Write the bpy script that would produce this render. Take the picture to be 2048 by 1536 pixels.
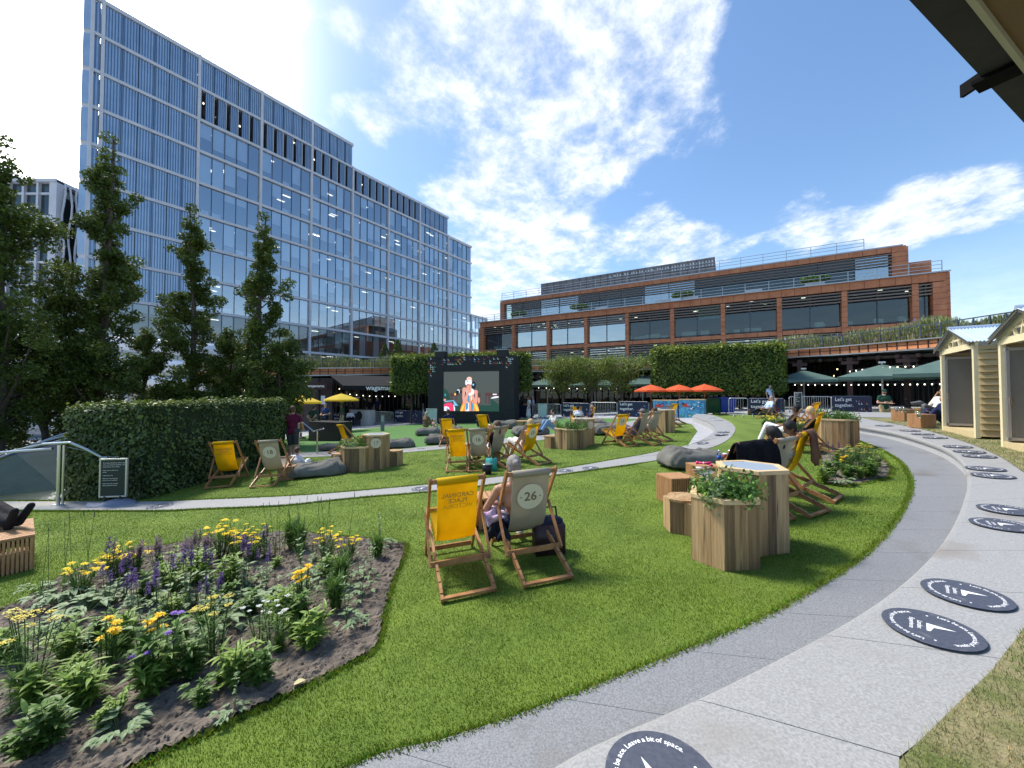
import bpy, math, random
import numpy as np
from mathutils import Vector, Matrix
R = math.radians
rnd = random.Random(7)
nr = np.random.RandomState(11)
for o in list(bpy.data.objects): bpy.data.objects.remove(o)
sc = bpy.context.scene
C = sc.collection
# ------------------------------------------------------------ camera
F = 770.0; PITCH = R(1.4)
cam = bpy.data.objects.new('camera', bpy.data.cameras.new('camera')); C.objects.link(cam)
cam.data.sensor_width = 36; cam.data.lens = 36*F/2048; cam.data.clip_end = 3000; cam.data.clip_start = .05
cam.rotation_euler = (R(90)+PITCH, 0, 0)
sc.camera = cam
def ray(px, py):
    dx = (px-1024)/F; dz = (768-py)/F
    return Vector((dx, math.cos(PITCH)-dz*math.sin(PITCH), math.sin(PITCH)+dz*math.cos(PITCH)))
PA, PB, PC = -1.83, .045, -.005
def P(x, y):
    x = max(-32, min(32, x)); y = max(-20, min(70, y))
    return PA+PB*x+PC*y
def onP(px, py, h=0.0):
    d = ray(px, py); t = (PA+h)/(d.z-PB*d.x-PC*d.y)
    return Vector((d.x*t, d.y*t, d.z*t))
def at(px, py, depth):
    d = ray(px, py); return d*(depth/d.y)
# ------------------------------------------------------------ world, sun, exposure
SUN_AZ, SUN_EL = -57.0, 56.0            # azimuth from +y (negative = left)
sd = Vector((math.sin(R(SUN_AZ))*math.cos(R(SUN_EL)), math.cos(R(SUN_AZ))*math.cos(R(SUN_EL)), math.sin(R(SUN_EL))))
sun = bpy.data.objects.new('sun', bpy.data.lights.new('sun', 'SUN')); C.objects.link(sun)
sun.data.energy = 1.9; sun.data.angle = R(11); sun.data.color = (1, .95, .86)
sun.rotation_euler = sd.to_track_quat('Z', 'Y').to_euler()
world = bpy.data.worlds.new('World'); sc.world = world; world.use_nodes = True
nt = world.node_tree; nt.nodes.clear()
def N(t, **k):
    n = nt.nodes.new(t)
    for a, b in k.items(): setattr(n, a, b)
    return n
def L(a, b): nt.links.new(a, b)
def MATH(op, a, b=None, clamp=False):
    n = nt.nodes.new('ShaderNodeMath'); n.operation = op; n.use_clamp = clamp
    for i, v in enumerate((a, b)):
        if v is None: continue
        if isinstance(v, (int, float)): n.inputs[i].default_value = v
        else: nt.links.new(v, n.inputs[i])
    return n.outputs[0]
sky = N('ShaderNodeTexSky'); sky.sky_type = 'NISHITA'; sky.sun_disc = False
sky.sun_elevation = R(SUN_EL); sky.sun_rotation = R(SUN_AZ); sky.altitude = 50; sky.air_density = 1.1; sky.dust_density = .6; sky.ozone_density = 1.6
tc = N('ShaderNodeTexCoord'); nrm = N('ShaderNodeVectorMath', operation='NORMALIZE'); L(tc.outputs['Generated'], nrm.inputs[0])
D = nrm.outputs[0]
sep = N('ShaderNodeSeparateXYZ'); L(D, sep.inputs[0])
zz = MATH('ADD', MATH('MAXIMUM', sep.outputs[2], 0.0), .16)
comb = N('ShaderNodeCombineXYZ'); L(MATH('DIVIDE', sep.outputs[0], zz), comb.inputs[0]); L(MATH('DIVIDE', sep.outputs[1], zz), comb.inputs[1])
def noise(vec, scale, detail, rough, dist=0, off=(0, 0, 0), st=(1, 1, 1), rot=0):
    mp = N('ShaderNodeMapping'); mp.inputs['Location'].default_value = off; mp.inputs['Scale'].default_value = st; mp.inputs['Rotation'].default_value = (0, 0, rot); L(vec, mp.inputs[0])
    n = N('ShaderNodeTexNoise'); n.inputs['Scale'].default_value = scale; n.inputs['Detail'].default_value = detail; n.inputs['Roughness'].default_value = rough; n.inputs['Distortion'].default_value = dist
    L(mp.outputs[0], n.inputs['Vector']); return n.outputs[0]
n1 = noise(comb.outputs[0], 1.7, 6, .6, .1, (3.1, 1.2, 0), (1, 1.0, 1), R(-25))
n2 = noise(comb.outputs[0], 7, 9, .68, .15, (1, 5, 0), (1, .9, 1), R(-35))
# sky cover: where the banks of cloud stand, by direction
blobs = [(900,40,9,.26),(1010,110,10,.34),(1180,90,12,.44),(1330,110,8,.36),(1150,230,10,.40),(1060,350,9,.36),(960,480,9,.34),(1010,590,9,.42),(1150,500,7,.36),
         (1330,480,6,.40),(1440,480,4,.32),(850,300,7,.22),(760,150,6,.26),(640,20,4,.30),(610,200,4,.26),(720,260,4,.2),(1400,270,5,.22),(1480,245,4,.2),
         (1590,450,4.5,.34),(1780,445,4,.26),(1890,410,4,.36),(2010,390,4,.32),(1820,240,6,.18),(1560,310,4,.18),(480,20,6,.34),(1250,330,5,.2),(1700,520,5,.2),
         (1650,90,10,-.3),(1900,120,9,-.3),(780,330,4,-.12),(1500,380,5,-.2),(1400,400,4,-.15),(1600,620,8,-.2),(1950,640,8,-.2),(650,120,3,-.2)]
cov = None
for (px, py, rad, amt) in blobs:
    d = ray(px, py).normalized()
    vm = N('ShaderNodeVectorMath', operation='DOT_PRODUCT'); L(D, vm.inputs[0]); vm.inputs[1].default_value = d
    mr = N('ShaderNodeMapRange', interpolation_type='SMOOTHSTEP'); L(vm.outputs['Value'], mr.inputs[0])
    mr.inputs[1].default_value = math.cos(R(rad*1.25)); mr.inputs[2].default_value = 1.0; mr.inputs[3].default_value = 0; mr.inputs[4].default_value = amt
    cov = mr.outputs[0] if cov is None else MATH('ADD', cov, mr.outputs[0])
cov = MATH('MINIMUM', cov, .41)
tot = MATH('ADD', MATH('ADD', MATH('MULTIPLY', n1, .46), MATH('MULTIPLY', n2, .60)), cov)
mrc = N('ShaderNodeMapRange', interpolation_type='SMOOTHSTEP'); L(tot, mrc.inputs[0]); mrc.inputs[1].default_value = .74; mrc.inputs[2].default_value = 1.04; mrc.inputs[4].default_value = .9
# low horizon haze
hz = N('ShaderNodeMapRange', interpolation_type='SMOOTHSTEP'); L(sep.outputs[2], hz.inputs[0]); hz.inputs[1].default_value = .0; hz.inputs[2].default_value = .30; hz.inputs[3].default_value = .42; hz.inputs[4].default_value = 0
mask = MATH('MAXIMUM', mrc.outputs[0], hz.outputs[0])
# glare of the veiled sun
gd = ray(-60, -60).normalized()
vg = N('ShaderNodeVectorMath', operation='DOT_PRODUCT'); L(D, vg.inputs[0]); vg.inputs[1].default_value = gd
mg = N('ShaderNodeMapRange', interpolation_type='SMOOTHSTEP'); L(vg.outputs['Value'], mg.inputs[0]); mg.inputs[1].default_value = math.cos(R(50)); mg.inputs[2].default_value = math.cos(R(4)); mg.inputs[3].default_value = 0; mg.inputs[4].default_value = 1.0
glare = MATH('POWER', MATH('MAXIMUM', vg.outputs['Value'], 0.0), 46, True)
cr = N('ShaderNodeValToRGB'); L(n2, cr.inputs[0]); cr.color_ramp.elements[0].position = .35; cr.color_ramp.elements[0].color = (.30, .345, .42, 1); cr.color_ramp.elements[1].position = .62; cr.color_ramp.elements[1].color = (.50, .52, .55, 1)
bg1 = N('ShaderNodeBackground'); bg1.inputs[1].default_value = .078
hs = N('ShaderNodeHueSaturation'); hs.inputs['Saturation'].default_value = 1.12; L(sky.outputs[0], hs.inputs['Color']); L(hs.outputs[0], bg1.inputs[0])
bg2 = N('ShaderNodeBackground'); L(cr.outputs[0], bg2.inputs[0]); bg2.inputs[1].default_value = .9
mx = N('ShaderNodeMixShader'); L(mask, mx.inputs[0]); L(bg1.outputs[0], mx.inputs[1]); L(bg2.outputs[0], mx.inputs[2])
bg3 = N('ShaderNodeBackground'); bg3.inputs[0].default_value = (1, .97, .88, 1); bg3.inputs[1].default_value = 5.0
mx2 = N('ShaderNodeMixShader'); L(glare, mx2.inputs[0]); L(mx.outputs[0], mx2.inputs[1]); L(bg3.outputs[0], mx2.inputs[2])
wo = N('ShaderNodeOutputWorld'); L(mx2.outputs[0], wo.inputs[0])
sc.view_settings.view_transform = 'Standard'; sc.view_settings.look = 'None'; sc.view_settings.exposure = 1.48; sc.view_settings.gamma = 1
sc.render.engine = 'CYCLES'
sc.cycles.transparent_max_bounces = 16; sc.cycles.max_bounces = 6

# ------------------------------------------------------------ materials
MC = {}
def M(name, col, rough=.6, col2=None, scale=5, detail=4, metal=0, bump=0, bscale=None, st=(1, 1, 1), spec=.4, trans=0, lo=.35, hi=.65, emis=0, attr=False, coord='Object', spots=None):
    if name in MC: return MC[name]
    m = bpy.data.materials.new(name); m.use_nodes = True; t = m.node_tree; b = t.nodes['Principled BSDF']
    b.inputs['Roughness'].default_value = rough; b.inputs['Metallic'].default_value = metal; b.inputs['Specular IOR Level'].default_value = spec
    b.inputs['Base Color'].default_value = (*col, 1)
    out = None
    tcn = t.nodes.new('ShaderNodeTexCoord'); mp = t.nodes.new('ShaderNodeMapping'); mp.inputs['Scale'].default_value = st; t.links.new(tcn.outputs[coord], mp.inputs[0])
    if col2 is not None:
        n = t.nodes.new('ShaderNodeTexNoise'); n.inputs['Scale'].default_value = scale; n.inputs['Detail'].default_value = detail; n.inputs['Roughness'].default_value = .65
        t.links.new(mp.outputs[0], n.inputs['Vector'])
        r = t.nodes.new('ShaderNodeValToRGB'); r.color_ramp.elements[0].position = lo; r.color_ramp.elements[1].position = hi
        r.color_ramp.elements[0].color = (*col, 1); r.color_ramp.elements[1].color = (*col2, 1)
        t.links.new(n.outputs[0], r.inputs[0]); out = r.outputs[0]
    if spots is not None:       # (scale, lo, hi, colour)
        n3 = t.nodes.new('ShaderNodeTexNoise'); n3.inputs['Scale'].default_value = spots[0]; n3.inputs['Detail'].default_value = 5
        t.links.new(mp.outputs[0], n3.inputs['Vector'])
        r3 = t.nodes.new('ShaderNodeMapRange'); r3.inputs[1].default_value = spots[1]; r3.inputs[2].default_value = spots[2]; t.links.new(n3.outputs[0], r3.inputs[0])
        mxx = t.nodes.new('ShaderNodeMix'); mxx.data_type = 'RGBA'; t.links.new(r3.outputs[0], mxx.inputs[0])
        if out is not None: t.links.new(out, mxx.inputs[6])
        else: mxx.inputs[6].default_value = (*col, 1)
        mxx.inputs[7].default_value = (*spots[3], 1); out = mxx.outputs[2]
    if attr:
        a = t.nodes.new('ShaderNodeAttribute'); a.attribute_name = 'var'
        mm = t.nodes.new('ShaderNodeMix'); mm.data_type = 'RGBA'; mm.blend_type = 'MULTIPLY'; mm.inputs[0].default_value = 1
        if out is not None: t.links.new(out, mm.inputs[6])
        else: mm.inputs[6].default_value = (*col, 1)
        t.links.new(a.outputs['Color'], mm.inputs[7]); out = mm.outputs[2]
    if out is not None: t.links.new(out, b.inputs['Base Color'])
    if bump:
        n2_ = t.nodes.new('ShaderNodeTexNoise'); n2_.inputs['Scale'].default_value = bscale or scale; n2_.inputs['Detail'].default_value = 5
        t.links.new(mp.outputs[0], n2_.inputs['Vector'])
        bp = t.nodes.new('ShaderNodeBump'); bp.inputs['Strength'].default_value = bump; bp.inputs['Distance'].default_value = .02; t.links.new(n2_.outputs[0], bp.inputs['Height']); t.links.new(bp.outputs[0], b.inputs['Normal'])
    if emis:
        b.inputs['Emission Strength'].default_value = emis; b.inputs['Emission Color'].default_value = (*col, 1)
    if trans:
        tr = t.nodes.new('ShaderNodeBsdfTranslucent'); mix = t.nodes.new('ShaderNodeMixShader'); mix.inputs[0].default_value = trans
        tr.inputs[0].default_value = (*col, 1)
        if out is not None: t.links.new(out, tr.inputs[0])
        t.links.new(b.outputs[0], mix.inputs[1]); t.links.new(tr.outputs[0], mix.inputs[2])
        t.links.new(mix.outputs[0], t.nodes['Material Output'].inputs[0])
    MC[name] = m; return m
def glass_mat(name, tint, refl, base, boost=.6, ripple=.03):
    if name in MC: return MC[name]
    m = bpy.data.materials.new(name); m.use_nodes = True; t = m.node_tree; t.nodes.clear()
    o = t.nodes.new('ShaderNodeOutputMaterial'); g = t.nodes.new('ShaderNodeBsdfGlossy'); g.inputs['Roughness'].default_value = .015; g.inputs['Color'].default_value = (*refl, 1)
    tr = t.nodes.new('ShaderNodeBsdfTransparent'); tr.inputs[0].default_value = (*tint, 1)
    lw = t.nodes.new('ShaderNodeFresnel'); lw.inputs[0].default_value = 1.5
    ma = t.nodes.new('ShaderNodeMath'); ma.operation = 'MULTIPLY_ADD'; ma.use_clamp = True; ma.inputs[1].default_value = boost; ma.inputs[2].default_value = base
    t.links.new(lw.outputs[0], ma.inputs[0])
    mix = t.nodes.new('ShaderNodeMixShader'); t.links.new(ma.outputs[0], mix.inputs[0]); t.links.new(tr.outputs[0], mix.inputs[1]); t.links.new(g.outputs[0], mix.inputs[2]); t.links.new(mix.outputs[0], o.inputs[0])
    if ripple:
        tcn = t.nodes.new('ShaderNodeTexCoord'); n = t.nodes.new('ShaderNodeTexNoise'); n.inputs['Scale'].default_value = .35; t.links.new(tcn.outputs['Object'], n.inputs['Vector'])
        bp = t.nodes.new('ShaderNodeBump'); bp.inputs['Strength'].default_value = ripple; t.links.new(n.outputs[0], bp.inputs['Height']); t.links.new(bp.outputs[0], g.inputs['Normal'])
    MC[name] = m; return m
GRANITE = M('granite', (.225, .223, .22), .6, (.345, .343, .335), 75, 3, lo=.33, hi=.65, bump=.12, bscale=120, spots=(1.3, .56, .72, (.235, .215, .195)))
GRANITE2 = M('granite_channel', (.14, .145, .155), .65, (.245, .25, .26), 90, 3, lo=.36, hi=.62, bump=.1, bscale=120, spots=(1.6, .55, .75, (.15, .14, .13)))
GRANITE_D = M('granite_shaded_side', (.30, .31, .32), .7, (.46, .46, .46), 60, 3, bump=.1)
JOINT = M('joint', (.07, .065, .06), .9)
PAVING = M('paving', (.30, .30, .31), .75, (.42, .42, .43), 4, 6)
TURF = M('artificial_turf', (.06, .15, .03), .85, (.09, .21, .045), 30, 5, bump=.4, bscale=160, spots=(.5, .5, .75, (.06, .17, .035)))
SOIL = M('soil', (.07, .054, .041), .95, (.21, .172, .135), 7, 10, bump=1.0, bscale=28, lo=.3, hi=.7, spots=(60, .6, .72, (.2, .165, .135)))
WOODS = [M('plank_wood_'+'abcd'[i], c1, .7, c2, 2.0, 9, st=(9, 9, .5), bump=.35, bscale=5, lo=.40, hi=.60, spots=(2.4, .60, .72, (.09, .055, .03)))
         for i, (c1, c2) in enumerate([((.27, .155, .065), (.44, .28, .13)), ((.16, .09, .04), (.29, .175, .08)), ((.33, .205, .095), (.48, .325, .165)), ((.11, .066, .032), (.22, .135, .065))])]
WOODTOP = M('pale_new_wood', (.56, .39, .20), .6, (.68, .50, .28), 3, 6, st=(2, 8, 8), bump=.1)
TEAK = M('deckchair_hardwood', (.27, .12, .045), .5, (.42, .21, .085), 4, 6, st=(3, 3, 3), bump=.08, spec=.4)
SLAT = M('slatted_hardwood', (.36, .18, .08), .55, (.50, .28, .13), 5, 6, st=(6, 6, 1), bump=.1)
YEL = M('yellow_canvas', (.80, .52, .0), .75, (.90, .62, .005), 3, 3, trans=.5, bump=.05, bscale=200)
BEI = M('beige_canvas', (.42, .37, .28), .8, (.47, .42, .33), 3, 3, trans=.36, bump=.05, bscale=200)
CREAM = M('cream_canvas', (.55, .54, .48), .8, (.60, .59, .52), 3, 3, trans=.3)
STEEL = M('stainless_steel', (.62, .62, .63), .28, metal=1)
GALV = M('galvanised_steel', (.45, .46, .47), .42, (.58, .59, .6), 12, 4, metal=.8)
BLACK = M('black_paint', (.012, .013, .015), .45)
NAVY = M('navy_vinyl', (.012, .02, .055), .5)
WHITE = M('white_print', (.82, .82, .82), .6)
DECAL = M('decal_vinyl', (.045, .052, .078), .6, (.07, .078, .105), 30, 4, spots=(9, .58, .75, (.12, .125, .14)))
BAG = M('grey_beanbag_cloth', (.115, .112, .098), .85, (.165, .16, .142), 3, 5, bump=.5, bscale=5, spec=.2)
CUSHION = M('badge_wood', (.58, .50, .36), .6, (.66, .58, .44), 6, 4)
BADGETX = M('badge_brown', (.25, .16, .09), .6)
LEAF_A = M('tree_leaf', (.045, .078, .014), .55, (.10, .15, .026), .9, 4, trans=.3, attr=True, spec=.35)
LEAF_H = M('hedge_leaf', (.045, .085, .022), .5, (.09, .14, .036), 1.2, 4, trans=.2, attr=True, spec=.4)
LEAF_P = M('pleached_leaf', (.055, .11, .018), .5, (.13, .21, .04), .8, 4, trans=.3, attr=True, spec=.4)
LEAF_Y = M('sparse_leaf', (.10, .17, .03), .5, (.20, .26, .06), .8, 4, trans=.35, attr=True)
HERB = M('herb_leaf', (.045, .13, .02), .5, (.10, .22, .05), 3, 4, trans=.3, attr=True)
HERB2 = M('pale_herb_leaf', (.11, .2, .09), .55, (.2, .31, .16), 3, 4, trans=.3, attr=True)
HERB3 = M('fresh_herb_leaf', (.12, .24, .03), .5, (.2, .33, .07), 3, 4, trans=.3, attr=True)
PHERB = M('plant_leaf', (.07, .15, .02), .5, (.14, .24, .045), 9, 4, trans=.3)
PHERB2 = M('plant_pale_leaf', (.17, .26, .11), .55, (.27, .36, .19), 9, 4, trans=.3)
PHERB3 = M('plant_fresh_leaf', (.16, .27, .03), .5, (.26, .37, .07), 9, 4, trans=.3)
STEM = M('stem', (.06, .11, .03), .6)
BARK = M('bark', (.055, .042, .032), .9, (.11, .09, .07), 6, 6, bump=.6, st=(2, 2, .4))
F_YEL = M('yellow_petal', (.92, .68, .0), .6, trans=.25)
F_ORA = M('orange_yellow_petal', (.92, .60, .0), .6, trans=.25)
F_LEM = M('lemon_petal', (.78, .66, .10), .6, trans=.25)
F_PUR = M('purple_petal', (.045, .012, .13), .8)
F_LIL = M('lilac_petal', (.26, .12, .55), .6, trans=.2)
F_WHI = M('white_petal', (.75, .75, .70), .6, trans=.2)
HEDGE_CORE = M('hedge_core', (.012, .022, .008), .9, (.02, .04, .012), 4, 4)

# ------------------------------------------------------------ mesh helpers
class MB:
    def __init__(s): s.v = []; s.f = []; s.m = []
    def add(s, vs, fs, mi=0):
        k = len(s.v); s.v += [tuple(v) for v in vs]; s.f += [tuple(i+k for i in f) for f in fs]; s.m += [mi]*len(fs); return s
    def box(s, c, d, mi=0, rz=0, M4=None):
        x, y, z = d[0]/2, d[1]/2, d[2]/2
        vs = [Vector((a*x, b*y, e*z)) for e in (-1, 1) for b in (-1, 1) for a in (-1, 1)]
        if M4 is not None: vs = [M4@v for v in vs]
        elif rz:
            q = Matrix.Rotation(rz, 3, 'Z'); vs = [q@v for v in vs]
        vs = [v+Vector(c) for v in vs]
        return s.add(vs, [(0, 2, 3, 1), (4, 5, 7, 6), (0, 1, 5, 4), (2, 6, 7, 3), (0, 4, 6, 2), (1, 3, 7, 5)], mi)
    def bar(s, a, b, w, h, mi=0, up=(0, 0, 1)):
        a, b = Vector(a), Vector(b); d = (b-a).normalized(); u = Vector(up)
        if abs(d.dot(u)) > .98: u = Vector((1, 0, 0))
        r = d.cross(u).normalized(); u = r.cross(d)
        vs = [p+r*(i*w/2)+u*(j*h/2) for p in (a, b) for i, j in ((-1, -1), (1, -1), (1, 1), (-1, 1))]
        return s.add(vs, [(3, 2, 1, 0), (4, 5, 6, 7), (0, 1, 5, 4), (1, 2, 6, 5), (2, 3, 7, 6), (3, 0, 4, 7)], mi)
    def tube(s, pts, rad, n=8, mi=0, caps=True):
        pts = [Vector(p) for p in pts]
        rs = rad if isinstance(rad, (list, tuple)) else [rad]*len(pts)
        k = len(s.v); up = Vector((0, 0, 1)); pr = None
        for i, p in enumerate(pts):
            d = (pts[min(i+1, len(pts)-1)]-pts[max(i-1, 0)])
            d = d.normalized() if d.length > 1e-9 else Vector((0, 0, 1))
            if pr is None: r = d.cross(up if abs(d.z) < .9 else Vector((1, 0, 0))).normalized()
            else: r = (pr-d*pr.dot(d)).normalized()
            pr = r; u = d.cross(r)
            for j in range(n):
                a = 2*math.pi*j/n; s.v.append(tuple(p+(r*math.cos(a)+u*math.sin(a))*rs[i]))
        nf = 0
        for i in range(len(pts)-1):
            for j in range(n):
                a, b = k+i*n+j, k+i*n+(j+1) % n; s.f.append((a, b, b+n, a+n)); nf += 1
        if caps: s.f.append(tuple(k+n-1-j for j in range(n))); s.f.append(tuple(k+(len(pts)-1)*n+j for j in range(n))); nf += 2
        s.m += [mi]*nf; return s
    def lathe(s, prof, c=(0, 0, 0), n=24, mi=0):
        k = len(s.v); c = Vector(c)
        for (r, z) in prof:
            for j in range(n):
                a = 2*math.pi*j/n; s.v.append((c.x+r*math.cos(a), c.y+r*math.sin(a), c.z+z))
        for i in range(len(prof)-1):
            for j in range(n): s.f.append((k+i*n+j, k+i*n+(j+1) % n, k+(i+1)*n+(j+1) % n, k+(i+1)*n+j)); s.m.append(mi)
        if prof[0][0] > 1e-4: s.f.append(tuple(k+n-1-j for j in range(n))); s.m.append(mi)
        if prof[-1][0] > 1e-4: s.f.append(tuple(k+(len(prof)-1)*n+j for j in range(n))); s.m.append(mi)
        return s
    def prism(s, poly, z0, z1, mi=0, zf=None):
        k = len(s.v); n = len(poly)
        for z in (z0, z1):
            for p in poly: s.v.append((p[0], p[1], z+(zf(p[0], p[1]) if zf else 0)))
        s.f.append(tuple(k+n-1-i for i in range(n))); s.f.append(tuple(k+n+i for i in range(n)))
        for i in range(n): j = (i+1) % n; s.f.append((k+i, k+j, k+n+j, k+n+i))
        s.m += [mi]*(n+2); return s
    def capsule(s, a, b, r1, r2, n=12, sc=None):
        a, b = Vector(a), Vector(b); d = b-a
        if d.length < 1e-6: d = Vector((0, 0, 1e-3)); b = a+d
        dn = d.normalized(); pts = []; rs = []
        for i in range(5):
            t = math.pi/2*(1-i/4.0); pts.append(a-dn*r1*math.sin(t)); rs.append(max(r1*math.cos(t), 1e-4))
        for i in range(5):
            t = math.pi/2*i/4.0; pts.append(b+dn*r2*math.sin(t)); rs.append(max(r2*math.cos(t), 1e-4))
        k = len(s.v); u = dn.cross(Vector((0, 0, 1)) if abs(dn.z) < .9 else Vector((1, 0, 0))).normalized(); w = dn.cross(u)
        for p, r in zip(pts, rs):
            for j in range(n):
                an = 2*math.pi*j/n; s.v.append(tuple(p+(u*math.cos(an)+w*math.sin(an))*r))
        for i in range(len(pts)-1):
            for j in range(n): s.f.append((k+i*n+j, k+i*n+(j+1) % n, k+(i+1)*n+(j+1) % n, k+(i+1)*n+j)); s.m.append(0)
        s.f.append(tuple(k+n-1-j for j in range(n))); s.f.append(tuple(k+(len(pts)-1)*n+j for j in range(n))); s.m += [0, 0]
        return s
    def ellipsoid(s, c, r, q=None, n=16, m=10):
        c = Vector(c); k = len(s.v)
        for i in range(m+1):
            t = math.pi*i/m
            for j in range(n):
                a = 2*math.pi*j/n; v = Vector((r[0]*max(math.sin(t), 1e-3)*math.cos(a), r[1]*max(math.sin(t), 1e-3)*math.sin(a), -r[2]*math.cos(t)))
                if q is not None: v = q@v
                s.v.append(tuple(c+v))
        for i in range(m):
            for j in range(n): s.f.append((k+i*n+j, k+i*n+(j+1) % n, k+(i+1)*n+(j+1) % n, k+(i+1)*n+j)); s.m.append(0)
        s.f.append(tuple(k+n-1-j for j in range(n))); s.f.append(tuple(k+m*n+j for j in range(n))); s.m += [0, 0]
        return s
    def mesh(s, name, mats, smooth=False):
        me = bpy.data.meshes.new(name); me.from_pydata(s.v, [], s.f)
        for m in (mats if isinstance(mats, (list, tuple)) else [mats]): me.materials.append(m)
        me.polygons.foreach_set('material_index', s.m)
        if smooth: me.polygons.foreach_set('use_smooth', [True]*len(s.f))
        me.update(); return me
    def build(s, name, mats, parent=None, smooth=False, loc=None):
        return inst(name, s.mesh(name, mats, smooth), parent, loc)
def inst(name, me, parent=None, loc=None, rz=None):
    o = bpy.data.objects.new(name, me); C.objects.link(o)
    if parent is not None: o.parent = parent
    if loc is not None: o.location = loc
    if rz is not None: o.rotation_euler = (0, 0, rz)
    return o
def bevel(o, w=.006, seg=2):
    b = o.modifiers.new('bevel', 'BEVEL'); b.width = w; b.segments = seg; b.limit_method = 'ANGLE'; b.angle_limit = R(40); return o
def tag(o, label=None, cat=None, group=None, kind=None):
    if label: o['label'] = label
    if cat: o['category'] = cat
    if group: o['group'] = group
    if kind: o['kind'] = kind
    return o
def thing(name, label, cat, loc=(0, 0, 0), rz=0, group=None):
    o = bpy.data.objects.new(name, None); C.objects.link(o); o.location = loc; o.rotation_euler = (0, 0, rz); o.empty_display_size = .1
    return tag(o, label, cat, group)
def structure(o): o['kind'] = 'structure'; return o
def copy_tree(o, parent=None):
    c = o.copy(); C.objects.link(c)
    if parent is not None: c.parent = parent
    for ch in o.children: copy_tree(ch, c)
    return c
_tc = {}
def text_geo(s, size=1.0, bold=0.0, align='CENTER'):
    key = (s, size, bold, align)
    if key in _tc: return _tc[key]
    cu = bpy.data.curves.new('t', 'FONT'); cu.body = s; cu.size = size; cu.align_x = align; cu.align_y = 'CENTER' if align == 'CENTER' else 'TOP_BASELINE'; cu.resolution_u = 2; cu.offset = bold*size
    ob = bpy.data.objects.new('t', cu); me = bpy.data.meshes.new_from_object(ob)
    r = ([tuple(v.co) for v in me.vertices], [tuple(p.vertices) for p in me.polygons])
    bpy.data.objects.remove(ob); bpy.data.curves.remove(cu); bpy.data.meshes.remove(me)
    _tc[key] = r; return r
def add_text(mb, s, size, M4, bold=0.0, mi=0, align='CENTER', mirror=False):
    vs, fs = text_geo(s, size, bold, align)
    vs = [M4@Vector((-v[0] if mirror else v[0], v[1], 0)) for v in vs]
    mb.add(vs, fs, mi)
def frame(o, xa, ya):
    xa, ya = Vector(xa).normalized(), Vector(ya).normalized(); za = xa.cross(ya)
    return Matrix(((xa.x, ya.x, za.x, o[0]), (xa.y, ya.y, za.y, o[1]), (xa.z, ya.z, za.z, o[2]), (0, 0, 0, 1)))
def catmull(pts, n=6, closed=False):
    pts = [Vector(p) for p in pts]; out = []
    m = len(pts)
    for i in range(m if closed else m-1):
        p0 = pts[(i-1) % m] if (closed or i > 0) else pts[0]*2-pts[1]; p1 = pts[i]; p2 = pts[(i+1) % m]
        p3 = pts[(i+2) % m] if (closed or i+2 < m) else pts[-1]*2-pts[-2]
        for j in range(n):
            t = j/n; out.append(.5*((2*p1)+(p2-p0)*t+(2*p0-5*p1+4*p2-p3)*t*t+(3*p1-p0-3*p2+p3)*t**3))
    if not closed: out.append(pts[-1])
    return out
def resample(pts, n):
    pts = [Vector(p) for p in pts]; L_ = [0]
    for a, b in zip(pts, pts[1:]): L_.append(L_[-1]+(b-a).length)
    out = []; k = 0
    for i in range(n):
        s_ = L_[-1]*i/(n-1)
        while k < len(pts)-2 and L_[k+1] < s_: k += 1
        f = (s_-L_[k])/max(1e-9, L_[k+1]-L_[k]); out.append(pts[k].lerp(pts[k+1], min(1, max(0, f))))
    return out
def quads_mesh(name, V, mat, nv=4, var=None, smooth=False):
    """V: (n, nv, 3) array of separate small faces -> one mesh"""
    n = len(V); me = bpy.data.meshes.new(name)
    me.vertices.add(n*nv); me.vertices.foreach_set('co', V.reshape(-1).astype(np.float32))
    me.loops.add(n*nv); me.loops.foreach_set('vertex_index', np.arange(n*nv, dtype=np.int32))
    me.polygons.add(n); me.polygons.foreach_set('loop_start', np.arange(0, n*nv, nv, dtype=np.int32))
    try: me.polygons.foreach_set('loop_total', np.full(n, nv, dtype=np.int32))
    except Exception: pass
    me.materials.append(mat)
    if var is None: var = nr.uniform(.65, 1.35, (n, 3))*np.array([1, 1, 1])
    a = me.color_attributes.new('var', 'FLOAT_COLOR', 'POINT')
    c = np.ones((n, nv, 4), np.float32); c[:, :, :3] = var[:, None, :]
    a.data.foreach_set('color', c.reshape(-1))
    me.update(calc_edges=True); me.validate(); return me
def leafvar(n, yel=.25):
    b = nr.uniform(.6, 1.4, (n, 1)); y = nr.uniform(0, yel, (n, 1))
    return np.hstack([b*(1+y), b*(1+y*.4), b*(1-y*.5)])
def leaves(cen, size, asp=.55, nrm=None, nj=.7):
    """rhombic leaves at centres; nrm optional preferred normal"""
    n = len(cen); d = nr.normal(size=(n, 3)); d /= np.linalg.norm(d, axis=1)[:, None]
    if nrm is not None:
        nn = nrm+nr.normal(size=(n, 3))*nj; nn /= np.linalg.norm(nn, axis=1)[:, None]
        d = d-(d*nn).sum(1)[:, None]*nn; d /= np.linalg.norm(d, axis=1)[:, None]
    else:
        nn = nr.normal(size=(n, 3)); nn -= (nn*d).sum(1)[:, None]*d; nn /= np.linalg.norm(nn, axis=1)[:, None]
    w = np.cross(d, nn); s_ = size*nr.uniform(.7, 1.3, (n, 1))
    return np.stack([cen-d*s_*.5, cen+w*s_*asp*.5+nn*s_*.08, cen+d*s_*.5, cen-w*s_*asp*.5+nn*s_*.08], 1)
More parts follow.
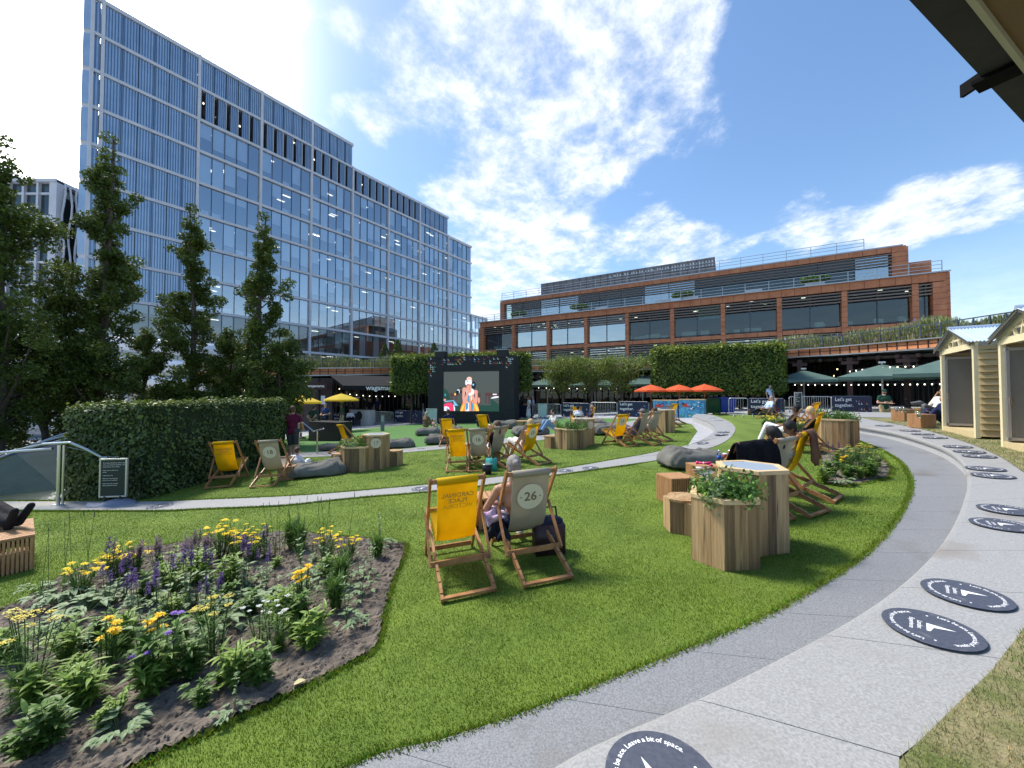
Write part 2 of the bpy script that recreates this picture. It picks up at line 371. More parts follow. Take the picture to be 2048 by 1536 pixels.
def inpoly(x, y, poly):
    x = np.asarray(x); y = np.asarray(y); c = np.zeros(x.shape, bool); n = len(poly); j = n-1
    for i in range(n):
        xi, yi = poly[i][0], poly[i][1]; xj, yj = poly[j][0], poly[j][1]
        if yi != yj:
            c ^= ((yi > y) != (yj > y)) & (x < (xj-xi)*(y-yi)/(yj-yi)+xi)
        j = i
    return c
# ------------------------------------------------------------ GROUND
def sheet(name, poly, mat, off, zf=P):
    mb = MB(); k = [(p[0], p[1], zf(p[0], p[1])+off) for p in poly]
    mb.add(k, [tuple(range(len(k)))]); o = mb.build(name, mat)
    return o
def pl(pxs, h=0.0): return [onP(a[0], a[1], a[2] if len(a) > 2 else h) for a in pxs]
# big base sheet
mb = MB(); xs = [-900, -32, 32, 900]; ys = [-60, -20, 70, 1500]
mb.add([(x, y, P(x, y)-.03) for y in ys for x in xs], [(j*4+i, j*4+i+1, j*4+i+5, j*4+i+4) for j in range(3) for i in range(3)])
structure(mb.build('ground', PAVING))
LAWNM = M('lawn', (.085, .14, .014), .9, (.15, .22, .026), 1.1, 7, bump=.5, bscale=110, spots=(2.6, .60, .80, (.15, .20, .04)))
BLADE = M('lawn_blades', (.11, .185, .014), .6, (.19, .27, .026), 1.1, 7, trans=.3, attr=True, spec=.25, spots=(1.9, .56, .78, (.25, .29, .06)))
DRYM = M('dry_lawn', (.10, .13, .03), .9, (.28, .23, .13), 3.5, 7, bump=.5, bscale=90)
BLADED = M('dry_blades', (.10, .16, .025), .7, (.34, .29, .15), 2.4, 6, trans=.25, attr=True, lo=.42, hi=.64)
p2_up = pl([(540, 909), (690, 902), (800, 899), (890, 890), (1000, 878), (1086, 871), (1200, 855), (1270, 841), (1335, 833)])
p2_lo = pl([(540, 917), (690, 912), (802, 906), (892, 898), (1000, 888), (1086, 880), (1200, 865), (1270, 855), (1367, 845)])
lawn_poly = [(p.x, p.y) for p in p2_lo] + [tuple(onP(1430, 826)[:2]), tuple(onP(1560, 829)[:2]), tuple(onP(1700, 850)[:2]), (24, 12), (22, -6), (-24, -6), (-24, 9), (-14, 13.5)]
structure(sheet('lawn', lawn_poly, LAWNM, 0))
# artificial turf
turf_far = pl([(1335, 833), (1290, 838), (1200, 836.5), (1050, 838), (860, 846), (708, 859), (640, 867), (560, 880)])
turf_poly = [(p.x, p.y) for p in p2_up]+[(p.x, p.y) for p in turf_far]
structure(sheet('artificial_turf', turf_poly, TURF, .0))

def slabs(A, B, n, off, gap=.006, mat=GRANITE, hA=None, hB=None):
    """row of slabs between two polylines resampled to n+1 stations; open joints show the bed below"""
    sub = 4; A = resample(A, n*sub+1); B = resample(B, n*sub+1); mb = MB()
    for i in range(n):
        for top in (0, 1):
            pass
        a = [A[i*sub+j].copy() for j in range(sub+1)]; b = [B[i*sub+j].copy() for j in range(sub+1)]
        L1 = (a[1]-a[0]).length+1e-6; L2 = (b[1]-b[0]).length+1e-6
        a[0] = a[0].lerp(a[1], min(.4, gap/L1)); b[0] = b[0].lerp(b[1], min(.4, gap/L2))
        vs = [(p.x, p.y, p.z+off) for p in a]+[(p.x, p.y, p.z+off) for p in b]
        vs += [(x, y, z-.05) for x, y, z in vs]
        m_ = sub+1; fs = [(j, j+1, m_+j+1, m_+j) for j in range(sub)]
        fs += [(j, 2*m_+j, 2*m_+j+1, j+1) for j in range(sub)]+[(m_+j+1, 3*m_+j+1, 3*m_+j, m_+j) for j in range(sub)]
        fs += [(0, m_, 3*m_, 2*m_), (sub, 2*m_+sub, 3*m_+sub, m_+sub)]
        mb.add(vs, fs)
    return mb
# second path (by the turf)
mb = slabs(p2_up, p2_lo, 14, .012); structure(mb.build('path', GRANITE))
# --- first path that rises into the small curved bench
pa_up_px = [(-260, 1006, 0), (0, 1003, 0), (310, 1003, 0), (380, 1001, 0), (553, 994, 0), (640, 988.5, 0), (727, 981.5, 0), (809, 974, 0), (860, 969, 0), (969, 957, 0), (1023, 951, 0), (1126, 937, 0), (1238, 918, 0), (1280, 911, 0), (1325, 902, .02), (1371, 892, .08), (1397, 883, .15), (1421, 870, .22), (1430, 857, .25), (1421, 847, .26), (1400, 838, .26), (1384, 833, .26)]
pa_lo_px = [(-260, 1025, 0), (0, 1023, 0), (310, 1023, 0), (380, 1020, 0), (553, 1013, 0), (628, 1005.5, 0), (720, 996, 0), (840, 986, 0), (971, 972, 0), (1126, 949.5, 0), (1238, 933.5, 0), (1320, 920, .02), (1392, 903, .08), (1425, 895, .15), (1453, 882, .2), (1467, 868, .24), (1470, 854, .26), (1453, 841, .26), (1421, 830, .26), (1392, 828, .26)]
pa_up = catmull(pl(pa_up_px), 6); pa_lo = catmull(pl(pa_lo_px), 6)
structure(slabs(pa_up, pa_lo, 26, .012).build('path', GRANITE))
# side face of the small bench and grassy bank behind it
U = resample(pa_up, 400); Bx = resample(pa_lo, 400)
i0 = next(i for i, p in enumerate(U) if p.z-P(p.x, p.y) > .03)
mb = MB(); seg = U[i0:]; vs = [(p.x, p.y, p.z+.006) for p in seg]+[(p.x, p.y, P(p.x, p.y)-.02) for p in seg]; n = len(seg)
mb.add(vs, [(i, i+1, n+i+1, n+i) for i in range(n-1)])
a, b = seg[-1], Bx[-1]; mb.add([(a.x, a.y, a.z), (b.x, b.y, b.z), (b.x, b.y, P(b.x, b.y)), (a.x, a.y, P(a.x, a.y))], [(0, 1, 2, 3)])
sb = mb.build('bench_wall', GRANITE_D); tag(sb, 'low granite wall under the curved end of the middle path', 'wall')
i1 = next(i for i, p in enumerate(Bx) if p.z-P(p.x, p.y) > .01)
seg = Bx[max(0, i1-6):]; rows = []; K = 9
for k in range(K):
    f = k/(K-1); row = []
    for i, p in enumerate(seg):
        q = seg[min(i+1, len(seg)-1)]-seg[max(i-1, 0)]; q.z = 0; nrm_ = Vector((q.y, -q.x, 0)).normalized()
        h = p.z-P(p.x, p.y); d = 1.5*f; x, y = p.x+nrm_.x*d, p.y+nrm_.y*d
        s_ = 1-(3*f*f-2*f**3)
        row.append((x, y, P(x, y)+(h+.0)*s_-.012*(1-s_)+.006*(f > 0)))
    rows.append(row)
w = len(seg); mb = MB(); mb.add([v for r_ in rows for v in r_], [(k*w+i, (k+1)*w+i, (k+1)*w+i+1, k*w+i+1) for k in range(K-1) for i in range(w-1)])
structure(mb.build('lawn_bank', LAWNM, smooth=True))
# channel floor beside small bench
ch = [onP(*p) for p in [(1270, 846), (1335, 833), (1383, 829), (1436, 834), (1448, 850), (1446, 868), (1430, 884), (1400, 893), (1373, 897), (1385, 877), (1395, 863), (1385, 850), (1367, 844)]]
structure(sheet('path', [(p.x, p.y) for p in ch], PAVING, .008))
# --- big curved bench
BH = .26
lip = catmull([Vector((-3.2, .55, P(-3.2, .55)+BH)), Vector((-1.4, .98, P(-1.4, .98)+BH)), Vector((-.45, 1.32, P(-.45, 1.32)+BH))]+pl([(1080, 1536), (1200, 1472), (1357, 1405), (1531, 1322), (1718, 1222), (1829, 1140), (1893, 1068), (1925, 1003), (1934, 955), (1918, 917), (1874, 890), (1804, 868), (1757, 858), (1701, 849), (1640, 838), (1590, 830), (1556, 825)], BH), 6)
outr = catmull([Vector((-2.6, -.6, P(-2.6, -.6)+BH)), Vector((-.6, .0, P(-.6, 0)+BH)), Vector((.75, .72, P(.75, .72)+BH))]+pl([(1796, 1536), (1842, 1484), (1904, 1421), (1987, 1339), (2048, 1256), (2110, 1150), (2125, 1050), (2090, 975), (2048, 945), (1991, 909), (1921, 881), (1841, 858), (1757, 842), (1710, 834), (1664, 828), (1620, 822), (1575, 819)], BH), 6)
NS = 26; sub = 5
A = resample(lip, NS*sub+1); Bo = resample(outr, NS*sub+1)
# pair stations by nearest radial direction: keep simple arc-length pairing
mb = MB()
for s_ in range(NS):
    rings = []
    for j in range(sub+1):
        i = s_*sub+j; a = A[i].copy(); o_ = Bo[i].copy()
        if j == 0: a = a.lerp(A[i+1], .012); o_ = o_.lerp(Bo[i+1], .012)
        if j == sub: a = a.lerp(A[i-1], .012); o_ = o_.lerp(Bo[i-1], .012)
        nn = (o_-a); nn.z = 0; nn.normalize(); p0 = P(a.x, a.y); q0 = P(o_.x, o_.y)
        prof = [(a+nn*.11, p0-.03), (a+nn*.11, p0+.15), (a+nn*.012, p0+.175), (a-nn*.004, p0+.205), (a+nn*.006, p0+.235), (a+nn*.035, p0+.254), (a+nn*.08, p0+BH)]
        m1 = a.lerp(o_, .5)
        prof += [(m1, P(m1.x, m1.y)+BH), (o_, q0+BH), (o_, q0-.02)]
        rings.append([(v.x, v.y, z) for v, z in prof])
    k = len(rings[0]); V0 = [v for r_ in rings for v in r_]; base_ = len(mb.v)
    mb.add(V0, [(j*k+i, (j+1)*k+i, (j+1)*k+i+1, j*k+i+1) for j in range(sub) for i in range(2, k-1)]+[tuple(range(k)), tuple(sub*k+k-1-i for i in range(k))], 0)
    mb.f += [tuple(base_+q for q in (j*k+i, (j+1)*k+i, (j+1)*k+i+1, j*k+i+1)) for j in range(sub) for i in range(2)]; mb.m += [1]*(2*sub)
bw = mb.build('bench_wall', [GRANITE, GRANITE_D], smooth=False); tag(bw, 'long curved granite bench wall sweeping along the right side with round stickers', 'bench')
# dark joint bed just under bench top
mb = MB(); n = len(A); mb.add([(a.x+(b.x-a.x)*.1, a.y+(b.y-a.y)*.1, P(a.x, a.y)+.22) for a, b in zip(A, Bo)]+[(b.x, b.y, P(b.x, b.y)+.245) for b in Bo], [(i, i+1, n+i+1, n+i) for i in range(n-1)])
jb = mb.build('joint_bed', JOINT, bw)
# lower channel path on the right
edge = catmull([Vector((-4.2, .5, P(-4.2, .5))), Vector((-2.4, 1.15, P(-2.4, 1.15)))]+pl([(697, 1536), (840, 1496), (1000, 1445), (1200, 1370), (1432, 1277), (1552, 1224), (1693, 1140), (1760, 1083), (1800, 1030), (1821, 985), (1820, 955), (1799, 923), (1757, 898), (1701, 877), (1640, 862), (1580, 846), (1545, 834)]), 6)
En = resample(edge, 181)
Ln = [Vector((p.x, p.y, P(p.x, p.y))) for p in resample(lip, 181)]
Ln = [l+(Vector((o_.x, o_.y, 0))-Vector((l.x, l.y, 0))).normalized()*.12 for l, o_ in zip(Ln, resample(outr, 181))]
structure(slabs(Ln, En, 30, .012, gap=.005).build('path', GRANITE2))
# terrace lawn
ox = [(p.x, p.y) for p in resample(outr, 60)]
TZ = lambda x, y: P(x, y)
terr = [(x, y) for x, y in ox]+[(14.5, 18.6), (22, 17.5), (30, 14), (30, -5), (0, -5)]
mb = MB(); top = [(x, y, P(x, y)+.268) for x, y in terr]; mb.add(top, [tuple(range(len(top)-1, -1, -1))])
structure(mb.build('terrace_lawn', DRYM))
st = pl([(1600, 821), (1697, 824), (1800, 826), (1900, 829), (1900, 839), (1800, 836), (1697, 834)], .27)
structure(sheet('path', [(p.x, p.y) for p in st], GRANITE, .278))

# ---- flower bed soil
bed_px = [(-60, 1262), (0, 1222), (50, 1203), (130, 1150), (250, 1105), (400, 1080), (569, 1066), (640, 1070), (720, 1078), (815, 1090), (806, 1120), (786, 1165), (775, 1205), (766, 1255), (758, 1288), (742, 1308), (690, 1336), (615, 1374), (540, 1410), (450, 1452), (360, 1494), (270, 1536), (150, 1600), (-100, 1640), (-300, 1500), (-250, 1380)]
bed = [tuple(onP(*p)[:2]) for p in bed_px]
bed2_px = [(1640, 968), (1690, 973), (1740, 966), (1780, 955), (1786, 940), (1765, 915), (1730, 898), (1690, 890), (1640, 905)]
bed2 = [tuple(onP(*p)[:2]) for p in bed2_px]
bed3 = [tuple(onP(*p)[:2]) for p in [(1520, 857), (1560, 868), (1600, 858), (1600, 845), (1560, 840), (1520, 846)]]
def vnoise(x, y, s, seed=0):
    """cheap value noise, numpy"""
    rs = np.random.RandomState(seed); T = rs.uniform(-1, 1, (64, 64)); x = np.asarray(x)*s; y = np.asarray(y)*s
    xi = np.floor(x).astype(int); yi = np.floor(y).astype(int); fx = x-xi; fy = y-yi; fx = fx*fx*(3-2*fx); fy = fy*fy*(3-2*fy)
    g = lambda a, b: T[a % 64, b % 64]
    return (g(xi, yi)*(1-fx)+g(xi+1, yi)*fx)*(1-fy)+(g(xi, yi+1)*(1-fx)+g(xi+1, yi+1)*fx)*fy
def bedmesh(poly, step, name, amp=1):
    xs = np.arange(min(p[0] for p in poly), max(p[0] for p in poly), step); ys = np.arange(min(p[1] for p in poly), max(p[1] for p in poly), step)
    X, Y = np.meshgrid(xs, ys); ins = inpoly(X, Y, poly)
    Z = PA+PB*X+PC*Y+.012+amp*(.012*vnoise(X, Y, 6, 1)+.012*vnoise(X, Y, 17, 2)+.013*vnoise(X, Y, 31, 3)+.008*nr.uniform(-1, 1, X.shape)+.012)
    nx, ny = len(xs), len(ys); V = np.stack([X, Y, Z], -1).reshape(-1, 3)
    I = np.arange(nx*ny).reshape(ny, nx); ok = ins[:-1, :-1] & ins[1:, 1:] & ins[1:, :-1] & ins[:-1, 1:]
    q = np.stack([I[:-1, :-1], I[:-1, 1:], I[1:, 1:], I[1:, :-1]], -1)[ok]
    me = bpy.data.meshes.new(name); me.from_pydata(V.tolist(), [], q.tolist()); me.materials.append(SOIL); me.update(); o = inst(name, me); return structure(o)
bedmesh(bed, .022, 'flower_bed_soil'); bedmesh(bed2, .06, 'flower_bed_soil'); bedmesh(bed3, .1, 'flower_bed_soil')
structure(sheet('flower_bed_soil', bed, SOIL, .004)); structure(sheet('flower_bed_soil', bed2, SOIL, .004))
# ---- grass blades: one object of short blades on the lawn nearest the camera
pathA_poly = [(p.x, p.y) for p in resample(pa_up, 80)]+[(p.x, p.y) for p in reversed(resample(pa_lo, 80))]
chan_poly = [(p.x, p.y) for p in resample(edge, 90)]+[(12, 19), (30, 17), (30, -6), (-6, -6)]
p2_poly = [(p.x, p.y) for p in p2_up]+[(p.x, p.y) for p in reversed(p2_lo)]
def blades(n, dmin, dmax, test, mat, name, h0=.028, zoff=0.0, dens=2.2):
    u = nr.uniform(0, 1, n); a0 = math.log(1+(dmin/dens)**2); a1 = math.log(1+(dmax/dens)**2)
    d = dens*np.sqrt(np.exp(a0+u*(a1-a0))-1); x = nr.uniform(-1.42, 1.42, n)*d
    ok = test(x, d); x = x[ok]; d = d[ok]; n = len(x)
    wd = (.0022+.0009*d)*nr.uniform(.7, 1.3, n); h = h0*nr.uniform(.55, 1.35, n)*(1+.25*vnoise(x, d, 1.7, 4)); an = nr.uniform(0, 2*math.pi, n); la = nr.uniform(0, 2*math.pi, n); ln = h*nr.uniform(.1, .9, n)
    z = PA+PB*x+PC*d+zoff
    V = np.zeros((n, 3, 3)); cx, sx = np.cos(an)*wd/2, np.sin(an)*wd/2
    V[:, 0] = np.stack([x-cx, d-sx, z-.003], 1); V[:, 1] = np.stack([x+cx, d+sx, z-.003], 1); V[:, 2] = np.stack([x+np.cos(la)*ln, d+np.sin(la)*ln, z+h], 1)
    b = nr.uniform(.6, 1.35, (n, 1)); yv = (nr.uniform(0, 1, (n, 1)) < .05)*nr.uniform(.3, 1.2, (n, 1))
    var = np.hstack([b*(1+yv*1.3), b*(1+yv*.5), b*(1+yv*.6)])
    o = inst(name, quads_mesh(name, V, mat, 3, var)); return o
ch_poly = [(p.x, p.y) for p in ch]
def lawn_test(x, y):
    ok = inpoly(x, y, lawn_poly)
    for q in (pathA_poly, chan_poly, bed, bed2, p2_poly, ch_poly): ok &= ~inpoly(x, y, q)
    return ok
g = blades(950000, 1.35, 17, lawn_test, BLADE, 'lawn_grass', .015); tag(g, 'short mown green grass covering the sloping lawn', 'grass', kind='stuff')
def terr_test(x, y): return inpoly(x, y, terr)
g = blades(260000, 1.2, 14, terr_test, BLADED, 'terrace_grass', .026, .268); tag(g, 'dry patchy grass on the upper strip beside the bench wall', 'grass', kind='stuff')
# ragged tufts along the lawn edges
def edge_tufts(poly, n, wdt=.03, zo=0.0):
    pts = np.array([(p[0], p[1]) for p in poly]); seg = np.linalg.norm(np.diff(pts, axis=0), axis=1); cum = np.concatenate([[0], np.cumsum(seg)]); s_ = nr.uniform(0, cum[-1], n)
    x = np.interp(s_, cum, pts[:, 0])+nr.normal(0, wdt, n); y = np.interp(s_, cum, pts[:, 1])+nr.normal(0, wdt, n); return x, y
xs_ = []; ys_ = []
for pp in ([(p.x, p.y) for p in resample(edge, 200)], [(p.x, p.y) for p in resample(pa_lo, 200) if p.z-P(p.x, p.y) < .03], [(p.x, p.y) for p in resample(pa_up, 200) if p.z-P(p.x, p.y) < .03], bed+[bed[0]], bed2+[bed2[0]]):
    L_ = sum(math.dist(a_, b_) for a_, b_ in zip(pp, pp[1:])); x, y = edge_tufts(pp, int(L_*900), .018); xs_.append(x); ys_.append(y)
x = np.concatenate(xs_); y = np.concatenate(ys_); n = len(x); V = np.zeros((n, 3, 3)); an = nr.uniform(0, 6.28, n); wd = (.0035+.0008*np.abs(y)); h = .024*nr.uniform(.6, 1.4, n); la = nr.uniform(0, 6.28, n); z = PA+PB*x+PC*y+.004
V[:, 0] = np.stack([x-np.cos(an)*wd, y-np.sin(an)*wd, z], 1); V[:, 1] = np.stack([x+np.cos(an)*wd, y+np.sin(an)*wd, z], 1); V[:, 2] = np.stack([x+np.cos(la)*.02, y+np.sin(la)*.02, z+h], 1)
g = inst('lawn_edge_grass', quads_mesh('lawn_edge_grass', V, BLADE, 3)); tag(g, 'ragged grass tufts along the lawn edges', 'grass', kind='stuff')

# ------------------------------------------------------------ floor decals
def decal_meshes():
    a = MB().lathe([(0.0001, 0), (.30, 0), (.30, .003), (.0001, .0031)], n=56).mesh('decal', DECAL)
    w_ = MB(); ring = "Let's be ace. Leave a bit of space."
    def ringtext(start, span):
        n_ = len(ring); adv = []
        wd = {'i': .45, 'l': .45, "'": .3, '.': .4, ' ': .5, 't': .6, 'f': .6}
        adv = [wd.get(c, 1.0) for c in ring]; tot_ = sum(adv); acc = 0
        for c, ad in zip(ring, adv):
            th = start-(acc+ad/2)/tot_*span; acc += ad
            if c == ' ': continue
            r_ = .240; o = (math.cos(th)*r_, math.sin(th)*r_, .0045)
            add_text(w_, c, .046, frame(o, (math.sin(th), -math.cos(th), 0), (math.cos(th), math.sin(th), 0)), .012)
    ringtext(R(170), R(140)); ringtext(R(-10), R(140))
    add_text(w_, 'Landsec', .045, frame((0, -.065, .0045), (1, 0, 0), (0, 1, 0)), .01); add_text(w_, 'Experience', .045, frame((0, -.112, .0045), (1, 0, 0), (0, 1, 0)), .01)
    for a_ in (0, 180): w_.lathe([(.008, .0045), (.0001, .0046)], (math.cos(R(a_+5))*.21, math.sin(R(a_+5))*.21, 0), 8)
    l_ = MB(); l_.add([(x*.85, y*.85, .0045) for x, y in [(-.075, -.03), (.085, -.03), (.085, -.005), (-.01, .02), (-.055, .17)]], [(0, 1, 2, 3, 4)])
    return a, w_.mesh('writing', WHITE), l_.mesh('logo', WHITE)
DM, DW, DL = decal_meshes()
slope = Vector((-PB, -PC, 1)).normalized()
def decal(px, py, h, ang, label, scale=1.0):
    scale *= .74
    p = onP(px, py, h+.014); t = inst('floor_decal', DM, None, p); q = Vector((0, 0, 1)).rotation_difference(slope)
    t.rotation_mode = 'QUATERNION'; t.rotation_quaternion = q@Matrix.Rotation(R(ang), 3, 'Z').to_quaternion(); t.scale = (scale,)*3
    tag(t, label, 'floor sticker', 'round dark blue stickers on the granite'); inst('writing', DW, t); inst('logo', DL, t)
decal(1325, 1560, BH, 10, 'round dark blue floor sticker cut off by the bottom edge')
decal(1862, 1256, BH, -136, 'larger round blue sticker, nearest of the pair on the wide bench at the right')
decal(1931, 1187, BH, -136, 'round blue sticker just behind the nearest one on the right bench')
for (px, py, w_) in [(2003, 1049, 'nearer of the two stickers cut by the right edge'), (2012, 1019, 'farther of the two stickers cut by the right edge'), (1985, 951, 'nearer sticker of the middle bench pair below the second hut'), (1970, 937, 'farther sticker of the middle bench pair below the second hut'), (1958, 912, 'nearest of three bench stickers in front of the first hut'), (1938, 903, 'middle of three bench stickers in front of the first hut'), (1915, 893, 'farthest of three bench stickers in front of the first hut'), (1870, 875, 'bench sticker just left of the first hut'), (1845, 868, 'bench sticker near the slatted cubes'), (1820, 861, 'small bench sticker beside the wooden planter side of the terrace'), (1768, 851, 'farthest small sticker on the big bench')]:
    decal(px, py, BH, -130, 'round dark blue floor sticker, '+w_)
for (px, py, h, w_, s_) in [(320, 1012, 0, 'on the path right of the sign board', .9), (843, 977, 0, 'on the path behind the yellow deckchair', .9), (1130, 941, 0, 'left one of the two on the middle path', .85), (1181, 936, 0, 'right one of the two on the middle path', .9), (1389, 892, .09, 'nearer of the lower pair on the curved path', .95), (1408, 886, .15, 'farther of the lower pair on the curved path', .95), (1443, 869, .23, 'nearer of the middle pair on the curved bench', .9), (1447, 864, .24, 'farther of the middle pair on the curved bench', .9), (1437, 841, .26, 'at the far end of the curved bench', .9), (1425, 836, .26, 'at the very tip of the curved bench', .8), (664, 907, 0, 'on the far path left of planter seventeen', .7), (842, 897, 0, 'on the far path right of planter seventeen', .7)]:
    decal(px, py, h, -60, 'round dark blue floor sticker '+w_, s_)
# ------------------------------------------------------------ LEFT GLASS OFFICE BUILDING
FRAME = M('pale_metal_frame', (.50, .52, .56), .5, (.56, .58, .62), .6, 3, spec=.5)
DARKFR = M('dark_mullion', (.05, .07, .10), .4)
GL1 = glass_mat('office_glass', (.72, .80, .86), (.84, .91, .98), .40, .8, .05)
GLD = glass_mat('office_glass_lower', (.50, .58, .60), (.80, .88, .95), .16, .8, .05)
GL2 = glass_mat('retail_glass', (.30, .34, .33), (.75, .85, .9), .03, .6, .12)
GLB = glass_mat('balustrade_glass', (.86, .92, .92), (1, 1, 1), .03, .9, 0)
FIN = M('blue_glass_fins', (.27, .38, .52), .3, (.34, .46, .60), .5, 3, metal=.35, spec=.8)
FINB = M('fin_back_panel', (.23, .33, .47), .2, metal=.4)
BLIND = M('white_blind', (.80, .84, .88), .8)
INTW = M('office_interior', (.26, .29, .34), .9, (.18, .20, .24), .25, 2)
INTF = M('office_floor_slab', (.35, .37, .4), .9)
OLAMP = M('ceiling_light', (1, .9, .72), .5, emis=1.1)
ang = math.atan2(.816, .578)
lb = thing('glass_office_building', 'tall blue glass office building with white frame grid on the left', 'building', (-45.4, 40.7, 0), ang)
ts = [0, .8, 9.3, 16.5, 23.7, 30.8, 38.2, 45.8, 54, 61.8, 67.5]
zs = [-10, -6, -1.8, 2.3, 6.4, 10.5, 14.6, 18.7, 22.8, 26.85, 30.95, 35.0, 39.1, 43.15]
def topz(i): return 13 if i <= 4 else (12 if i <= 7 else (11 if i == 8 else 7))      # index into zs for bay i
nb = len(ts)-1
fr = MB(); sl = MB(); cl = MB()
for i in range(nb):
    t0, t1 = ts[i], ts[i+1]; K = topz(i)
    for k in range(0, K+1):
        h = .42 if k < K else .55
        fr.box(((t0+t1)/2, .0, zs[k]-(.0 if k < K else .1)), (t1-t0+.001, .34, h*.82))
        if 0 < k and i > 0: sl.box(((t0+t1)/2, 3.3, zs[k]-.05), (t1-t0-.02, 6.0, .36), 0)
        if k < K and i > 1 and k >= 1:
            for q in range(rnd.choice([0, 1, 2, 3, 4])):
                cx = rnd.uniform(t0+1, t1-1); cy = rnd.uniform(.9, 4.5); cl.box((cx, cy, zs[k+1]-.29), (1.1, .28, .04))
    fr.box((t0, -.03, (zs[0]+zs[K])/2), (.28, .44, zs[K]-zs[0]+.3))
fr.box((ts[-1], -.03, 0), (.36, .46, 2*zs[7]*1.0))
for i in (5, 8, 9):   # end walls of the roof steps
    t0 = ts[i]; a_, b_ = zs[topz(i)], zs[topz(i-1)]
    fr.box((t0-.16, 9.2, (a_+b_)/2), (.3, 18, b_-a_))
fr.build('facade_frame', FRAME, lb); sl.build('floor_slab', INTF, lb); cl.build('ceiling_light', OLAMP, lb)
bd = MB()
for i in range(nb):
    t0, t1 = ts[i], ts[i+1]; K = topz(i)
    if i == 0: continue
    if i == 1: t0 = 3.2
    bd.box(((t0+t1)/2, 12.3, (zs[0]+zs[K])/2-.3), (t1-t0, 12, zs[K]-zs[0]-.1))
bd.build('core_wall', INTW, lb)
for i in range(nb):
    t0, t1 = ts[i]+.18, ts[i+1]-.18; K = topz(i); npn = max(1, round((t1-t0)/1.42))
    for k in range(1, K):
        z0, z1 = zs[k]+.21, zs[k+1]-.21-(.17 if k == K-1 else 0)
        fin = (i <= 1 and k >= 5) or (k == 12) or (k == 11 and i > 4)
        vent = (k == 11 and 2 <= i <= 6)
        if i <= 1 and k < 5: fin = False
        mb = MB()
        if fin and not vent:
            mb.box(((t0+t1)/2, .12, (z0+z1)/2), (t1-t0, .05, z1-z0), 1)
            nf = int((t1-t0)/.24)
            for f_ in range(nf):
                x = t0+(f_+.5)*(t1-t0)/nf; mb.box((x, .03, (z0+z1)/2), (.14, .12, z1-z0), 0)
            for f_ in range(1, npn): x = t0+f_*(t1-t0)/npn; mb.box((x, -.02, (z0+z1)/2), (.05, .22, z1-z0), 2)
            o = mb.build('finned_panel', [FIN, FINB, DARKFR], lb)
        elif vent:
            np5 = 5; w = (t1-t0)/np5
            for f_ in range(np5):
                x = t0+f_*w
                mb.box((x+.68*w, .12, (z0+z1)/2), (.62*w, .05, z1-z0), 1)
                for q in range(4): mb.box((x+w*(.44+.16*q), .03, (z0+z1)/2), (.07, .16, z1-z0), 0)
                mb.box((x+.03, .0, (z0+z1)/2), (.06, .26, z1-z0), 3); mb.box((x+.37*w, .12, (z0+z1)/2), (.05, .4, z1-z0), 2)
                mb.box((x+.18*w, 1.0, (z0+z1)/2), (.36*w, .05, z1-z0), 4)
            mb.build('vent_panel', [FIN, FINB, DARKFR, FRAME, BLACK], lb)
        else:
            mb.add([(t0, .10, z0), (t1, .10, z0), (t1, .10, z1), (t0, .10, z1)], [(0, 1, 2, 3)], 0)
            for f_ in range(1, npn): x = t0+f_*(t1-t0)/npn; mb.box((x, .07, (z0+z1)/2), (.05, .12, z1-z0), 1)
            o = mb.build('window', [GL1 if k > 4 else GLD, DARKFR], lb)
            bl = MB(); w = (t1-t0)/npn
            for f_ in range(npn):
                r_ = rnd.random()
                if r_ < .55 and k > 3:
                    hh = rnd.choice([.25, .5, .75, .75, 1.0])*(z1-z0); bl.box((t0+(f_+.5)*w, .3, z1-hh/2), (w*.9, .02, hh))
                elif r_ < .75: bl.box((t0+(f_+.5)*w, .6, z0+.35), (w*.7, .3, .7))
            if bl.v: bl.build('blind', BLIND, o)
# chamfered end bays
mb = MB(); K = 13
cp = [(-.02, 0), (-.62, .5), (1.5, 12)]
for k in range(1, K):
    z0, z1 = zs[k]+.25, zs[k+1]-.25
    for (a_, b_) in zip(cp, cp[1:]): mb.add([(a_[0], a_[1], z0), (b_[0], b_[1], z0), (b_[0], b_[1], z1), (a_[0], a_[1], z1)], [(0, 1, 2, 3)], 0)
    mb.add([(c[0]*.8, c[1]+.1, z1) for c in cp]+[(c[0]*.8, c[1]+.1, z1+.5) for c in cp], [(0, 1, 4, 3), (1, 2, 5, 4)], 1)
    mb.add([(0, 0, z1)]+[(c[0]*1, c[1], z1) for c in cp[1:]]+[(1.5, 12, z1)], [(0, 1, 2, 3)], 1)
    mb.add([(0, 0, z1+.5)]+[(c[0]*1, c[1], z1+.5) for c in cp[1:]]+[(1.5, 12, z1+.5)], [(0, 1, 2, 3)], 1)
mb.build('end_bay', [FIN, FRAME], lb)

# neighbour block behind the left trees: dark glass with a wavy white screen
ob = thing('office_block', 'dark glazed office block with wavy white screen behind the left trees', 'building', at(-140, 780, 62), 0)
mb = MB(); WAVE = M('white_wavy_screen', (.55, .58, .62), .6)
h0 = at(60, 372, 62).z; x1 = at(96, 700, 62).x-ob.location.x; d0 = ob.location.z
mb.box((x1/2-2, 10, h0/2-6), (x1+4, 19.4, h0+12), 0); mb.build('wall', M('block_glass_wall', (.045, .065, .075), .12, (.09, .12, .13), .15, 3, metal=.5), ob)
mb = MB()
for i in range(9): mb.box((i*x1/8, .1, h0/2-6), (.35, .5, h0+12))
for i in range(9): mb.box((x1/2, .2, 4+i*h0/9-2), (x1, .3, .35))
mb.box((x1+.4, .2, h0/2-6), (1.2, 1.0, h0+12.5)); mb.box((x1/2-2, 9, h0+.2), (x1+6, 19, .5)); mb.build('facade_frame', FRAME, ob)
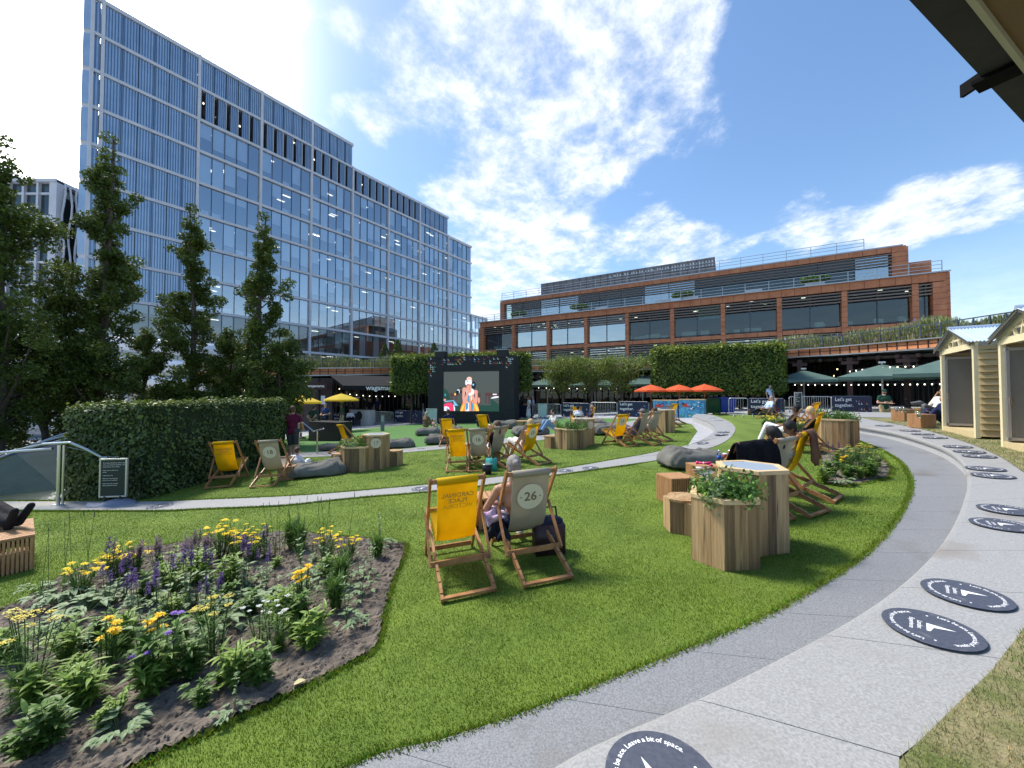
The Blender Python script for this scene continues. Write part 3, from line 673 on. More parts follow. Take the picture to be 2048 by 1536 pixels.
mb = MB()
for r_ in range(22):
    pts = []
    for s_ in range(26):
        z = -8+(h0+8)*s_/25; pts.append((x1+1.4+r_*.42+.28*math.sin(s_*1.1+r_*1.7), .4+r_*.62, z))
    mb.tube(pts, .13, 5)
mb.build('wavy_screen', WAVE, ob)
mb = MB(); mb.box((x1+5.5, 11, h0/2-6), (8, 18, h0+10)); mb.build('side_wall', M('bluegrey_wall', (.10, .13, .2), .4), ob)

# ------------------------------------------------------------ RIGHT TERRACOTTA BUILDING
TERRA = M('terracotta', (.38, .14, .065), .65, (.50, .21, .10), 1.3, 5, bump=.1)
TERRAD = M('terracotta_joint', (.12, .04, .02), .8)
LOUV = M('louvre_brown', (.20, .155, .125), .45, metal=.3)
ROOFG = M('roof_grey', (.13, .125, .13), .7, (.20, .19, .19), .5, 4)
RGL = glass_mat('teal_glass', (.55, .72, .68), (.85, .95, 1.0), .05, 1.0, .12)
RGL2 = glass_mat('teal_glass_reflective', (.45, .6, .58), (.85, .95, 1.0), .42, .9, .2)
RAIL = M('railing_metal', (.40, .42, .44), .4, metal=.7)
INTD = M('dark_interior', (.05, .065, .065), .9, (.09, .10, .10), .4, 3)
rb = thing('terracotta_office_building', 'terracotta framed office building with glass bays and roof terraces', 'building', (-5.33, 66.4, 0), math.atan2(-.497, .868))
Wd = 56.2
cols = [0.3] + [Wd-t for t in (49.6, 43.4, 37.3, 31.3, 25.4, 19.5, 13.7, 7.8, 2.2)] + [Wd-.45]
def tile_box(mb, c, d, axis, step, mi=0, mj=1):
    """terracotta member with thin dark tile joints standing 0"""
    mb.box(c, d, mi)
    n_ = max(1, int(d[axis]/step))
    for i in range(1, n_):
        cc = list(c); cc[axis] = c[axis]-d[axis]/2+i*d[axis]/n_; dd = [d[0]+.012, d[1]+.012, d[2]+.012]; dd[axis] = .035; mb.box(cc, dd, mj)
mb = MB()
zrows = [(2.35, 3.0), (6.8, 7.3), (11.3, 12.1)]
for z0, z1 in zrows: tile_box(mb, (Wd/2, 0, (z0+z1)/2), (Wd, .7, z1-z0), 0, 1.2)
for i, c in enumerate(cols):
    w = .48 if 0 < i < len(cols)-1 else .95
    tile_box(mb, (c, -.06, 4.6), (w, .74, 13.2), 2, .55)
tile_box(mb, (Wd+.2, 10, 4.7), (.5, 20, 14.9), 2, .6); tile_box(mb, (0, 10, 4.7), (.5, 20, 14.9), 2, .6)
mb.build('terracotta_frame', [TERRA, TERRAD], rb)
mb = MB(); mb.box((Wd/2, -.15, 12.17), (Wd+.6, 1.1, .12)); mb.box((Wd/2, 6.6, 16.32), (Wd-4.3, 7.9, .14)); mb.build('cornice', RAIL, rb)
mb = MB()
for z in (2.5, 7.0, 11.6): mb.box((Wd/2, 5, z), (Wd-.6, 9, .35))
mb.box((Wd/2, 12, 7), (Wd-.8, 4, 10)); mb.build('interior_wall', INTD, rb)
cl = MB()
for i in range(70):
    x = rnd.uniform(1, Wd-1); y = rnd.uniform(1, 6); cl.box((x, y, rnd.choice([6.78, 11.38])), (.4, .16, .04))
cl.build('ceiling_light', OLAMP, rb)
dk = MB()
for i in range(46):
    x = rnd.uniform(1.5, Wd-1.5); z = rnd.choice([7.2]); dk.box((x, rnd.uniform(.9, 2), z+.55), (rnd.uniform(.4, 1.3), .5, rnd.uniform(.5, 1.0)))
dk.build('desk', M('office_furniture', (.45, .46, .44), .7), rb)
for i in range(len(cols)-1):
    x0, x1 = cols[i]+.26, cols[i+1]-.26
    if x1-x0 < .8: continue
    for z0, z1 in ((3.0, 6.75), (7.45, 11.2)):
        mb = MB(); mb.add([(x0, .2, z0), (x1, .2, z0), (x1, .2, z1), (x0, .2, z1)], [(0, 1, 2, 3)], 0)
        mb.box(((x0+x1)/2, .17, (z0+z1)/2), (.09, .14, z1-z0), 1); mb.box(((x0+x1)/2, .17, z0+.05), (x1-x0, .14, .1), 1); mb.box(((x0+x1)/2, .17, z1-.05), (x1-x0, .14, .1), 1)
        w_ = mb.build('window', [rnd.choice([RGL, RGL, RGL, RGL2]), DARKFR], rb)
        if rnd.random() < .5:
            bb = MB(); side = rnd.choice([0, 1]); xa = x0+side*(x1-x0)/2; bb.box((xa+(x1-x0)/4, .5, z1-.8), ((x1-x0)/2-.2, .03, 1.6)); bb.build('blind', M('green_blind', (.22, .32, .29), .8), w_)
        lv = MB()
        n_ = 4 if z0 > 5 else 10
        for k in range(n_): lv.box(((x0+x1)/2, -.27, z1-.14-k*.33), (x1-x0+.3, .2, .11), 0)
        for xx in (x0+.1, (x0+x1)/2, x1-.1): lv.box((xx, -.02, z1-.6), (.06, .08, 1.2), 0)
        lv.build('louvre', LOUV, w_)
# upper set-back storey
xa, xb = 2.6, Wd-1.9
mb = MB(); tile_box(mb, ((xa+xb)/2, 3.0, 15.95), (xb-xa, .6, .6), 0, 1.2); tile_box(mb, (xa, 3.0, 14), (.8, .7, 4.2), 2, .5); tile_box(mb, (xb-.5, 3.0, 14), (1.3, .7, 4.2), 2, .5)
tile_box(mb, (xb+1.2, 4.2, 13.2), (2.2, .7, 2.7), 2, .5); tile_box(mb, (xb, 9, 14.1), (.5, 12, 4.2), 2, .5)
mb.build('terracotta_frame', [TERRA, TERRAD], rb)
n_ = 15
for i in range(n_):
    x0 = xa+.5+i*(xb-xa-1.4)/n_; x1 = xa+.5+(i+1)*(xb-xa-1.4)/n_
    mb = MB(); mb.add([(x0, 3.3, 12.2), (x1, 3.3, 12.2), (x1, 3.3, 15.7), (x0, 3.3, 15.7)], [(0, 1, 2, 3)], 0); mb.box((x0+.03, 3.25, 13.9), (.08, .16, 3.5), 1)
    w_ = mb.build('window', [rnd.choice([RGL, RGL, RGL2]), DARKFR], rb)
    lv = MB()
    for k in range(4): lv.box(((x0+x1)/2, 2.75, 15.45-k*.33), (x1-x0, .2, .11))
    lv.build('louvre', LOUV, w_)
mb = MB(); mb.box(((xa+xb)/2, 8.5, 14.2), (xb-xa-.6, 6, 3.9)); mb.build('core_wall', INTD, rb)
# roof plant box
mb = MB(); mb.box(((7.7+35.6)/2, 11, 17.9), (35.6-7.7, 6, 4.0))
for i in range(24): mb.box((7.7+i*(27.9)/23, 7.97, 17.9), (.06, .08, 4.0), 1)
for z in (17.2, 18.6): mb.box((21.65, 7.96, z), (27.9, .06, .05), 1)
mb.build('roof_plant_box', [ROOFG, M('roof_grey_seam', (.08, .08, .085), .7)], rb)
SPK = MB()
for i in range(36):
    x = 35.3-i*.42-(0 if i < 14 else rnd.uniform(0, .4)); SPK.box((x, 7.95, 19.35-(i % 2)*.05), (.16, .03, .32))
    if i < 14: SPK.box((x, 7.95, 18.8), (.16, .03, .26))
SPK.build('vent_slots', M('sky_slot', (.55, .6, .65), .6), rb)
def railing(par, x0, x1, y, z, h=1.0, st=2.4):
    mb = MB(); n_ = max(1, int(abs(x1-x0)/st))
    for i in range(n_+1): x = x0+(x1-x0)*i/n_; mb.box((x, y, z+h/2), (.06, .06, h))
    for f_ in (.33, .66, 1.0): mb.box(((x0+x1)/2, y, z+h*f_), (x1-x0, .05, .05))
    mb.build('railing', RAIL, par)
railing(rb, .5, Wd-.2, -.3, 12.2, 1.15); railing(rb, xa, xb-3.5, 2.6, 16.4, 1.15)
mb = MB()
for x in (7, 21, 29.5, 33, 40, 46):
    mb.box((x, .9, 12.5), (1.8, .8, .5), 0)
mb.build('planter_trough', RAIL, rb)
for x in (7, 17.5, 32.0, 46):
    c = nr.normal(size=(900, 3)); c /= np.linalg.norm(c, axis=1)[:, None]; c = c*nr.uniform(.75, 1, (900, 1))*np.array([1.5, .7, .42])+np.array([x, .7, 13.2])
    inst('shrub', quads_mesh('shrub', leaves(c, .28), LEAF_P), rb)
mb = MB()
for x in (7, 17.5, 32.0, 46):
    for q in (-.4, 0, .4): mb.tube([(x, .7, 12.2), (x+q, .7, 13.1)], .04, 5)
mb.build('shrub_stem', BARK, rb)

# ------------------------------------------------------------ CURVED RETAIL ARCADE
nodes = [(380, 25, 757), (480, 26.5, 754), (603, 29, 750), (690, 31, 748.5), (779, 33, 747), (860, 35, 745), (960, 36.6, 743.5), (1057, 37.2, 742), (1180, 36.6, 740), (1303, 35, 737), (1440, 32.5, 727), (1574, 29.5, 714), (1680, 26.7, 707.5), (1774, 24, 701), (1877, 21, 694), (1960, 18.8, 687), (2048, 16.8, 680), (2200, 14.5, 668)]
npts = catmull([at(px, py, d) for px, d, py in nodes], 5)
CH = thing('retail_arcade', 'curved single storey shop arcade with terracotta fascia and dark glass shopfronts', 'building', (0, 0, 0))
def outp(p, k, dz=0): # point pushed away from the lawn
    q = Vector((p.x, p.y, 0)); l = q.length; q = q*((l+k)/l); return Vector((q.x, q.y, p.z+dz))
fm = MB(); STEELD = M('dark_red_steel', (.045, .018, .016), .5); SOFF = M('soffit', (.16, .13, .12), .8, (.2, .17, .15), 1, 3)
def strip(mb, pts, k0, z0, k1, z1, mi=0):
    n = len(pts); a = [outp(p, k0, z0) for p in pts]; b = [outp(p, k1, z1) for p in pts]
    mb.add(a+b, [(i, i+1, n+i+1, n+i) for i in range(n-1)], mi)
strip(fm, npts, 0, 0, 0, .46); strip(fm, npts, 0, .46, .5, .46)
for i in range(0, len(npts)-1):
    for f_ in (0,):
        a = npts[i].lerp(npts[i+1], f_); fm.bar(outp(a, -.01, .0), outp(a, -.01, .46), .05, .04, 1)
    a, b = npts[i], npts[i+1]; fm.bar(outp(a, -.02, .235), outp(b, -.02, .235), .02, .03, 1)
fm.build('fascia', [M('fascia_terracotta', (.50, .18, .075), .6, (.62, .26, .12), 1.1, 4), STEELD], CH)
sm = MB(); strip(sm, npts, -.1, -.10, -.1, -.02); strip(sm, npts, -.1, -.02, .05, -.02); strip(sm, npts, -.1, -.10, 2.0, -.25)
for i in range(len(npts)-1): sm.bar(outp(npts[i], -.12, .5), outp(npts[i+1], -.12, .5), .16, .07)
sm.build('edge_beam', RAIL, CH)
sm = MB(); strip(sm, npts, .3, -.30, 4, -.32)
for i in range(0, len(npts), 2): sm.bar(outp(npts[i], .1, -.38), outp(npts[i], 4, -.42), .18, .22, 1)
sm.build('soffit', [SOFF, STEELD], CH)
wm = MB(); n = len(npts)
a = [outp(p, 3.2, -.3) for p in npts]; b = [outp(p, 3.2) for p in npts]; b = [Vector((p.x, p.y, P(p.x, p.y)-.05)) for p in b]
wm.add(a+b, [(i, i+1, n+i+1, n+i) for i in range(n-1)], 0)
a2 = [outp(p, 6.5, .4) for p in npts]; b2 = [Vector((p.x, p.y, P(p.x, p.y)-.05)) for p in a2]
wm.add(a2+b2, [(i, i+1, n+i+1, n+i) for i in range(n-1)], 2)
for i in range(len(npts)-1):
    for f_ in (0, .5):
        p = npts[i].lerp(npts[i+1], f_); p = outp(p, 3.1); wm.bar((p.x, p.y, P(p.x, p.y)), (p.x, p.y, p.z-.3), .07, .1, 1)
wm.build('shopfront', [GL2, BLACK, M('shop_interior', (.025, .022, .02), .9, (.06, .045, .035), .5, 4)], CH)
SL = MB()
for i in range(60):
    p = npts[0].lerp(npts[-1], 0); k = rnd.randrange(len(npts)-1); p = outp(npts[k].lerp(npts[k+1], rnd.random()), rnd.uniform(3.8, 6), 0)
    SL.ellipsoid((p.x, p.y, p.z-.5-rnd.uniform(.1, .9)), (.06, .06, .06), n=6, m=4)
SL.build('shop_lamp', M('warm_lamp', (1, .72, .42), .5, emis=4), CH)
for px, dd in ((573, 28.5), (715, 31.5), (1600, 28.6), (1700, 26), (1814, 22.8), (1905, 20.0), (1075, 37)):
    p = at(px, 760, dd); q = outp(Vector((p.x, p.y, 0)), .5)
    zt = min(npts, key=lambda v: abs(v.x/v.y-p.x/p.y)).z-.3
    mb = MB(); mb.box((0, 0, (zt+P(q.x, q.y))/2), (.3, .3, zt-P(q.x, q.y))); mb.box((0, 0, zt-.35), (.9, .34, .22)); mb.box((0, 0, (zt+P(q.x, q.y))/2+.3), (.42, .42, .06), 1)
    mb.build('column', [STEELD, GALV], CH, loc=(q.x, q.y, 0)).rotation_euler[2] = -math.atan2(q.x, q.y)
rm = MB(); strip(rm, npts, .5, .40, 14, .3); rm.build('roof', ROOFG, CH)
# roof meadow
nm = 52000; idx = nr.uniform(0, len(npts)-1.001, nm); i_ = idx.astype(int); fr_ = idx-i_
NPA = np.array([tuple(p) for p in npts]); base = NPA[i_]*(1-fr_)[:, None]+NPA[i_+1]*fr_[:, None]
rr = np.linalg.norm(base[:, :2], axis=1); kk = nr.uniform(.25, 2.6, nm); base[:, :2] *= ((rr+kk)/rr)[:, None]
hgt = (.85+.35*vnoise(base[:, 0], base[:, 1], .5, 8)+.0*kk)*np.clip(nr.uniform(.2, 1.15, nm), 0, 1.15); hgt *= np.where(NPA[i_][:, 0] > 12, 1.15, 1.0)
V = np.zeros((nm, 3, 3)); ll = nr.uniform(.05, .22, (nm, 1)); an = nr.uniform(0, 6.28, nm); top = base+np.stack([np.cos(an)*.08, np.sin(an)*.08, .45+hgt], 1)
wv = np.stack([nr.normal(0, 1, nm), nr.normal(0, 1, nm), np.zeros(nm)], 1)*.022
V[:, 0] = top-np.hstack([np.zeros((nm, 2)), ll*2])-wv; V[:, 1] = top-np.hstack([np.zeros((nm, 2)), ll*2])+wv; V[:, 2] = top
vv = nr.uniform(.6, 1.3, (nm, 1)); c = np.tile(vv, (1, 3)); fl = nr.uniform(0, 1, nm); c[fl < .10] *= [2.4, 1.7, 3.5]; c[(fl > .10) & (fl < .14)] *= [1.4, .8, 6]; c[fl > .72] *= [1.6, 1.15, 1.4]
g = inst('roof_meadow', quads_mesh('roof_meadow', V, M('meadow_grass', (.14, .21, .06), .8, (.24, .30, .11), .6, 4, trans=.3, attr=True), 3, c))
tag(g, 'wild grass and flower meadow growing along the arcade roof edge', 'meadow planting', kind='stuff')
mb = MB()
for i in range(0, len(npts)-1):
    p = npts[i].lerp(npts[i+1], .3)
    if i % 2 == 0: mb.bar(outp(p, .12, .45), outp(p, .12, 1.32), .05, .05)
    mb.bar(outp(npts[i], .12, 1.32), outp(npts[i+1], .12, 1.32), .06, .05)
    mb.bar(outp(npts[i], .12, .75), outp(npts[i+1], .12, .75), .02, .02); mb.bar(outp(npts[i], .12, 1.05), outp(npts[i+1], .12, 1.05), .02, .02)
mb.build('roof_railing', DARKFR, CH)
# white tubular station canopy behind left trees
wt = MB()
for k, (z, r_) in enumerate([(3.4, .55), (2.1, .5), (1.0, .38)]):
    pts = [(-42+i*2.4, 27-k*.5+.012*(i-8)**2, z+.5*math.sin(i*.35)-(i*.06)) for i in range(10)]
    wt.tube(pts, r_, 12)
for x in (-38, -32, -27, -22): wt.tube([(x, 27, -6), (x, 27, 3)], .14, 8)
wt2 = wt.build('tubular_canopy', M('white_tube', (.72, .74, .78), .35), None, smooth=True); tag(wt2, 'white tubular canopy structure behind the left trees', 'canopy')
gb = MB(); gb.box((-34, 31, -1.5), (24, 2, 7.5)); o = gb.build('low_glass_block', glass_mat('lowblock', (.3, .36, .4), (.8, .9, 1), .2, .8, .3)); tag(o, 'low glazed street block behind the hedge at far left', 'building')
# ------------------------------------------------------------ TREES AND HEDGES
def tree(px, depth, top_py, label, spread, seed, tw=.16, base_py=None, low=.0, n_l=60, lean=0):
    rs = np.random.RandomState(seed); b = at(px, 780, depth); zb = P(b.x, b.y)-.5; H = at(px, top_py, depth).z-zb
    t = thing('columnar_tree', label, 'tree', (b.x, b.y, zb), 0, 'columnar trees behind the long hedge')
    tr = MB(); pts = []; 
    for i in range(9):
        f = i/8; pts.append(Vector((lean*f+.10*math.sin(f*5+seed), .10*math.cos(f*4+seed), H*.97*f)))
    tr.tube(pts, [tw*(1-.88*i/8)+.012 for i in range(9)], 7)
    cen = []; sizes = []
    for k in range(n_l):
        f = (k+rs.uniform(0, 1))/n_l; zb0 = H*(.08+.80*f)
        prof = spread(f)
        a = rs.uniform(0, 2*math.pi); ln = prof*rs.uniform(.55, 1.15)
        s0 = Vector((lean*zb0/H, 0, zb0)); rise = ln*rs.uniform(.7, 1.5); 
        e = s0+Vector((math.cos(a)*ln, math.sin(a)*ln, rise)); m = s0.lerp(e, .5)+Vector((0, 0, -ln*.12))
        tr.tube([s0, m, e], [.05*(1-f)+.012, .03*(1-f)+.01, .006], 4, caps=False)
        for q in range(4):
            g = .4+.6*q/3+rs.uniform(-.08, .08); c = s0.lerp(e, g)
            cen.append(c+Vector(rs.normal(0, .12, 3))); sizes.append(.17+.20*prof/2*rs.uniform(.6, 1.3))
    cen.append(Vector((lean, 0, H*.97))); sizes.append(.25); cen.append(Vector((lean, 0, H*.92))); sizes.append(.3)
    tr.build('trunk', BARK, t, smooth=True)
    out = []
    for c, s_ in zip(cen, sizes):
        n = int(150*min(1.6, (s_/.28)**1.6)); p = rs.normal(size=(n, 3)); p /= np.linalg.norm(p, axis=1)[:, None]; p *= (rs.uniform(.15, 1, (n, 1))**.5)*s_*np.array([1.15, 1.15, .95]); out.append(p+np.array(c))
    cc = np.concatenate(out); inst('crown', quads_mesh('crown', leaves(cc, .115), LEAF_A, 4, leafvar(len(cc))), t)
    return t
sprA = lambda f: 1.75*(1-f)**.75*(.75+.35*math.sin(f*17))+.28
sprB = lambda f: 1.5*(1-f)**.7*(.7+.4*math.sin(f*14+1.2))+.25
sprC = lambda f: 1.45*(1-f)**.8*(.8+.3*math.sin(f*19+2))+.25
tree(205, 15, 255, 'tallest columnar tree behind the hedge reaching well above the others', sprA, 3, .19, n_l=66)
tree(378, 17, 402, 'middle columnar tree with open twiggy base and rounded top', sprB, 5, .15, n_l=50)
tree(522, 18, 418, 'pointed columnar tree closest to the arcade corner', sprC, 8, .15, n_l=54)
tree(-10, 12.5, 262, 'dark tree at the far left edge partly cut by the frame', lambda f: 2.0*(1-f)**.5*(.8+.3*math.sin(f*12))+.3, 12, .18, n_l=60)
tree(95, 14, 560, 'low bushy tree between the edge tree and the tallest one', lambda f: 1.5*(1-f)**.6+.3, 14, .1, n_l=34)
tree(290, 16.5, 655, 'short leafy tree filling the gap between the tallest and middle trees', lambda f: 1.3*(1-f)**.6+.3, 15, .09, n_l=28)
tree(455, 17.5, 655, 'short leafy tree between the middle and the pointed tree', lambda f: 1.2*(1-f)**.6+.3, 16, .09, n_l=28)
tree(553, 16.8, 690, 'low round bushy tree leaning over the end of the hedge', lambda f: 1.3*(1-f)**.4+.3, 17, .1, n_l=26)
def box_leaves(poly, z0, z1, dens, size, top=True, bulge=.05, zf=P, bot=False):
    """leaf centres + normals over the skin of a vertical prism"""
    Cn = []; Nn = []; n = len(poly); area2 = sum(poly[i][0]*poly[(i+1) % n][1]-poly[(i+1) % n][0]*poly[i][1] for i in range(n))
    sgn = 1 if area2 > 0 else -1
    for i in range(n):
        a = np.array(poly[i]); b = np.array(poly[(i+1) % n]); l = np.linalg.norm(b-a); k = int(l*(z1-z0)*dens)
        u = nr.uniform(0, 1, k); p = a+(b-a)*u[:, None]; nn = np.array([(b-a)[1], -(b-a)[0]])/max(l, 1e-6)*sgn; z = nr.uniform(z0, z1, k)
        off = nr.normal(0, bulge, k)+.08*vnoise(p[:, 0]+p[:, 1], z, 1.3, 5)
        zz = z+np.array([zf(x, y) for x, y in p]) if zf else z
        Cn.append(np.column_stack([p+nn*off[:, None], zz])); Nn.append(np.tile([nn[0], nn[1], .45], (k, 1)))
    xs = [p[0] for p in poly]; ys = [p[1] for p in poly]; A_ = (max(xs)-min(xs))*(max(ys)-min(ys)); k = int(A_*dens*1.1)
    for zz0, up, do in ((z1, 1, top), (z0, -1, bot)):
        if not do: continue
        x = nr.uniform(min(xs), max(xs), k); y = nr.uniform(min(ys), max(ys), k); ok = inpoly(x, y, poly); x, y = x[ok], y[ok]
        z = zz0+nr.normal(0, bulge, len(x))+.06*vnoise(x, y, 1.5, 6)+(np.array([zf(a_, b_) for a_, b_ in zip(x, y)]) if zf else 0)
        Cn.append(np.column_stack([x, y, z])); Nn.append(np.tile([0, 0, up*1.0], (len(x), 1)))
    return np.concatenate(Cn), np.concatenate(Nn)
hp = [tuple(onP(*p)[:2]) for p in [(126, 1001), (185, 1000), (292, 998), (420, 962), (520, 934), (571, 923)]]
hb = [(hp[-1][0]-1.25, hp[-1][1]+1.2), (hp[2][0]-.9, hp[2][1]+1.6), (hp[0][0]-.3, hp[0][1]+1.5)]
hpoly = hp+hb
t = thing('clipped_hedge', 'long dark clipped leafy hedge on the left beside the path', 'hedge', (0, 0, 0))
mb = MB(); cx = sum(p[0] for p in hpoly)/len(hpoly); cy = sum(p[1] for p in hpoly)/len(hpoly)
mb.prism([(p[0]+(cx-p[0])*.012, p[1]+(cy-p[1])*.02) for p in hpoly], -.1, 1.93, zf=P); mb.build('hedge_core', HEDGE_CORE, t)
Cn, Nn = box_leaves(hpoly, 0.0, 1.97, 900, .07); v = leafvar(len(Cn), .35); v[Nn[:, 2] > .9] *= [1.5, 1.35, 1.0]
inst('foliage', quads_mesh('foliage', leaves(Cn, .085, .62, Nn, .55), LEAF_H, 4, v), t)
def pleached(corners, z0, z1, label, mat, dens, size, trunks, group=None, core=True):
    t = thing('pleached_tree', label, 'tree', (0, 0, 0), 0, group)
    mb = MB(); cx = sum(p[0] for p in corners)/len(corners); cy = sum(p[1] for p in corners)/len(corners)
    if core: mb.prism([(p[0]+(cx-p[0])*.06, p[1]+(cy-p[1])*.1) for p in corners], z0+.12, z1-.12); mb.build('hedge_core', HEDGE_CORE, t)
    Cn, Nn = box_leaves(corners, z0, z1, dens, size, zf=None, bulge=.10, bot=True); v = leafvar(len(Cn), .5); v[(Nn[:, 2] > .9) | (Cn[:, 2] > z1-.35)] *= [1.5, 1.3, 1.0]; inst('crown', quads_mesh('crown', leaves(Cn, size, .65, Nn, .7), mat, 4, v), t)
    # shoots standing above the clipped top
    k = 350; x = nr.uniform(min(p[0] for p in corners), max(p[0] for p in corners), k); y = nr.uniform(min(p[1] for p in corners), max(p[1] for p in corners), k); ok = inpoly(x, y, corners); x = x[ok]; y = y[ok]
    cc = np.column_stack([x, y, z1+nr.uniform(0, .35, len(x))]); inst('shoots', quads_mesh('shoots', leaves(cc, size), mat, 4, leafvar(len(cc), .8)), t)
    for x, y in trunks:
        m_ = MB(); zb = P(x, y); m_.tube([(x, y, zb-.05), (x+.03, y, (zb+z0)/2), (x, y, z0+.4)], [.11, .09, .08], 8); m_.build('trunk', BARK, t)
def quad_from(px0, d0, px1, d1, th):
    a = at(px0, 780, d0); b = at(px1, 780, d1); v = Vector((b.x-a.x, b.y-a.y, 0)).normalized(); n_ = Vector((-v.y, v.x, 0))
    if n_.y < 0: n_ = -n_
    return [(a.x, a.y), (b.x, b.y), (b.x+n_.x*th, b.y+n_.y*th), (a.x+n_.x*th, a.y+n_.y*th)]
q = quad_from(1308, 30, 1572, 27.2, 2.2); zt = at(1400, 692, 28.6).z; z0_ = at(1440, 781, 28.6).z
m1 = lambda f: (q[0][0]+(q[1][0]-q[0][0])*f+.0, q[0][1]+(q[1][1]-q[0][1])*f+1.3)
pleached(q, z0_-.1, zt, 'big dense block of clipped pleached trees above the orange parasols', LEAF_P, 230, .17, [m1(.15), m1(.5), m1(.85)], 'clipped box crowned trees')
q = quad_from(782, 29.5, 862, 29.5, 2.2); pleached(q, at(800, 783, 29.5).z, at(800, 714, 29.5).z, 'clipped box tree left of the big screen', LEAF_P, 190, .18, [(q[0][0]+1.3, q[0][1]+1)], 'clipped box crowned trees')
q = quad_from(862, 31, 1054, 29.5, 2.2); pleached(q, at(1040, 779, 30).z, at(1040, 708, 30).z, 'clipped box tree showing behind the right side of the big screen', LEAF_P, 170, .18, [(q[1][0]-1.3, q[1][1]+1)], 'clipped box crowned trees')
def sparse(px, label, seed):
    rs = np.random.RandomState(seed); b = at(px, 780, 31.5); zb = P(b.x, b.y); t = thing('pleached_tree', label, 'tree', (b.x, b.y, zb), 0, 'three thin pleached trees')
    zt = at(px, 716, 31.5).z-zb; z0 = zt-2.9; tr = MB(); tr.tube([(0, 0, 0), (.03, 0, z0), (0, 0, z0+1.2)], [.12, .09, .06], 7); pts = []
    for k in range(70):
        a = rs.uniform(0, 6.28); top = rs.uniform(0, 1)**.6; w = 2.15*(.35+.65*top); x = rs.uniform(-w, w)*.95; y = rs.uniform(-.9, .9); z = z0+.1+2.75*top
        s0 = Vector((0, 0, z0*.75+rs.uniform(0, .9))); e = Vector((x, y, z)); m_ = s0.lerp(e, .5)+Vector((0, 0, .25)); tr.tube([s0, m_, e], [.035, .02, .006], 4, caps=False)
        n = 60 if top > .45 else 34; p = rs.normal(size=(n, 3))*np.array([.30, .25, .2])+np.array(e); pts.append(p); pts.append(rs.normal(size=(16, 3))*.16+np.array(m_))
    tr.build('trunk', BARK, t); cc = np.concatenate(pts); inst('crown', quads_mesh('crown', leaves(cc, .15), LEAF_Y, 4, leafvar(len(cc), .4)), t)
sparse(1125, 'leftmost of the three thin yellow green pleached trees', 31); sparse(1183, 'middle of the three thin yellow green pleached trees', 32); sparse(1243, 'rightmost of the three thin yellow green pleached trees', 33)
# conifers and shrubs on the arcade roof
def roofshrub(px, py0, py1, d, label):
    b = at(px, py0, d); H = at(px, py1, d).z-b.z; t = thing('roof_shrub', label, 'shrub', b); MB().tube([(0, 0, 0), (0, 0, H)], [.06, .02], 5).build('trunk', BARK, t)
    n = 1100; f = nr.uniform(0, 1, n); a = nr.uniform(0, 6.28, n); r_ = H*.38*(1-f)**.8*nr.uniform(.5, 1, n)+.05; cc = np.column_stack([np.cos(a)*r_, np.sin(a)*r_, f*H]); inst('crown', quads_mesh('crown', leaves(cc, .16), LEAF_A, 4, leafvar(n)), t)
roofshrub(770, 735, 688, 37, 'leftmost small bushy tree on the arcade roof'); roofshrub(795, 735, 680, 37.5, 'taller small bushy tree on the arcade roof beside the leftmost'); roofshrub(868, 730, 686, 39, 'small dark conical tree on the roof above the big screen')

# ------------------------------------------------------------ DECKCHAIRS
def W(x, y, z): return (x, y, z)
HW = .255
def rails(mb, a, b, y, w=.026, h=.05):
    mb.bar((a[0], y, a[1]), (b[0], y, b[1]), w, h, up=(0, 0, 1))
fa0, fa1 = (.44, .015), (-.38, 1.02); fb0, fb1 = (-.74, .02), (.50, .50); fc0, fc1 = (-.05, .60), (-.37, .175)
m_ = MB()
for s_ in (-1, 1): rails(m_, fa0, fa1, s_*(HW+.02)); m_.lathe([(.0001, -.013), (.027, -.013), (.027, .013), (.0001, .013)], (0, 0, 0), 10) if False else None
for s_ in (-1, 1): m_.ellipsoid((fa1[0], s_*(HW+.02), fa1[1]), (.027, .014, .03), n=8, m=5)
m_.bar((fa1[0]+.012, -HW-.01, fa1[1]-.02), (fa1[0]+.012, HW+.01, fa1[1]-.02), .03, .045); m_.bar((fa0[0]-.03, -HW-.01, fa0[1]+.05), (fa0[0]-.03, HW+.01, fa0[1]+.05), .022, .05)
ME_A = m_.mesh('back_frame', TEAK)
m_ = MB()
for s_ in (-1, 1):
    rails(m_, fb0, fb1, s_*(HW-.012))
    for k in range(4):
        f = .04+.10*k; x = fb0[0]+(fb1[0]-fb0[0])*f; z = fb0[1]+(fb1[1]-fb0[1])*f; m_.bar((x, s_*(HW-.012), z+.025), (x+.10, s_*(HW-.012), z+.072), .026, .022)
m_.bar((fb1[0]-.02, -HW, fb1[1]-.01), (fb1[0]-.02, HW, fb1[1]-.01), .03, .045); m_.bar((fb0[0]+.02, -HW, fb0[1]+.012), (fb0[0]+.02, HW, fb0[1]+.012), .05, .022)
ME_B = m_.mesh('seat_frame', TEAK)
m_ = MB()
for s_ in (-1, 1): rails(m_, fc0, fc1, s_*(HW+.048), .022, .042)
m_.bar((fc1[0]+.01, -HW-.05, fc1[1]+.02), (fc1[0]+.01, HW+.05, fc1[1]+.02), .02, .055)
for s_ in (-1, 1): m_.tube([(fc0[0], s_*(HW+.065), fc0[1]-.01), (fc0[0], s_*(HW), fc0[1]-.01)], .008, 6)
ME_C = m_.mesh('prop_frame', TEAK)
cv = catmull([Vector((-.385, 0, 1.02)), Vector((-.335, 0, .90)), Vector((-.275, 0, .70)), Vector((-.20, 0, .50)), Vector((-.09, 0, .345)), Vector((.06, 0, .28)), Vector((.22, 0, .31)), Vector((.37, 0, .40)), Vector((.50, 0, .52))], 4)
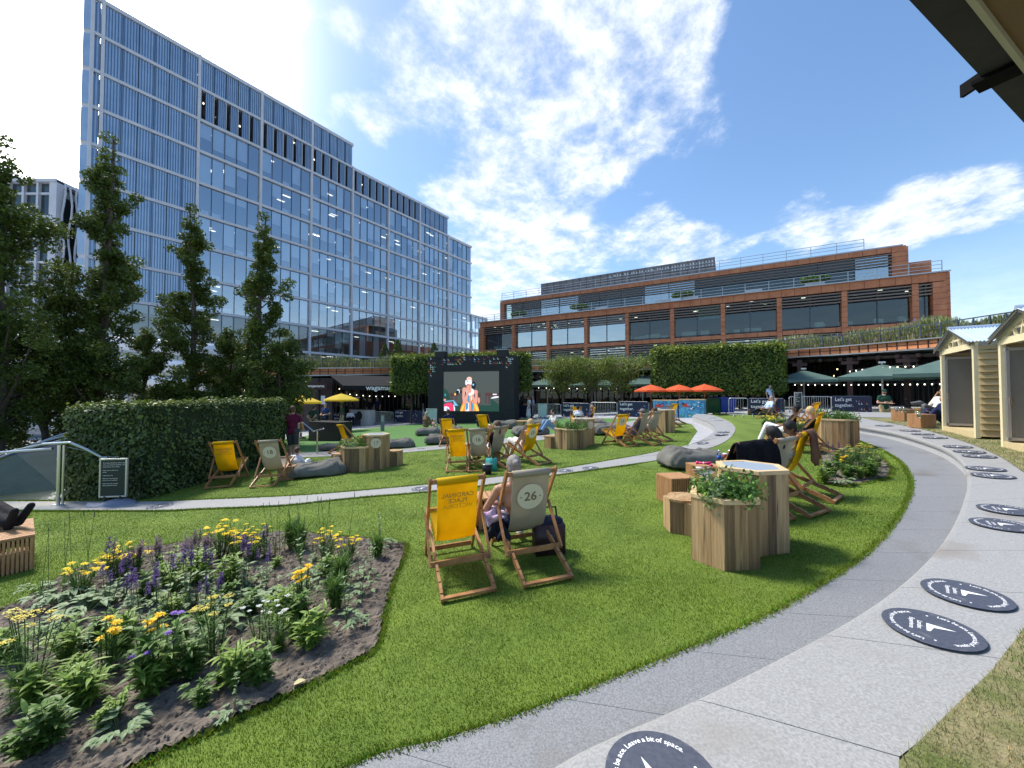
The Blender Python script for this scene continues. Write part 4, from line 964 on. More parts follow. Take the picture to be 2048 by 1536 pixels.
def canvas_mesh(mat, seat=0.0):
    mb = MB(); n = len(cv); ys = [-.205, -.10, 0, .10, .205]; vs = []
    for side in (0, 1):
        for i, p in enumerate(cv):
            q = (cv[min(i+1, n-1)]-cv[max(i-1, 0)]).normalized(); nn = Vector((-q.z, 0, q.x)); 
            for y in ys:
                sag = .012*(1-(y/.205)**2)*math.sin(math.pi*i/(n-1)); v = p-nn*(sag*-1 if False else sag)*0+nn*(-.002 if side else .002); vs.append((v.x, y, v.z-sag))
    w = len(ys); fs = []
    for side in (0, 1):
        o = side*n*w
        for i in range(n-1):
            for j in range(w-1):
                f = (o+i*w+j, o+(i+1)*w+j, o+(i+1)*w+j+1, o+i*w+j+1); fs.append(f if side == 0 else f[::-1])
    mb.add(vs, fs); 
    for y in (-.203, .203): mb.bar((cv[0].x-.004, y, cv[0].z), (cv[3].x, y, cv[3].z), .006, .006)
    mb.tube([(-.368, -.208, 1.0), (-.368, .208, 1.0)], .036, 10)
    return mb.mesh('canvas', mat, True)
CVY, CVB, CVC = canvas_mesh(YEL), canvas_mesh(BEI), canvas_mesh(CREAM)
up_ = (Vector((-.335, 0, .90))-Vector((-.275, 0, .70))).normalized(); rt = Vector((0, -1, 0)); nb_ = rt.cross(up_)
def cvframe(z, off=.006):
    f = (z-.70)/.2; p = Vector((-.275, 0, .70)).lerp(Vector((-.335, 0, .90)), f); p = p+nb_*off; return frame(p, rt, up_)
NUMY = M('badge_on_yellow', (.70, .62, .42), .7); NUMB = M('badge_on_beige', (.66, .60, .46), .75); NUMX = M('printed_number', (.22, .15, .09), .7)
TXTY = M('show_through_print', (.42, .28, .04), .8); TXTY2 = M('show_through_print_light', (.55, .36, .02), .8)
def badge_mesh(num, mat, z, r=.148, y0=0.0):
    mb = MB(); F_ = cvframe(z, .022); F_[1][3] += y0; ring = [(math.cos(a)*r, math.sin(a)*r) for a in [2*math.pi*i/32 for i in range(32)]]
    mb.add([F_@Vector((x, y, 0)) for x, y in ring], [tuple(range(32))], 0)
    F2 = cvframe(z, .0245); F2[1][3] += y0; add_text(mb, num, .145, F2@Matrix.Translation((0, 0, 0)), .02, 1)
    for sx in (-1, 1):
        for_ = [(sx*.108+math.cos(a)*.009, math.sin(a)*.009) for a in [2*math.pi*i/10 for i in range(10)]]; mb.add([F2@Vector((x, y, 0)) for x, y in for_], [tuple(range(10))], 1)
    return mb.mesh('number_badge', [mat, NUMX])
def print_mesh():
    mb = MB(); 
    for s_, z, sz, b_, mi in (('CARDINAL', .845, .068, .018, 0), ('PLACE', .785, .068, .018, 0), ('VICTORIA', .725, .068, .004, 1)):
        add_text(mb, s_, sz, cvframe(z, .022), b_, mi, mirror=True)
    return mb.mesh('canvas_print', [TXTY, TXTY2])
PRM = print_mesh()
CHAIRS = {}
def deckchair(key, pos, yaw, kind, label, num=None, txt=False, sc_=1.0):
    o = thing('deckchair', label, 'deckchair', pos, yaw, 'wooden deckchairs with yellow or beige canvas'); 
    q = Vector((0, 0, 1)).rotation_difference(slope); o.rotation_mode = 'QUATERNION'; o.rotation_quaternion = q@Matrix.Rotation(yaw, 3, 'Z').to_quaternion(); o.scale = (sc_,)*3
    inst('back_frame', ME_A, o); inst('seat_frame', ME_B, o); inst('prop_frame', ME_C, o)
    c = inst('canvas', {'y': CVY, 'b': CVB, 'c': CVC}[kind], o)
    if num: inst('number_badge', badge_mesh(num, NUMY if kind == 'y' else NUMB, .74 if kind == 'b' else .80), c)
    if txt: inst('canvas_print', PRM, c)
    CHAIRS[key] = o; return o
def bar_place(lpx, rpx):
    a = onP(*lpx); b = onP(*rpx); d = b-a; d.z = 0; f = Vector((-d.y, d.x, 0)).normalized(); mid = (a+b)/2; yaw = math.atan2(f.y, f.x)
    return mid+Vector((f.x, f.y, 0))*.74, yaw
def fixz(p): return Vector((p.x, p.y, P(p.x, p.y)+.006))
def dc(key, l, r, kind, label, num=None, txt=False, yaw=None, s=1.0):
    p, y = bar_place(l, r); 
    if yaw is not None:
        m_ = (onP(*l)+onP(*r))/2; y = R(yaw); p = m_+Vector((math.cos(y), math.sin(y), 0))*.74*s
    return deckchair(key, fixz(p), y, kind, label, num, txt, s)
dc('y26', (886, 1209), (990, 1187), 'y', 'yellow deckchair in the foreground with the show-through words cardinal place victoria', txt=True)
dc('b26', (1050, 1180), (1145, 1161), 'b', 'beige foreground deckchair numbered 26 with a woman in it', '26')
dc('y18', (417, 977), (453, 977), 'y', 'yellow deckchair beside the hedge left of number 18', txt=True, yaw=108)
dc('b18', (502, 976), (546, 976), 'b', 'beige deckchair numbered 18 beside the hedge', '18', yaw=100)
dc('y16', (894, 946), (931, 945), 'y', 'yellow deckchair directly left of number 16', txt=True, yaw=92)
dc('b16', (938, 945), (975, 945), 'b', 'beige deckchair numbered 16', '16', yaw=92)
dc('b15', (1010, 936), (1040, 934), 'b', 'beige deckchair between number 16 and number 15, turned to the left', yaw=135)
dc('y15', (1078, 933), (1103, 926), 'y', 'yellow deckchair numbered 15 with a blond woman in it', '15', yaw=132)
dc('y13', (1251, 895), (1279, 893), 'y', 'yellow deckchair numbered 13 standing left of the capped person', '13', yaw=115)
dc('b13', (1304, 893), (1328, 889), 'b', 'beige deckchair right of number 13 with a capped person in it', yaw=132)
dc('c13', (1330, 885), (1346, 882), 'b', 'second beige deckchair right of number 13', yaw=128)
dc('f1', (1350, 856), (1365, 854), 'b', 'beige deckchair beside the far planter, nearer one', yaw=125)
dc('f2', (1358, 850), (1372, 848), 'y', 'yellow deckchair beside the far planter, farther one', yaw=120)
dc('y9a', (884, 894), (898, 893), 'y', 'small yellow deckchair behind the one left of number 16', yaw=88)
dc('y9b', (948, 878), (972, 878), 'y', 'small yellow deckchair on the turf with a blond child beside it', yaw=75)
dc('ty1', (1198, 856), (1214, 855), 'y', 'yellow deckchair on the turf holding a man in dark clothes', yaw=178)
dc('ty2', (1148, 852), (1166, 852), 'y', 'yellow deckchair behind the middle planter', yaw=90)
dc('y24', (652, 908), (672, 909), 'y', 'small yellow deckchair left of planter 17 turned sideways', yaw=50)
dc('rb', (1624, 1038), (1659, 1026), 'b', 'beige deckchair on the right in front of the flower bed')
dc('ry', (1669, 1010), (1688, 995), 'y', 'yellow deckchair with a brown jacket hung over it')
dc('rk', (1548, 1052), (1585, 1043), 'c', 'deckchair covered by a black blanket beside the tall table', yaw=112)
dc('ry2', (1672, 914), (1697, 907), 'y', 'yellow deckchair in front of the right wooden planter', yaw=128)
dc('rd', (1628, 893), (1650, 889), 'b', 'beige deckchair holding a dark haired person in dark clothes', yaw=140)
dc('rf', (1652, 862), (1672, 860), 'y', 'far yellow deckchair by the pale stone strip', yaw=120)
dc('man', (1560, 838), (1566, 832), 'c', 'cream deckchair with a reclining man on the far lawn', yaw=182)
p = onP(1876, 848, BH); deckchair('hut', Vector((p.x, p.y, P(p.x, p.y)+.275)), R(178), 'b', 'deckchair half hidden by the first hut with a man in grey trousers')

# ------------------------------------------------------------ TIMBER HEXAGON PLANTERS, TABLES, SEATS
def hexcol(name, cat, c, r, h, rot, label, kind, num=None, sx=1.0, seed=0, group='timber hexagon planters and seats', front=0):
    """c centre on ground"""
    rs = random.Random(seed); t = thing(name, label, cat, (c.x, c.y, P(c.x, c.y)), rot, group)
    hx = [(r*math.cos(R(60*i))*sx, r*math.sin(R(60*i))) for i in range(6)]
    mb = MB(); cap = .045 if kind != 'seat' else .03
    for i in range(6):
        a = Vector((*hx[i], 0)); b = Vector((*hx[(i+1) % 6], 0)); l = (b-a).length; ws = []; tot_ = 0; n_ = 3 if l > .35 else 2
        ws = [rs.uniform(.6, 1.3) for _ in range(n_)]; S_ = sum(ws); u = 0
        d = (b-a).normalized(); n2 = Vector((d.y, -d.x, 0))
        for w in ws:
            f0 = u/S_*l+.0015; u += w; f1 = u/S_*l-.0015; q0 = a+d*f0; q1 = a+d*f1; z1 = h-cap-rs.uniform(0, .003); z0 = -.04
            vs = [(q0.x, q0.y, z0), (q1.x, q1.y, z0), (q1.x, q1.y, z1), (q0.x, q0.y, z1)]; k = n2*-.03
            vs += [(x+k.x, y+k.y, z) for x, y, z in vs]
            mb.add(vs, [(0, 1, 2, 3), (7, 6, 5, 4), (3, 2, 6, 7), (0, 3, 7, 4), (1, 5, 6, 2)], rs.choice([0, 0, 1, 2, 2, 3]))
    mb.build('side_plank', WOODS, t)
    if kind == 'seat':
        mb = MB(); y = -r
        while y < r-.01:
            w = .14; y1 = min(y+w-.004, r)
            def xat(yy):
                yy = abs(yy); s3 = r*.866; 
                return (r-(r-r*.5)*min(yy, s3)/s3)*sx if yy < s3 else 0
            ya, yb = max(y, -r*.866), min(y1, r*.866)
            if yb > ya:
                xa_, xb_ = xat(ya)+.01, xat(yb)+.01; poly = [(-xa_, ya), (xa_, ya), (xb_, yb), (-xb_, yb)]
                if ya < 0 < yb: poly = [(-xa_, ya), (xa_, ya), (xat(0)+.01, 0), (xb_, yb), (-xb_, yb), (-xat(0)-.01, 0)]
                mb.prism(poly, h-cap, h, rs.choice([0, 2, 2]))
            y += w
        mb.build('seat_top', WOODS, t)
    else:
        mb = MB(); wd = .07
        for i in range(6):
            a = Vector((*hx[i], 0))*1.03; b = Vector((*hx[(i+1) % 6], 0))*1.03; a2, b2 = a*(1-wd/r), b*(1-wd/r)
            vs = [(v.x, v.y, z) for z in (h-cap, h) for v in (a, b, b2, a2)]; mb.add(vs, [(3, 2, 1, 0), (4, 5, 6, 7), (0, 1, 5, 4), (2, 3, 7, 6), (1, 2, 6, 5), (3, 0, 4, 7)])
        bevel(mb.build('rim', WOODTOP, t), .004)
        inn = [(x*(1-wd/r)*1.03, y*(1-wd/r)*1.03) for x, y in hx]
        if kind == 'table':
            MB().prism(inn, h-cap, h-.006).build('table_top', M('grey_table_top', (.30, .36, .43), .32, (.34, .40, .47), 2, 3, spec=.6), t)
        else:
            MB().prism(inn, h-.2, h-.07).build('soil', SOIL, t)
            herbs(t, r*.78*max(1, sx*.8), h-.08, seed, big=(h < .9))
    if num:
        mb = MB(); i = front; a = Vector((*hx[i], 0)); b = Vector((*hx[(i+1) % 6], 0)); mid = (a+b)/2; d = (b-a).normalized(); n2 = Vector((d.y, -d.x, 0)); zc = h-.22
        F_ = frame(mid+n2*.001+Vector((0, 0, zc)), d, (0, 0, 1)); ring = [(math.cos(a_)*.135, math.sin(a_)*.135) for a_ in [2*math.pi*k/32 for k in range(32)]]
        mb.add([F_@Vector((x, y, .012)) for x, y in ring]+[F_@Vector((x, y, 0)) for x, y in ring], [tuple(range(32))]+[(k, 32+k, 32+(k+1) % 32, (k+1) % 32) for k in range(32)], 0)
        add_text(mb, num, .13, F_@Matrix.Translation((0, 0, .014)), .018, 1)
        for s2 in (-1, 1): mb.add([F_@Vector((s2*.108+math.cos(a_)*.007, math.sin(a_)*.007, .014)) for a_ in [2*math.pi*k/8 for k in range(8)]], [tuple(range(8))], 1)
        mb.build('number_badge', [CUSHION, BADGETX], t)
    return t
def herbs(par, r, z, seed, big=True, parts=(HERB, HERB3, HERB2)):
    rs = np.random.RandomState(seed+100); allc = {0: [], 1: [], 2: []}; st = MB()
    for k in range(34):
        a = rs.uniform(0, 6.28); rr_ = r*math.sqrt(rs.uniform(0, 1)); x, y = math.cos(a)*rr_, math.sin(a)*rr_; h = rs.uniform(.10, .32); ex, ey = x*1.25+rs.normal(0, .04), y*1.25+rs.normal(0, .04)
        st.tube([(x, y, z), ((x+ex)/2, (y+ey)/2, z+h*.6), (ex, ey, z+h)], .004, 4, caps=False); m = rs.choice([0, 0, 0, 1, 2]); n = 60
        f = rs.uniform(.15, 1, n); p = np.column_stack([x+(ex-x)*f, y+(ey-y)*f, z+h*f])+rs.normal(0, .045, (n, 3)); allc[m].append(p)
    st.build('stems', STEM, par)
    for m, mt in enumerate(parts):
        if allc[m]: c = np.concatenate(allc[m]); inst('foliage', quads_mesh('foliage', leaves(c, .05, .6), mt, 4, leafvar(len(c), .3)), par)
def hexat(px, py, *a, **k): return onP(px, py)
# near right cluster: planter front, tall table behind, low seat left
def mid2(a, b): return (onP(*a)+onP(*b))/2
c0 = mid2((1388, 1118), (1512, 1120)); hexcol('herb_planter', 'planter', onP(1449, 1115), .355, .69, R(2), 'foreground wooden hexagon planter full of green herbs', 'planter', seed=3, front=4)
hexcol('tall_timber_table', 'table', onP(1503, 1088), .37, .90, R(10), 'tall wooden hexagon table with grey blue top next to the foreground planter', 'table', seed=5)
hexcol('low_timber_seat', 'seat', onP(1372, 1058), .28, .42, R(25), 'low wooden hexagon seat left of the foreground planter', 'seat', seed=6)
# cluster 17
hexcol('herb_planter', 'planter', onP(718, 938), .52, .66, R(8), 'wooden hexagon planter behind number 17 with leafy herbs', 'planter', seed=13)
hexcol('tall_timber_table', 'table', onP(752, 936), .36, .94, R(18), 'tall wooden table with round badge 17', 'table', '17', seed=15, front=4)
hexcol('low_timber_seat', 'seat', onP(683, 940), .26, .46, R(12), 'low wooden seat left of planter 17 beside the grey beanbag', 'seat', seed=16)
hexcol('low_timber_seat', 'seat', onP(786, 930), .27, .42, R(12), 'low wooden seat right of table 17', 'seat', seed=17)
# centre cluster
hexcol('herb_planter', 'planter', onP(1142, 895), .56, .66, R(8), 'middle wooden hexagon planter with bushy plants', 'planter', seed=23)
hexcol('tall_timber_table', 'table', onP(1166, 889), .40, .92, R(-22), 'tall wooden table with a blank round badge right of the middle planter', 'table', ' ', seed=25, front=5)
hexcol('low_timber_seat', 'seat', onP(1106, 895), .30, .40, R(10), 'low wooden seat left of the middle planter', 'seat', seed=26)
# far planter
hexcol('herb_planter', 'planter', onP(1312, 862), .62, .70, R(8), 'far wooden hexagon planter near the deckchairs by the curved bench', 'planter', seed=33)
hexcol('tall_timber_table', 'table', onP(1331, 864), .42, .95, R(8), 'far tall wooden table right of the far planter', 'table', seed=34)
# right planter
hexcol('herb_planter', 'planter', onP(1672, 893), .50, .78, R(12), 'large wooden hexagon planter beside the big curved bench', 'planter', seed=43)
# wooden block with round badge by the screen
hexcol('low_timber_seat', 'seat', onP(1046, 856), .45, .40, R(30), 'low wooden block with a round badge near the screen', 'seat', ' ', seed=44, front=4)
# ------------------------------------------------------------ SLATTED CUBES
def slat_cube_parts(w, d, h):
    a = MB(); b = MB()
    n_ = 12
    for i in range(n_):
        x = -w/2+(i+.5)*w/n_; a.box((x, 0, h-.012), (w/n_*.80, d, .024))
        for s_ in (-1, 1): b.box((x, s_*(d/2-.009), (h-.03)/2), (w/n_*.62, .018, h-.03))
        y = -d/2+(i+.5)*d/n_
        for s_ in (-1, 1): b.box((s_*(w/2-.009), y*.96, (h-.03)/2), (.018, d/n_*.62, h-.03))
    a.box((0, 0, h-.034), (w-.04, d-.04, .018)); b.box((0, 0, .05), (w-.06, d-.06, .03)); b.box((0, 0, h-.1), (w-.06, d-.06, .03))
    return a.mesh('slatted_top', SLAT), b.mesh('slatted_side', SLAT)
SC_ = slat_cube_parts(.44, .44, .42); SCW = slat_cube_parts(.95, .40, .42)
def cube(p, yaw, label, m=SC_, h=0, s=1):
    t = thing('slatted_cube_table', label, 'side table', (p.x, p.y, P(p.x, p.y)+h), R(yaw), 'slatted hardwood side tables'); t.scale = (s,)*3; inst('slatted_top', m[0], t); inst('slatted_side', m[1], t); return t
cube(onP(1352, 1003), 10, 'slatted wooden cube left of the foreground planter, empty on top')
cube(onP(1408, 975), 8, 'slatted wooden cube carrying pink toy, bottle and coffee cups')
cube(onP(985, 1047), 12, 'long slatted wooden table between the two foreground deckchairs', SCW)
cube(onP(12, 1132), -38, 'open slatted wooden bench at the left edge under a pair of feet', SCW, s=1.05)
cube(onP(1558, 895), 12, 'nearer slatted cube in front of the right deckchairs'); cube(onP(1566, 873), 15, 'farther slatted cube in front of the right deckchairs')
cube(onP(1806, 842, BH), 5, 'slatted cube with glasses beside the reclining man in grey trousers', h=.27); cube(onP(1843, 856, BH), -5, 'slatted cube with a glass nearest the first hut', h=.27)
p = onP(575, 958); cube(p, 12, 'low side table with pink top beside chair 18', s=.8)
cube(onP(985, 925), 20, 'low picnic side table beside deckchair 16', s=.8)
# ------------------------------------------------------------ BEANBAGS
def bag_mesh(seed, L_=1.25, w=.8, h=.42, peak=.4):
    rs = np.random.RandomState(seed); n, m = 56, 26; mb = MB(); vs = []
    for i in range(m+1):
        v = -math.pi/2+math.pi*i/m
        for j in range(n):
            u = 2*math.pi*j/n; e = .5; f = lambda a, p: math.copysign(abs(a)**p, a)
            x = L_/2*f(math.cos(v), .75)*f(math.cos(u), e); y = w/2*f(math.cos(v), .75)*f(math.sin(u), e); z = f(math.sin(v), .85)
            z = z*h/2*1.12*(1+peak*math.exp(-((x/L_-.35)/.25)**2)+.25*math.exp(-((x/L_+.38)/.2)**2)); z = z if z > 0 else z*.35
            r_ = .022*math.sin(7*u+3*math.sin(4*v)+seed)+.016*math.sin(13*u-5*v+2*seed)+.02*math.sin(9*x*3+5*y*3)
            r_ += -.05*max(0, 1-abs(math.sin(2.5*u+1.5*v+seed))*5)-.035*max(0, 1-abs(math.sin(4*v+2*u+seed*2))*4)
            vs.append((x*(1+r_), y*(1+r_*.8), z*(1+r_*1.8)+h*.22+.015*math.sin(11*x+seed)*math.sin(9*y)))
    fs = [(i*n+j, i*n+(j+1) % n, (i+1)*n+(j+1) % n, (i+1)*n+j) for i in range(m) for j in range(n)]
    mb.add(vs, fs); me = mb.mesh('beanbag', BAG, True); 
    sm_ = MB(); sm_.tube([(L_/2*.99*math.cos(a)*(1 if abs(math.cos(a)) > .3 else .99), w/2*1.0*math.sin(a), h*.2+.02*math.sin(3*a)) for a in [math.pi*2*i/40 for i in range(41)]], .006, 5)
    return me, sm_.mesh('seam', BAG), MB().box((L_/2*.93, -.1, h*.35), (.05, .05, .004)).mesh('label_tab', WHITE)
BGS = [bag_mesh(1), bag_mesh(2, 1.35, .85, .40, .6), bag_mesh(4, 1.15, .8, .38, .2)]
def beanbag(px, py, yaw, k, label, s=1.0):
    p = onP(px, py); t = thing('beanbag', label, 'beanbag', (p.x, p.y, P(p.x, p.y)), R(yaw), 'large grey lounging beanbags'); t.scale = (s,)*3
    for nme, me in zip(('cover', 'seam', 'label_tab'), BGS[k]): inst(nme, me, t)
beanbag(636, 950, 25, 1, 'grey beanbag with the small child in white leaning on it', 1.0)
beanbag(1385, 932, -170, 1, 'big grey beanbag nearest the camera on the right lawn', 1.12)
beanbag(798, 895, 15, 0, 'grey beanbag behind table 17', .95); beanbag(665, 900, 10, 2, 'grey beanbag by the small yellow deckchair left of planter 17', .8)
beanbag(857, 870, 10, 0, 'grey beanbag the seated couple lean on', 1.05); beanbag(905, 864, 0, 2, 'grey beanbag beside the man in navy', 1.0)
beanbag(884, 887, 0, 0, 'grey beanbag behind the yellow chair left of number 16', 1.1); beanbag(975, 884, 10, 2, 'grey beanbag behind deckchair 16', .8)
beanbag(1012, 857, 5, 0, 'grey beanbag left of the wooden block near the screen', 1.25); beanbag(1072, 853, 5, 2, 'grey beanbag right of the wooden block near the screen', 1.2)
beanbag(1060, 870, 20, 1, 'grey beanbag in front of the wooden block near the screen', 1.25); beanbag(1217, 868, 10, 0, 'grey beanbag left of yellow deckchair 13', 1.3); beanbag(1185, 853, 0, 2, 'grey beanbag under the man in dark clothes on the turf', 1.3)
# ------------------------------------------------------------ BIG SCREEN
a = onP(856, 848); b = onP(1028, 842); a = Vector((-6.15, 28.2, P(-6.15, 28.2))); b = Vector((.14, 26.7, P(.14, 26.7)))
dv = Vector((b.x-a.x, b.y-a.y, 0)); Wn = dv.length; yaw = math.atan2(dv.y, dv.x); dpt = 1.7; zt = 2.68
S_ = thing('outdoor_screen', 'huge black outdoor video screen box showing a tennis player', 'screen', (a.x, a.y, 0), yaw)
SBL = M('screen_black', (.010, .012, .015), .55, (.014, .016, .02), 2, 2)
g0 = -2.35
mb = MB(); mb.box((Wn/2, dpt/2, (zt+g0)/2), (Wn, dpt, zt-g0)); mb.build('housing', SBL, S_)
px2x = lambda px: (px-855)/(1028-855)*Wn
def fz(py, x): return (787-py)/770*(28.2-x/Wn*1.5)
mb = MB(); 
for x in (1.35*.9, Wn-1.05): mb.box((x, -.012, (zt+g0)/2), (.02, .03, zt-g0), 0)
for x0, x1, z in ((0, Wn, 1.62), (0, Wn, -1.35)): mb.box(((x0+x1)/2, -.012, z), (x1-x0, .03, .02), 0)
for z in (.9, -.9): mb.box((-.012, dpt/2, z), (.03, dpt, .03), 0)
mb.build('panel_trim', M('trim_black', (.03, .032, .036), .4), S_)
sx0, sx1, sz0, sz1 = 1.25, Wn-1.08, -1.26, 1.56
MBm = MB(); MBm.box(((sx0+sx1)/2, -.02, (sz0+sz1)/2), (sx1-sx0, .05, sz1-sz0)); 
def em(name, c, k=1.0):
    return M(name, c, .5, emis=k*.5 if 'led' in name else k)
EM = [em('led_background', (.07, .083, .08), .9), em('led_skin', (.72, .34, .27), .9), em('led_white', (.8, .85, .95), .9), em('led_orange', (.9, .28, .06), .9), em('led_blue', (.06, .3, .55), .9),
      em('led_pink', (.85, .05, .16), .9), em('led_dark', (.008, .012, .015), .5), em('led_brown', (.09, .035, .035), .9), em('led_green', (.015, .06, .045), .9), em('led_hair', (.8, .55, .45), .9), em('led_cyan', (.2, .5, .75), .9), em('led_skin_shade', (.5, .2, .16), .9), em('led_yellow', (.95, .6, .12), .9)]
for m in EM: m.node_tree.nodes['Principled BSDF'].inputs['Base Color'].default_value = (.01, .01, .01, 1)
scr = MBm.build('screen_panel', EM[0], S_)
pic = MB(); lay = [0]
zx0, zx1, zy0, zy1 = 312, 1562, 372, 1150     # picture area in the zoomed view
def shape(pts, mi):
    lay[0] += 1; y = -.047-.0006*lay[0]; vs = []
    for (u, v) in pts:
        fx = min(1, max(0, (u-zx0)/(zx1-zx0))); 
        top = 372; bot = 1178-(1178-1120)*fx; fz_ = min(1, max(0, (bot-v)/(bot-top))); vs.append((sx0+fx*(sx1-sx0), y, sz0+fz_*(sz1-sz0)))
    pic.add(vs, [tuple(range(len(vs)))], mi)
def oval(cx, cy, rx, ry, mi, n=18): shape([(cx+rx*math.cos(-2*math.pi*i/n), cy+ry*math.sin(-2*math.pi*i/n)) for i in range(n)], mi)
shape([(312, 1010), (312, 1180), (1562, 1120), (1562, 1010), (1130, 1025), (700, 1010)], 8)
shape([(460, 810), (460, 870), (640, 865), (640, 800)], 7); shape([(490, 860), (490, 950), (520, 950), (520, 860)], 7); shape([(590, 860), (590, 950), (615, 950), (615, 860)], 7)
shape([(1110, 790), (1110, 1010), (1155, 1010), (1155, 790)], 7); shape([(1265, 780), (1265, 985), (1290, 985), (1290, 840), (1335, 840), (1335, 985), (1365, 985), (1365, 840), (1562, 840), (1562, 780)], 7)
shape([(1380, 990), (1430, 1120), (1562, 1110), (1562, 990), (1380, 860)][1:4]+[(1380, 880), (1380, 1120)], 8)
shape([(320, 700), (320, 950), (470, 945), (450, 830), (400, 760), (345, 720)], 8)
oval(350, 848, 18, 26, 4); oval(578, 828, 20, 24, 12); oval(340, 950, 30, 22, 1)
oval(645, 775, 45, 58, 6); shape([(610, 760), (640, 725), (680, 735), (688, 780), (668, 820), (672, 770), (655, 745), (628, 750)], 2); oval(700, 700, 20, 14, 6); oval(712, 778, 20, 28, 6)
shape([(1380, 890), (1430, 855), (1500, 838), (1562, 842), (1562, 860), (1480, 878)], 2); shape([(1430, 795), (1430, 818), (1518, 815), (1518, 795)], 2)
shape([(320, 978), (550, 950), (655, 1055), (560, 1062)], 10); shape([(320, 1000), (540, 965), (560, 1050), (330, 1060)], 0)
shape([(320, 1050), (400, 1010), (500, 1005), (545, 1060), (550, 1165), (320, 1178)], 5); shape([(330, 1090), (380, 1080), (440, 1100), (460, 1170), (330, 1177)], 2); shape([(380, 1110), (420, 1110), (430, 1150), (375, 1155)], 10); shape([(540, 1030), (580, 1100), (580, 1165), (555, 1165)], 2)
oval(1000, 640, 52, 70, 6); oval(995, 630, 24, 26, 4); oval(995, 628, 11, 11, 2)
oval(1120, 930, 26, 60, 1)
# dress, torso, arms, head
shape([(760, 980), (715, 1080), (695, 1160), (860, 1158), (1130, 1135), (1110, 1060), (1080, 985), (960, 930), (860, 930)], 3)
shape([(860, 960), (820, 1080), (810, 1155), (900, 1150), (900, 1000)], 2); shape([(900, 960), (920, 1080), (910, 1150), (990, 1140), (1010, 1040), (960, 950)], 4); shape([(830, 1000), (880, 980), (880, 1100), (820, 1150)], 4)
shape([(1010, 1000), (1060, 1010), (1110, 1090), (1125, 1135), (1060, 1138)], 12); shape([(780, 1010), (800, 1040), (750, 1155), (700, 1160)], 12); shape([(905, 880), (935, 880), (945, 1140), (900, 1145)], 3)
shape([(840, 750), (870, 700), (960, 700), (1020, 740), (1000, 860), (960, 940), (870, 960), (835, 860)], 2); shape([(860, 850), (900, 830), (930, 980), (860, 970)], 4); shape([(905, 840), (940, 850), (945, 960), (910, 960)], 3)
oval(798, 730, 50, 45, 1); oval(1055, 775, 46, 44, 1)
shape([(750, 740), (748, 880), (760, 985), (800, 1020), (830, 1000), (905, 780), (880, 760), (850, 780), (800, 900), (812, 760)], 1)
shape([(1000, 750), (1030, 760), (1040, 900), (960, 770), (930, 800), (980, 920), (1040, 1005), (1080, 985), (1095, 880), (1090, 770)], 1)
oval(905, 580, 62, 100, 1); oval(905, 520, 60, 45, 9)
shape([(832, 640), (850, 600), (940, 620), (960, 660), (950, 760), (900, 800), (850, 760)], 11); shape([(850, 660), (905, 640), (912, 780), (880, 800), (845, 740)], 1); shape([(915, 650), (950, 660), (955, 760), (930, 800), (915, 780)], 1)
shape([(820, 545), (955, 540), (965, 590), (950, 630), (880, 615), (825, 640), (812, 600)], 2); shape([(850, 572), (868, 550), (884, 572)], 6)
shape([(912, 800), (965, 775), (990, 815), (935, 852)], 2)
pic.build('screen_picture', EM, scr)
# corner tabs over the top and the printed motifs
mb = MB()
for x in (.95, Wn-.85): mb.box((x, .2, zt+.12), (.75, .6, .5)); mb.box((x, .2, zt+.39), (.8, .65, .06), 1)
mb.build('corner_hood', [SBL, M('hood_cap', (.35, .36, .38), .5)], S_)
cols_ = [M('motif_white', (.75, .75, .75), .5), M('motif_red', (.55, .08, .05), .5), M('motif_orange', (.75, .25, .05), .5), M('motif_blue', (.15, .35, .6), .5), M('motif_green', (.1, .4, .15), .5), M('motif_yellow', (.7, .6, .1), .5), M('motif_dark', (.06, .08, .1), .5), M('motif_purple', (.15, .08, .3), .5)]
mot = MB(); zs_ = (1988)/220.0
def motif(u, v, c, s=.135):
    x = (u-130)/(1700-130)*Wn; z = zt-(v-205)/(1430-205)*(zt+2.15)*1.0
    mot.add([(x-s*.5, -.03, z-s*.5), (x+s*.6, -.03, z-s*.5), (x+s*.25, -.03, z-s*.28), (x-s*.15, -.03, z-s*.2), (x-s*.5, -.03, z+s*.7)], [(0, 1, 2, 3, 4)], c)
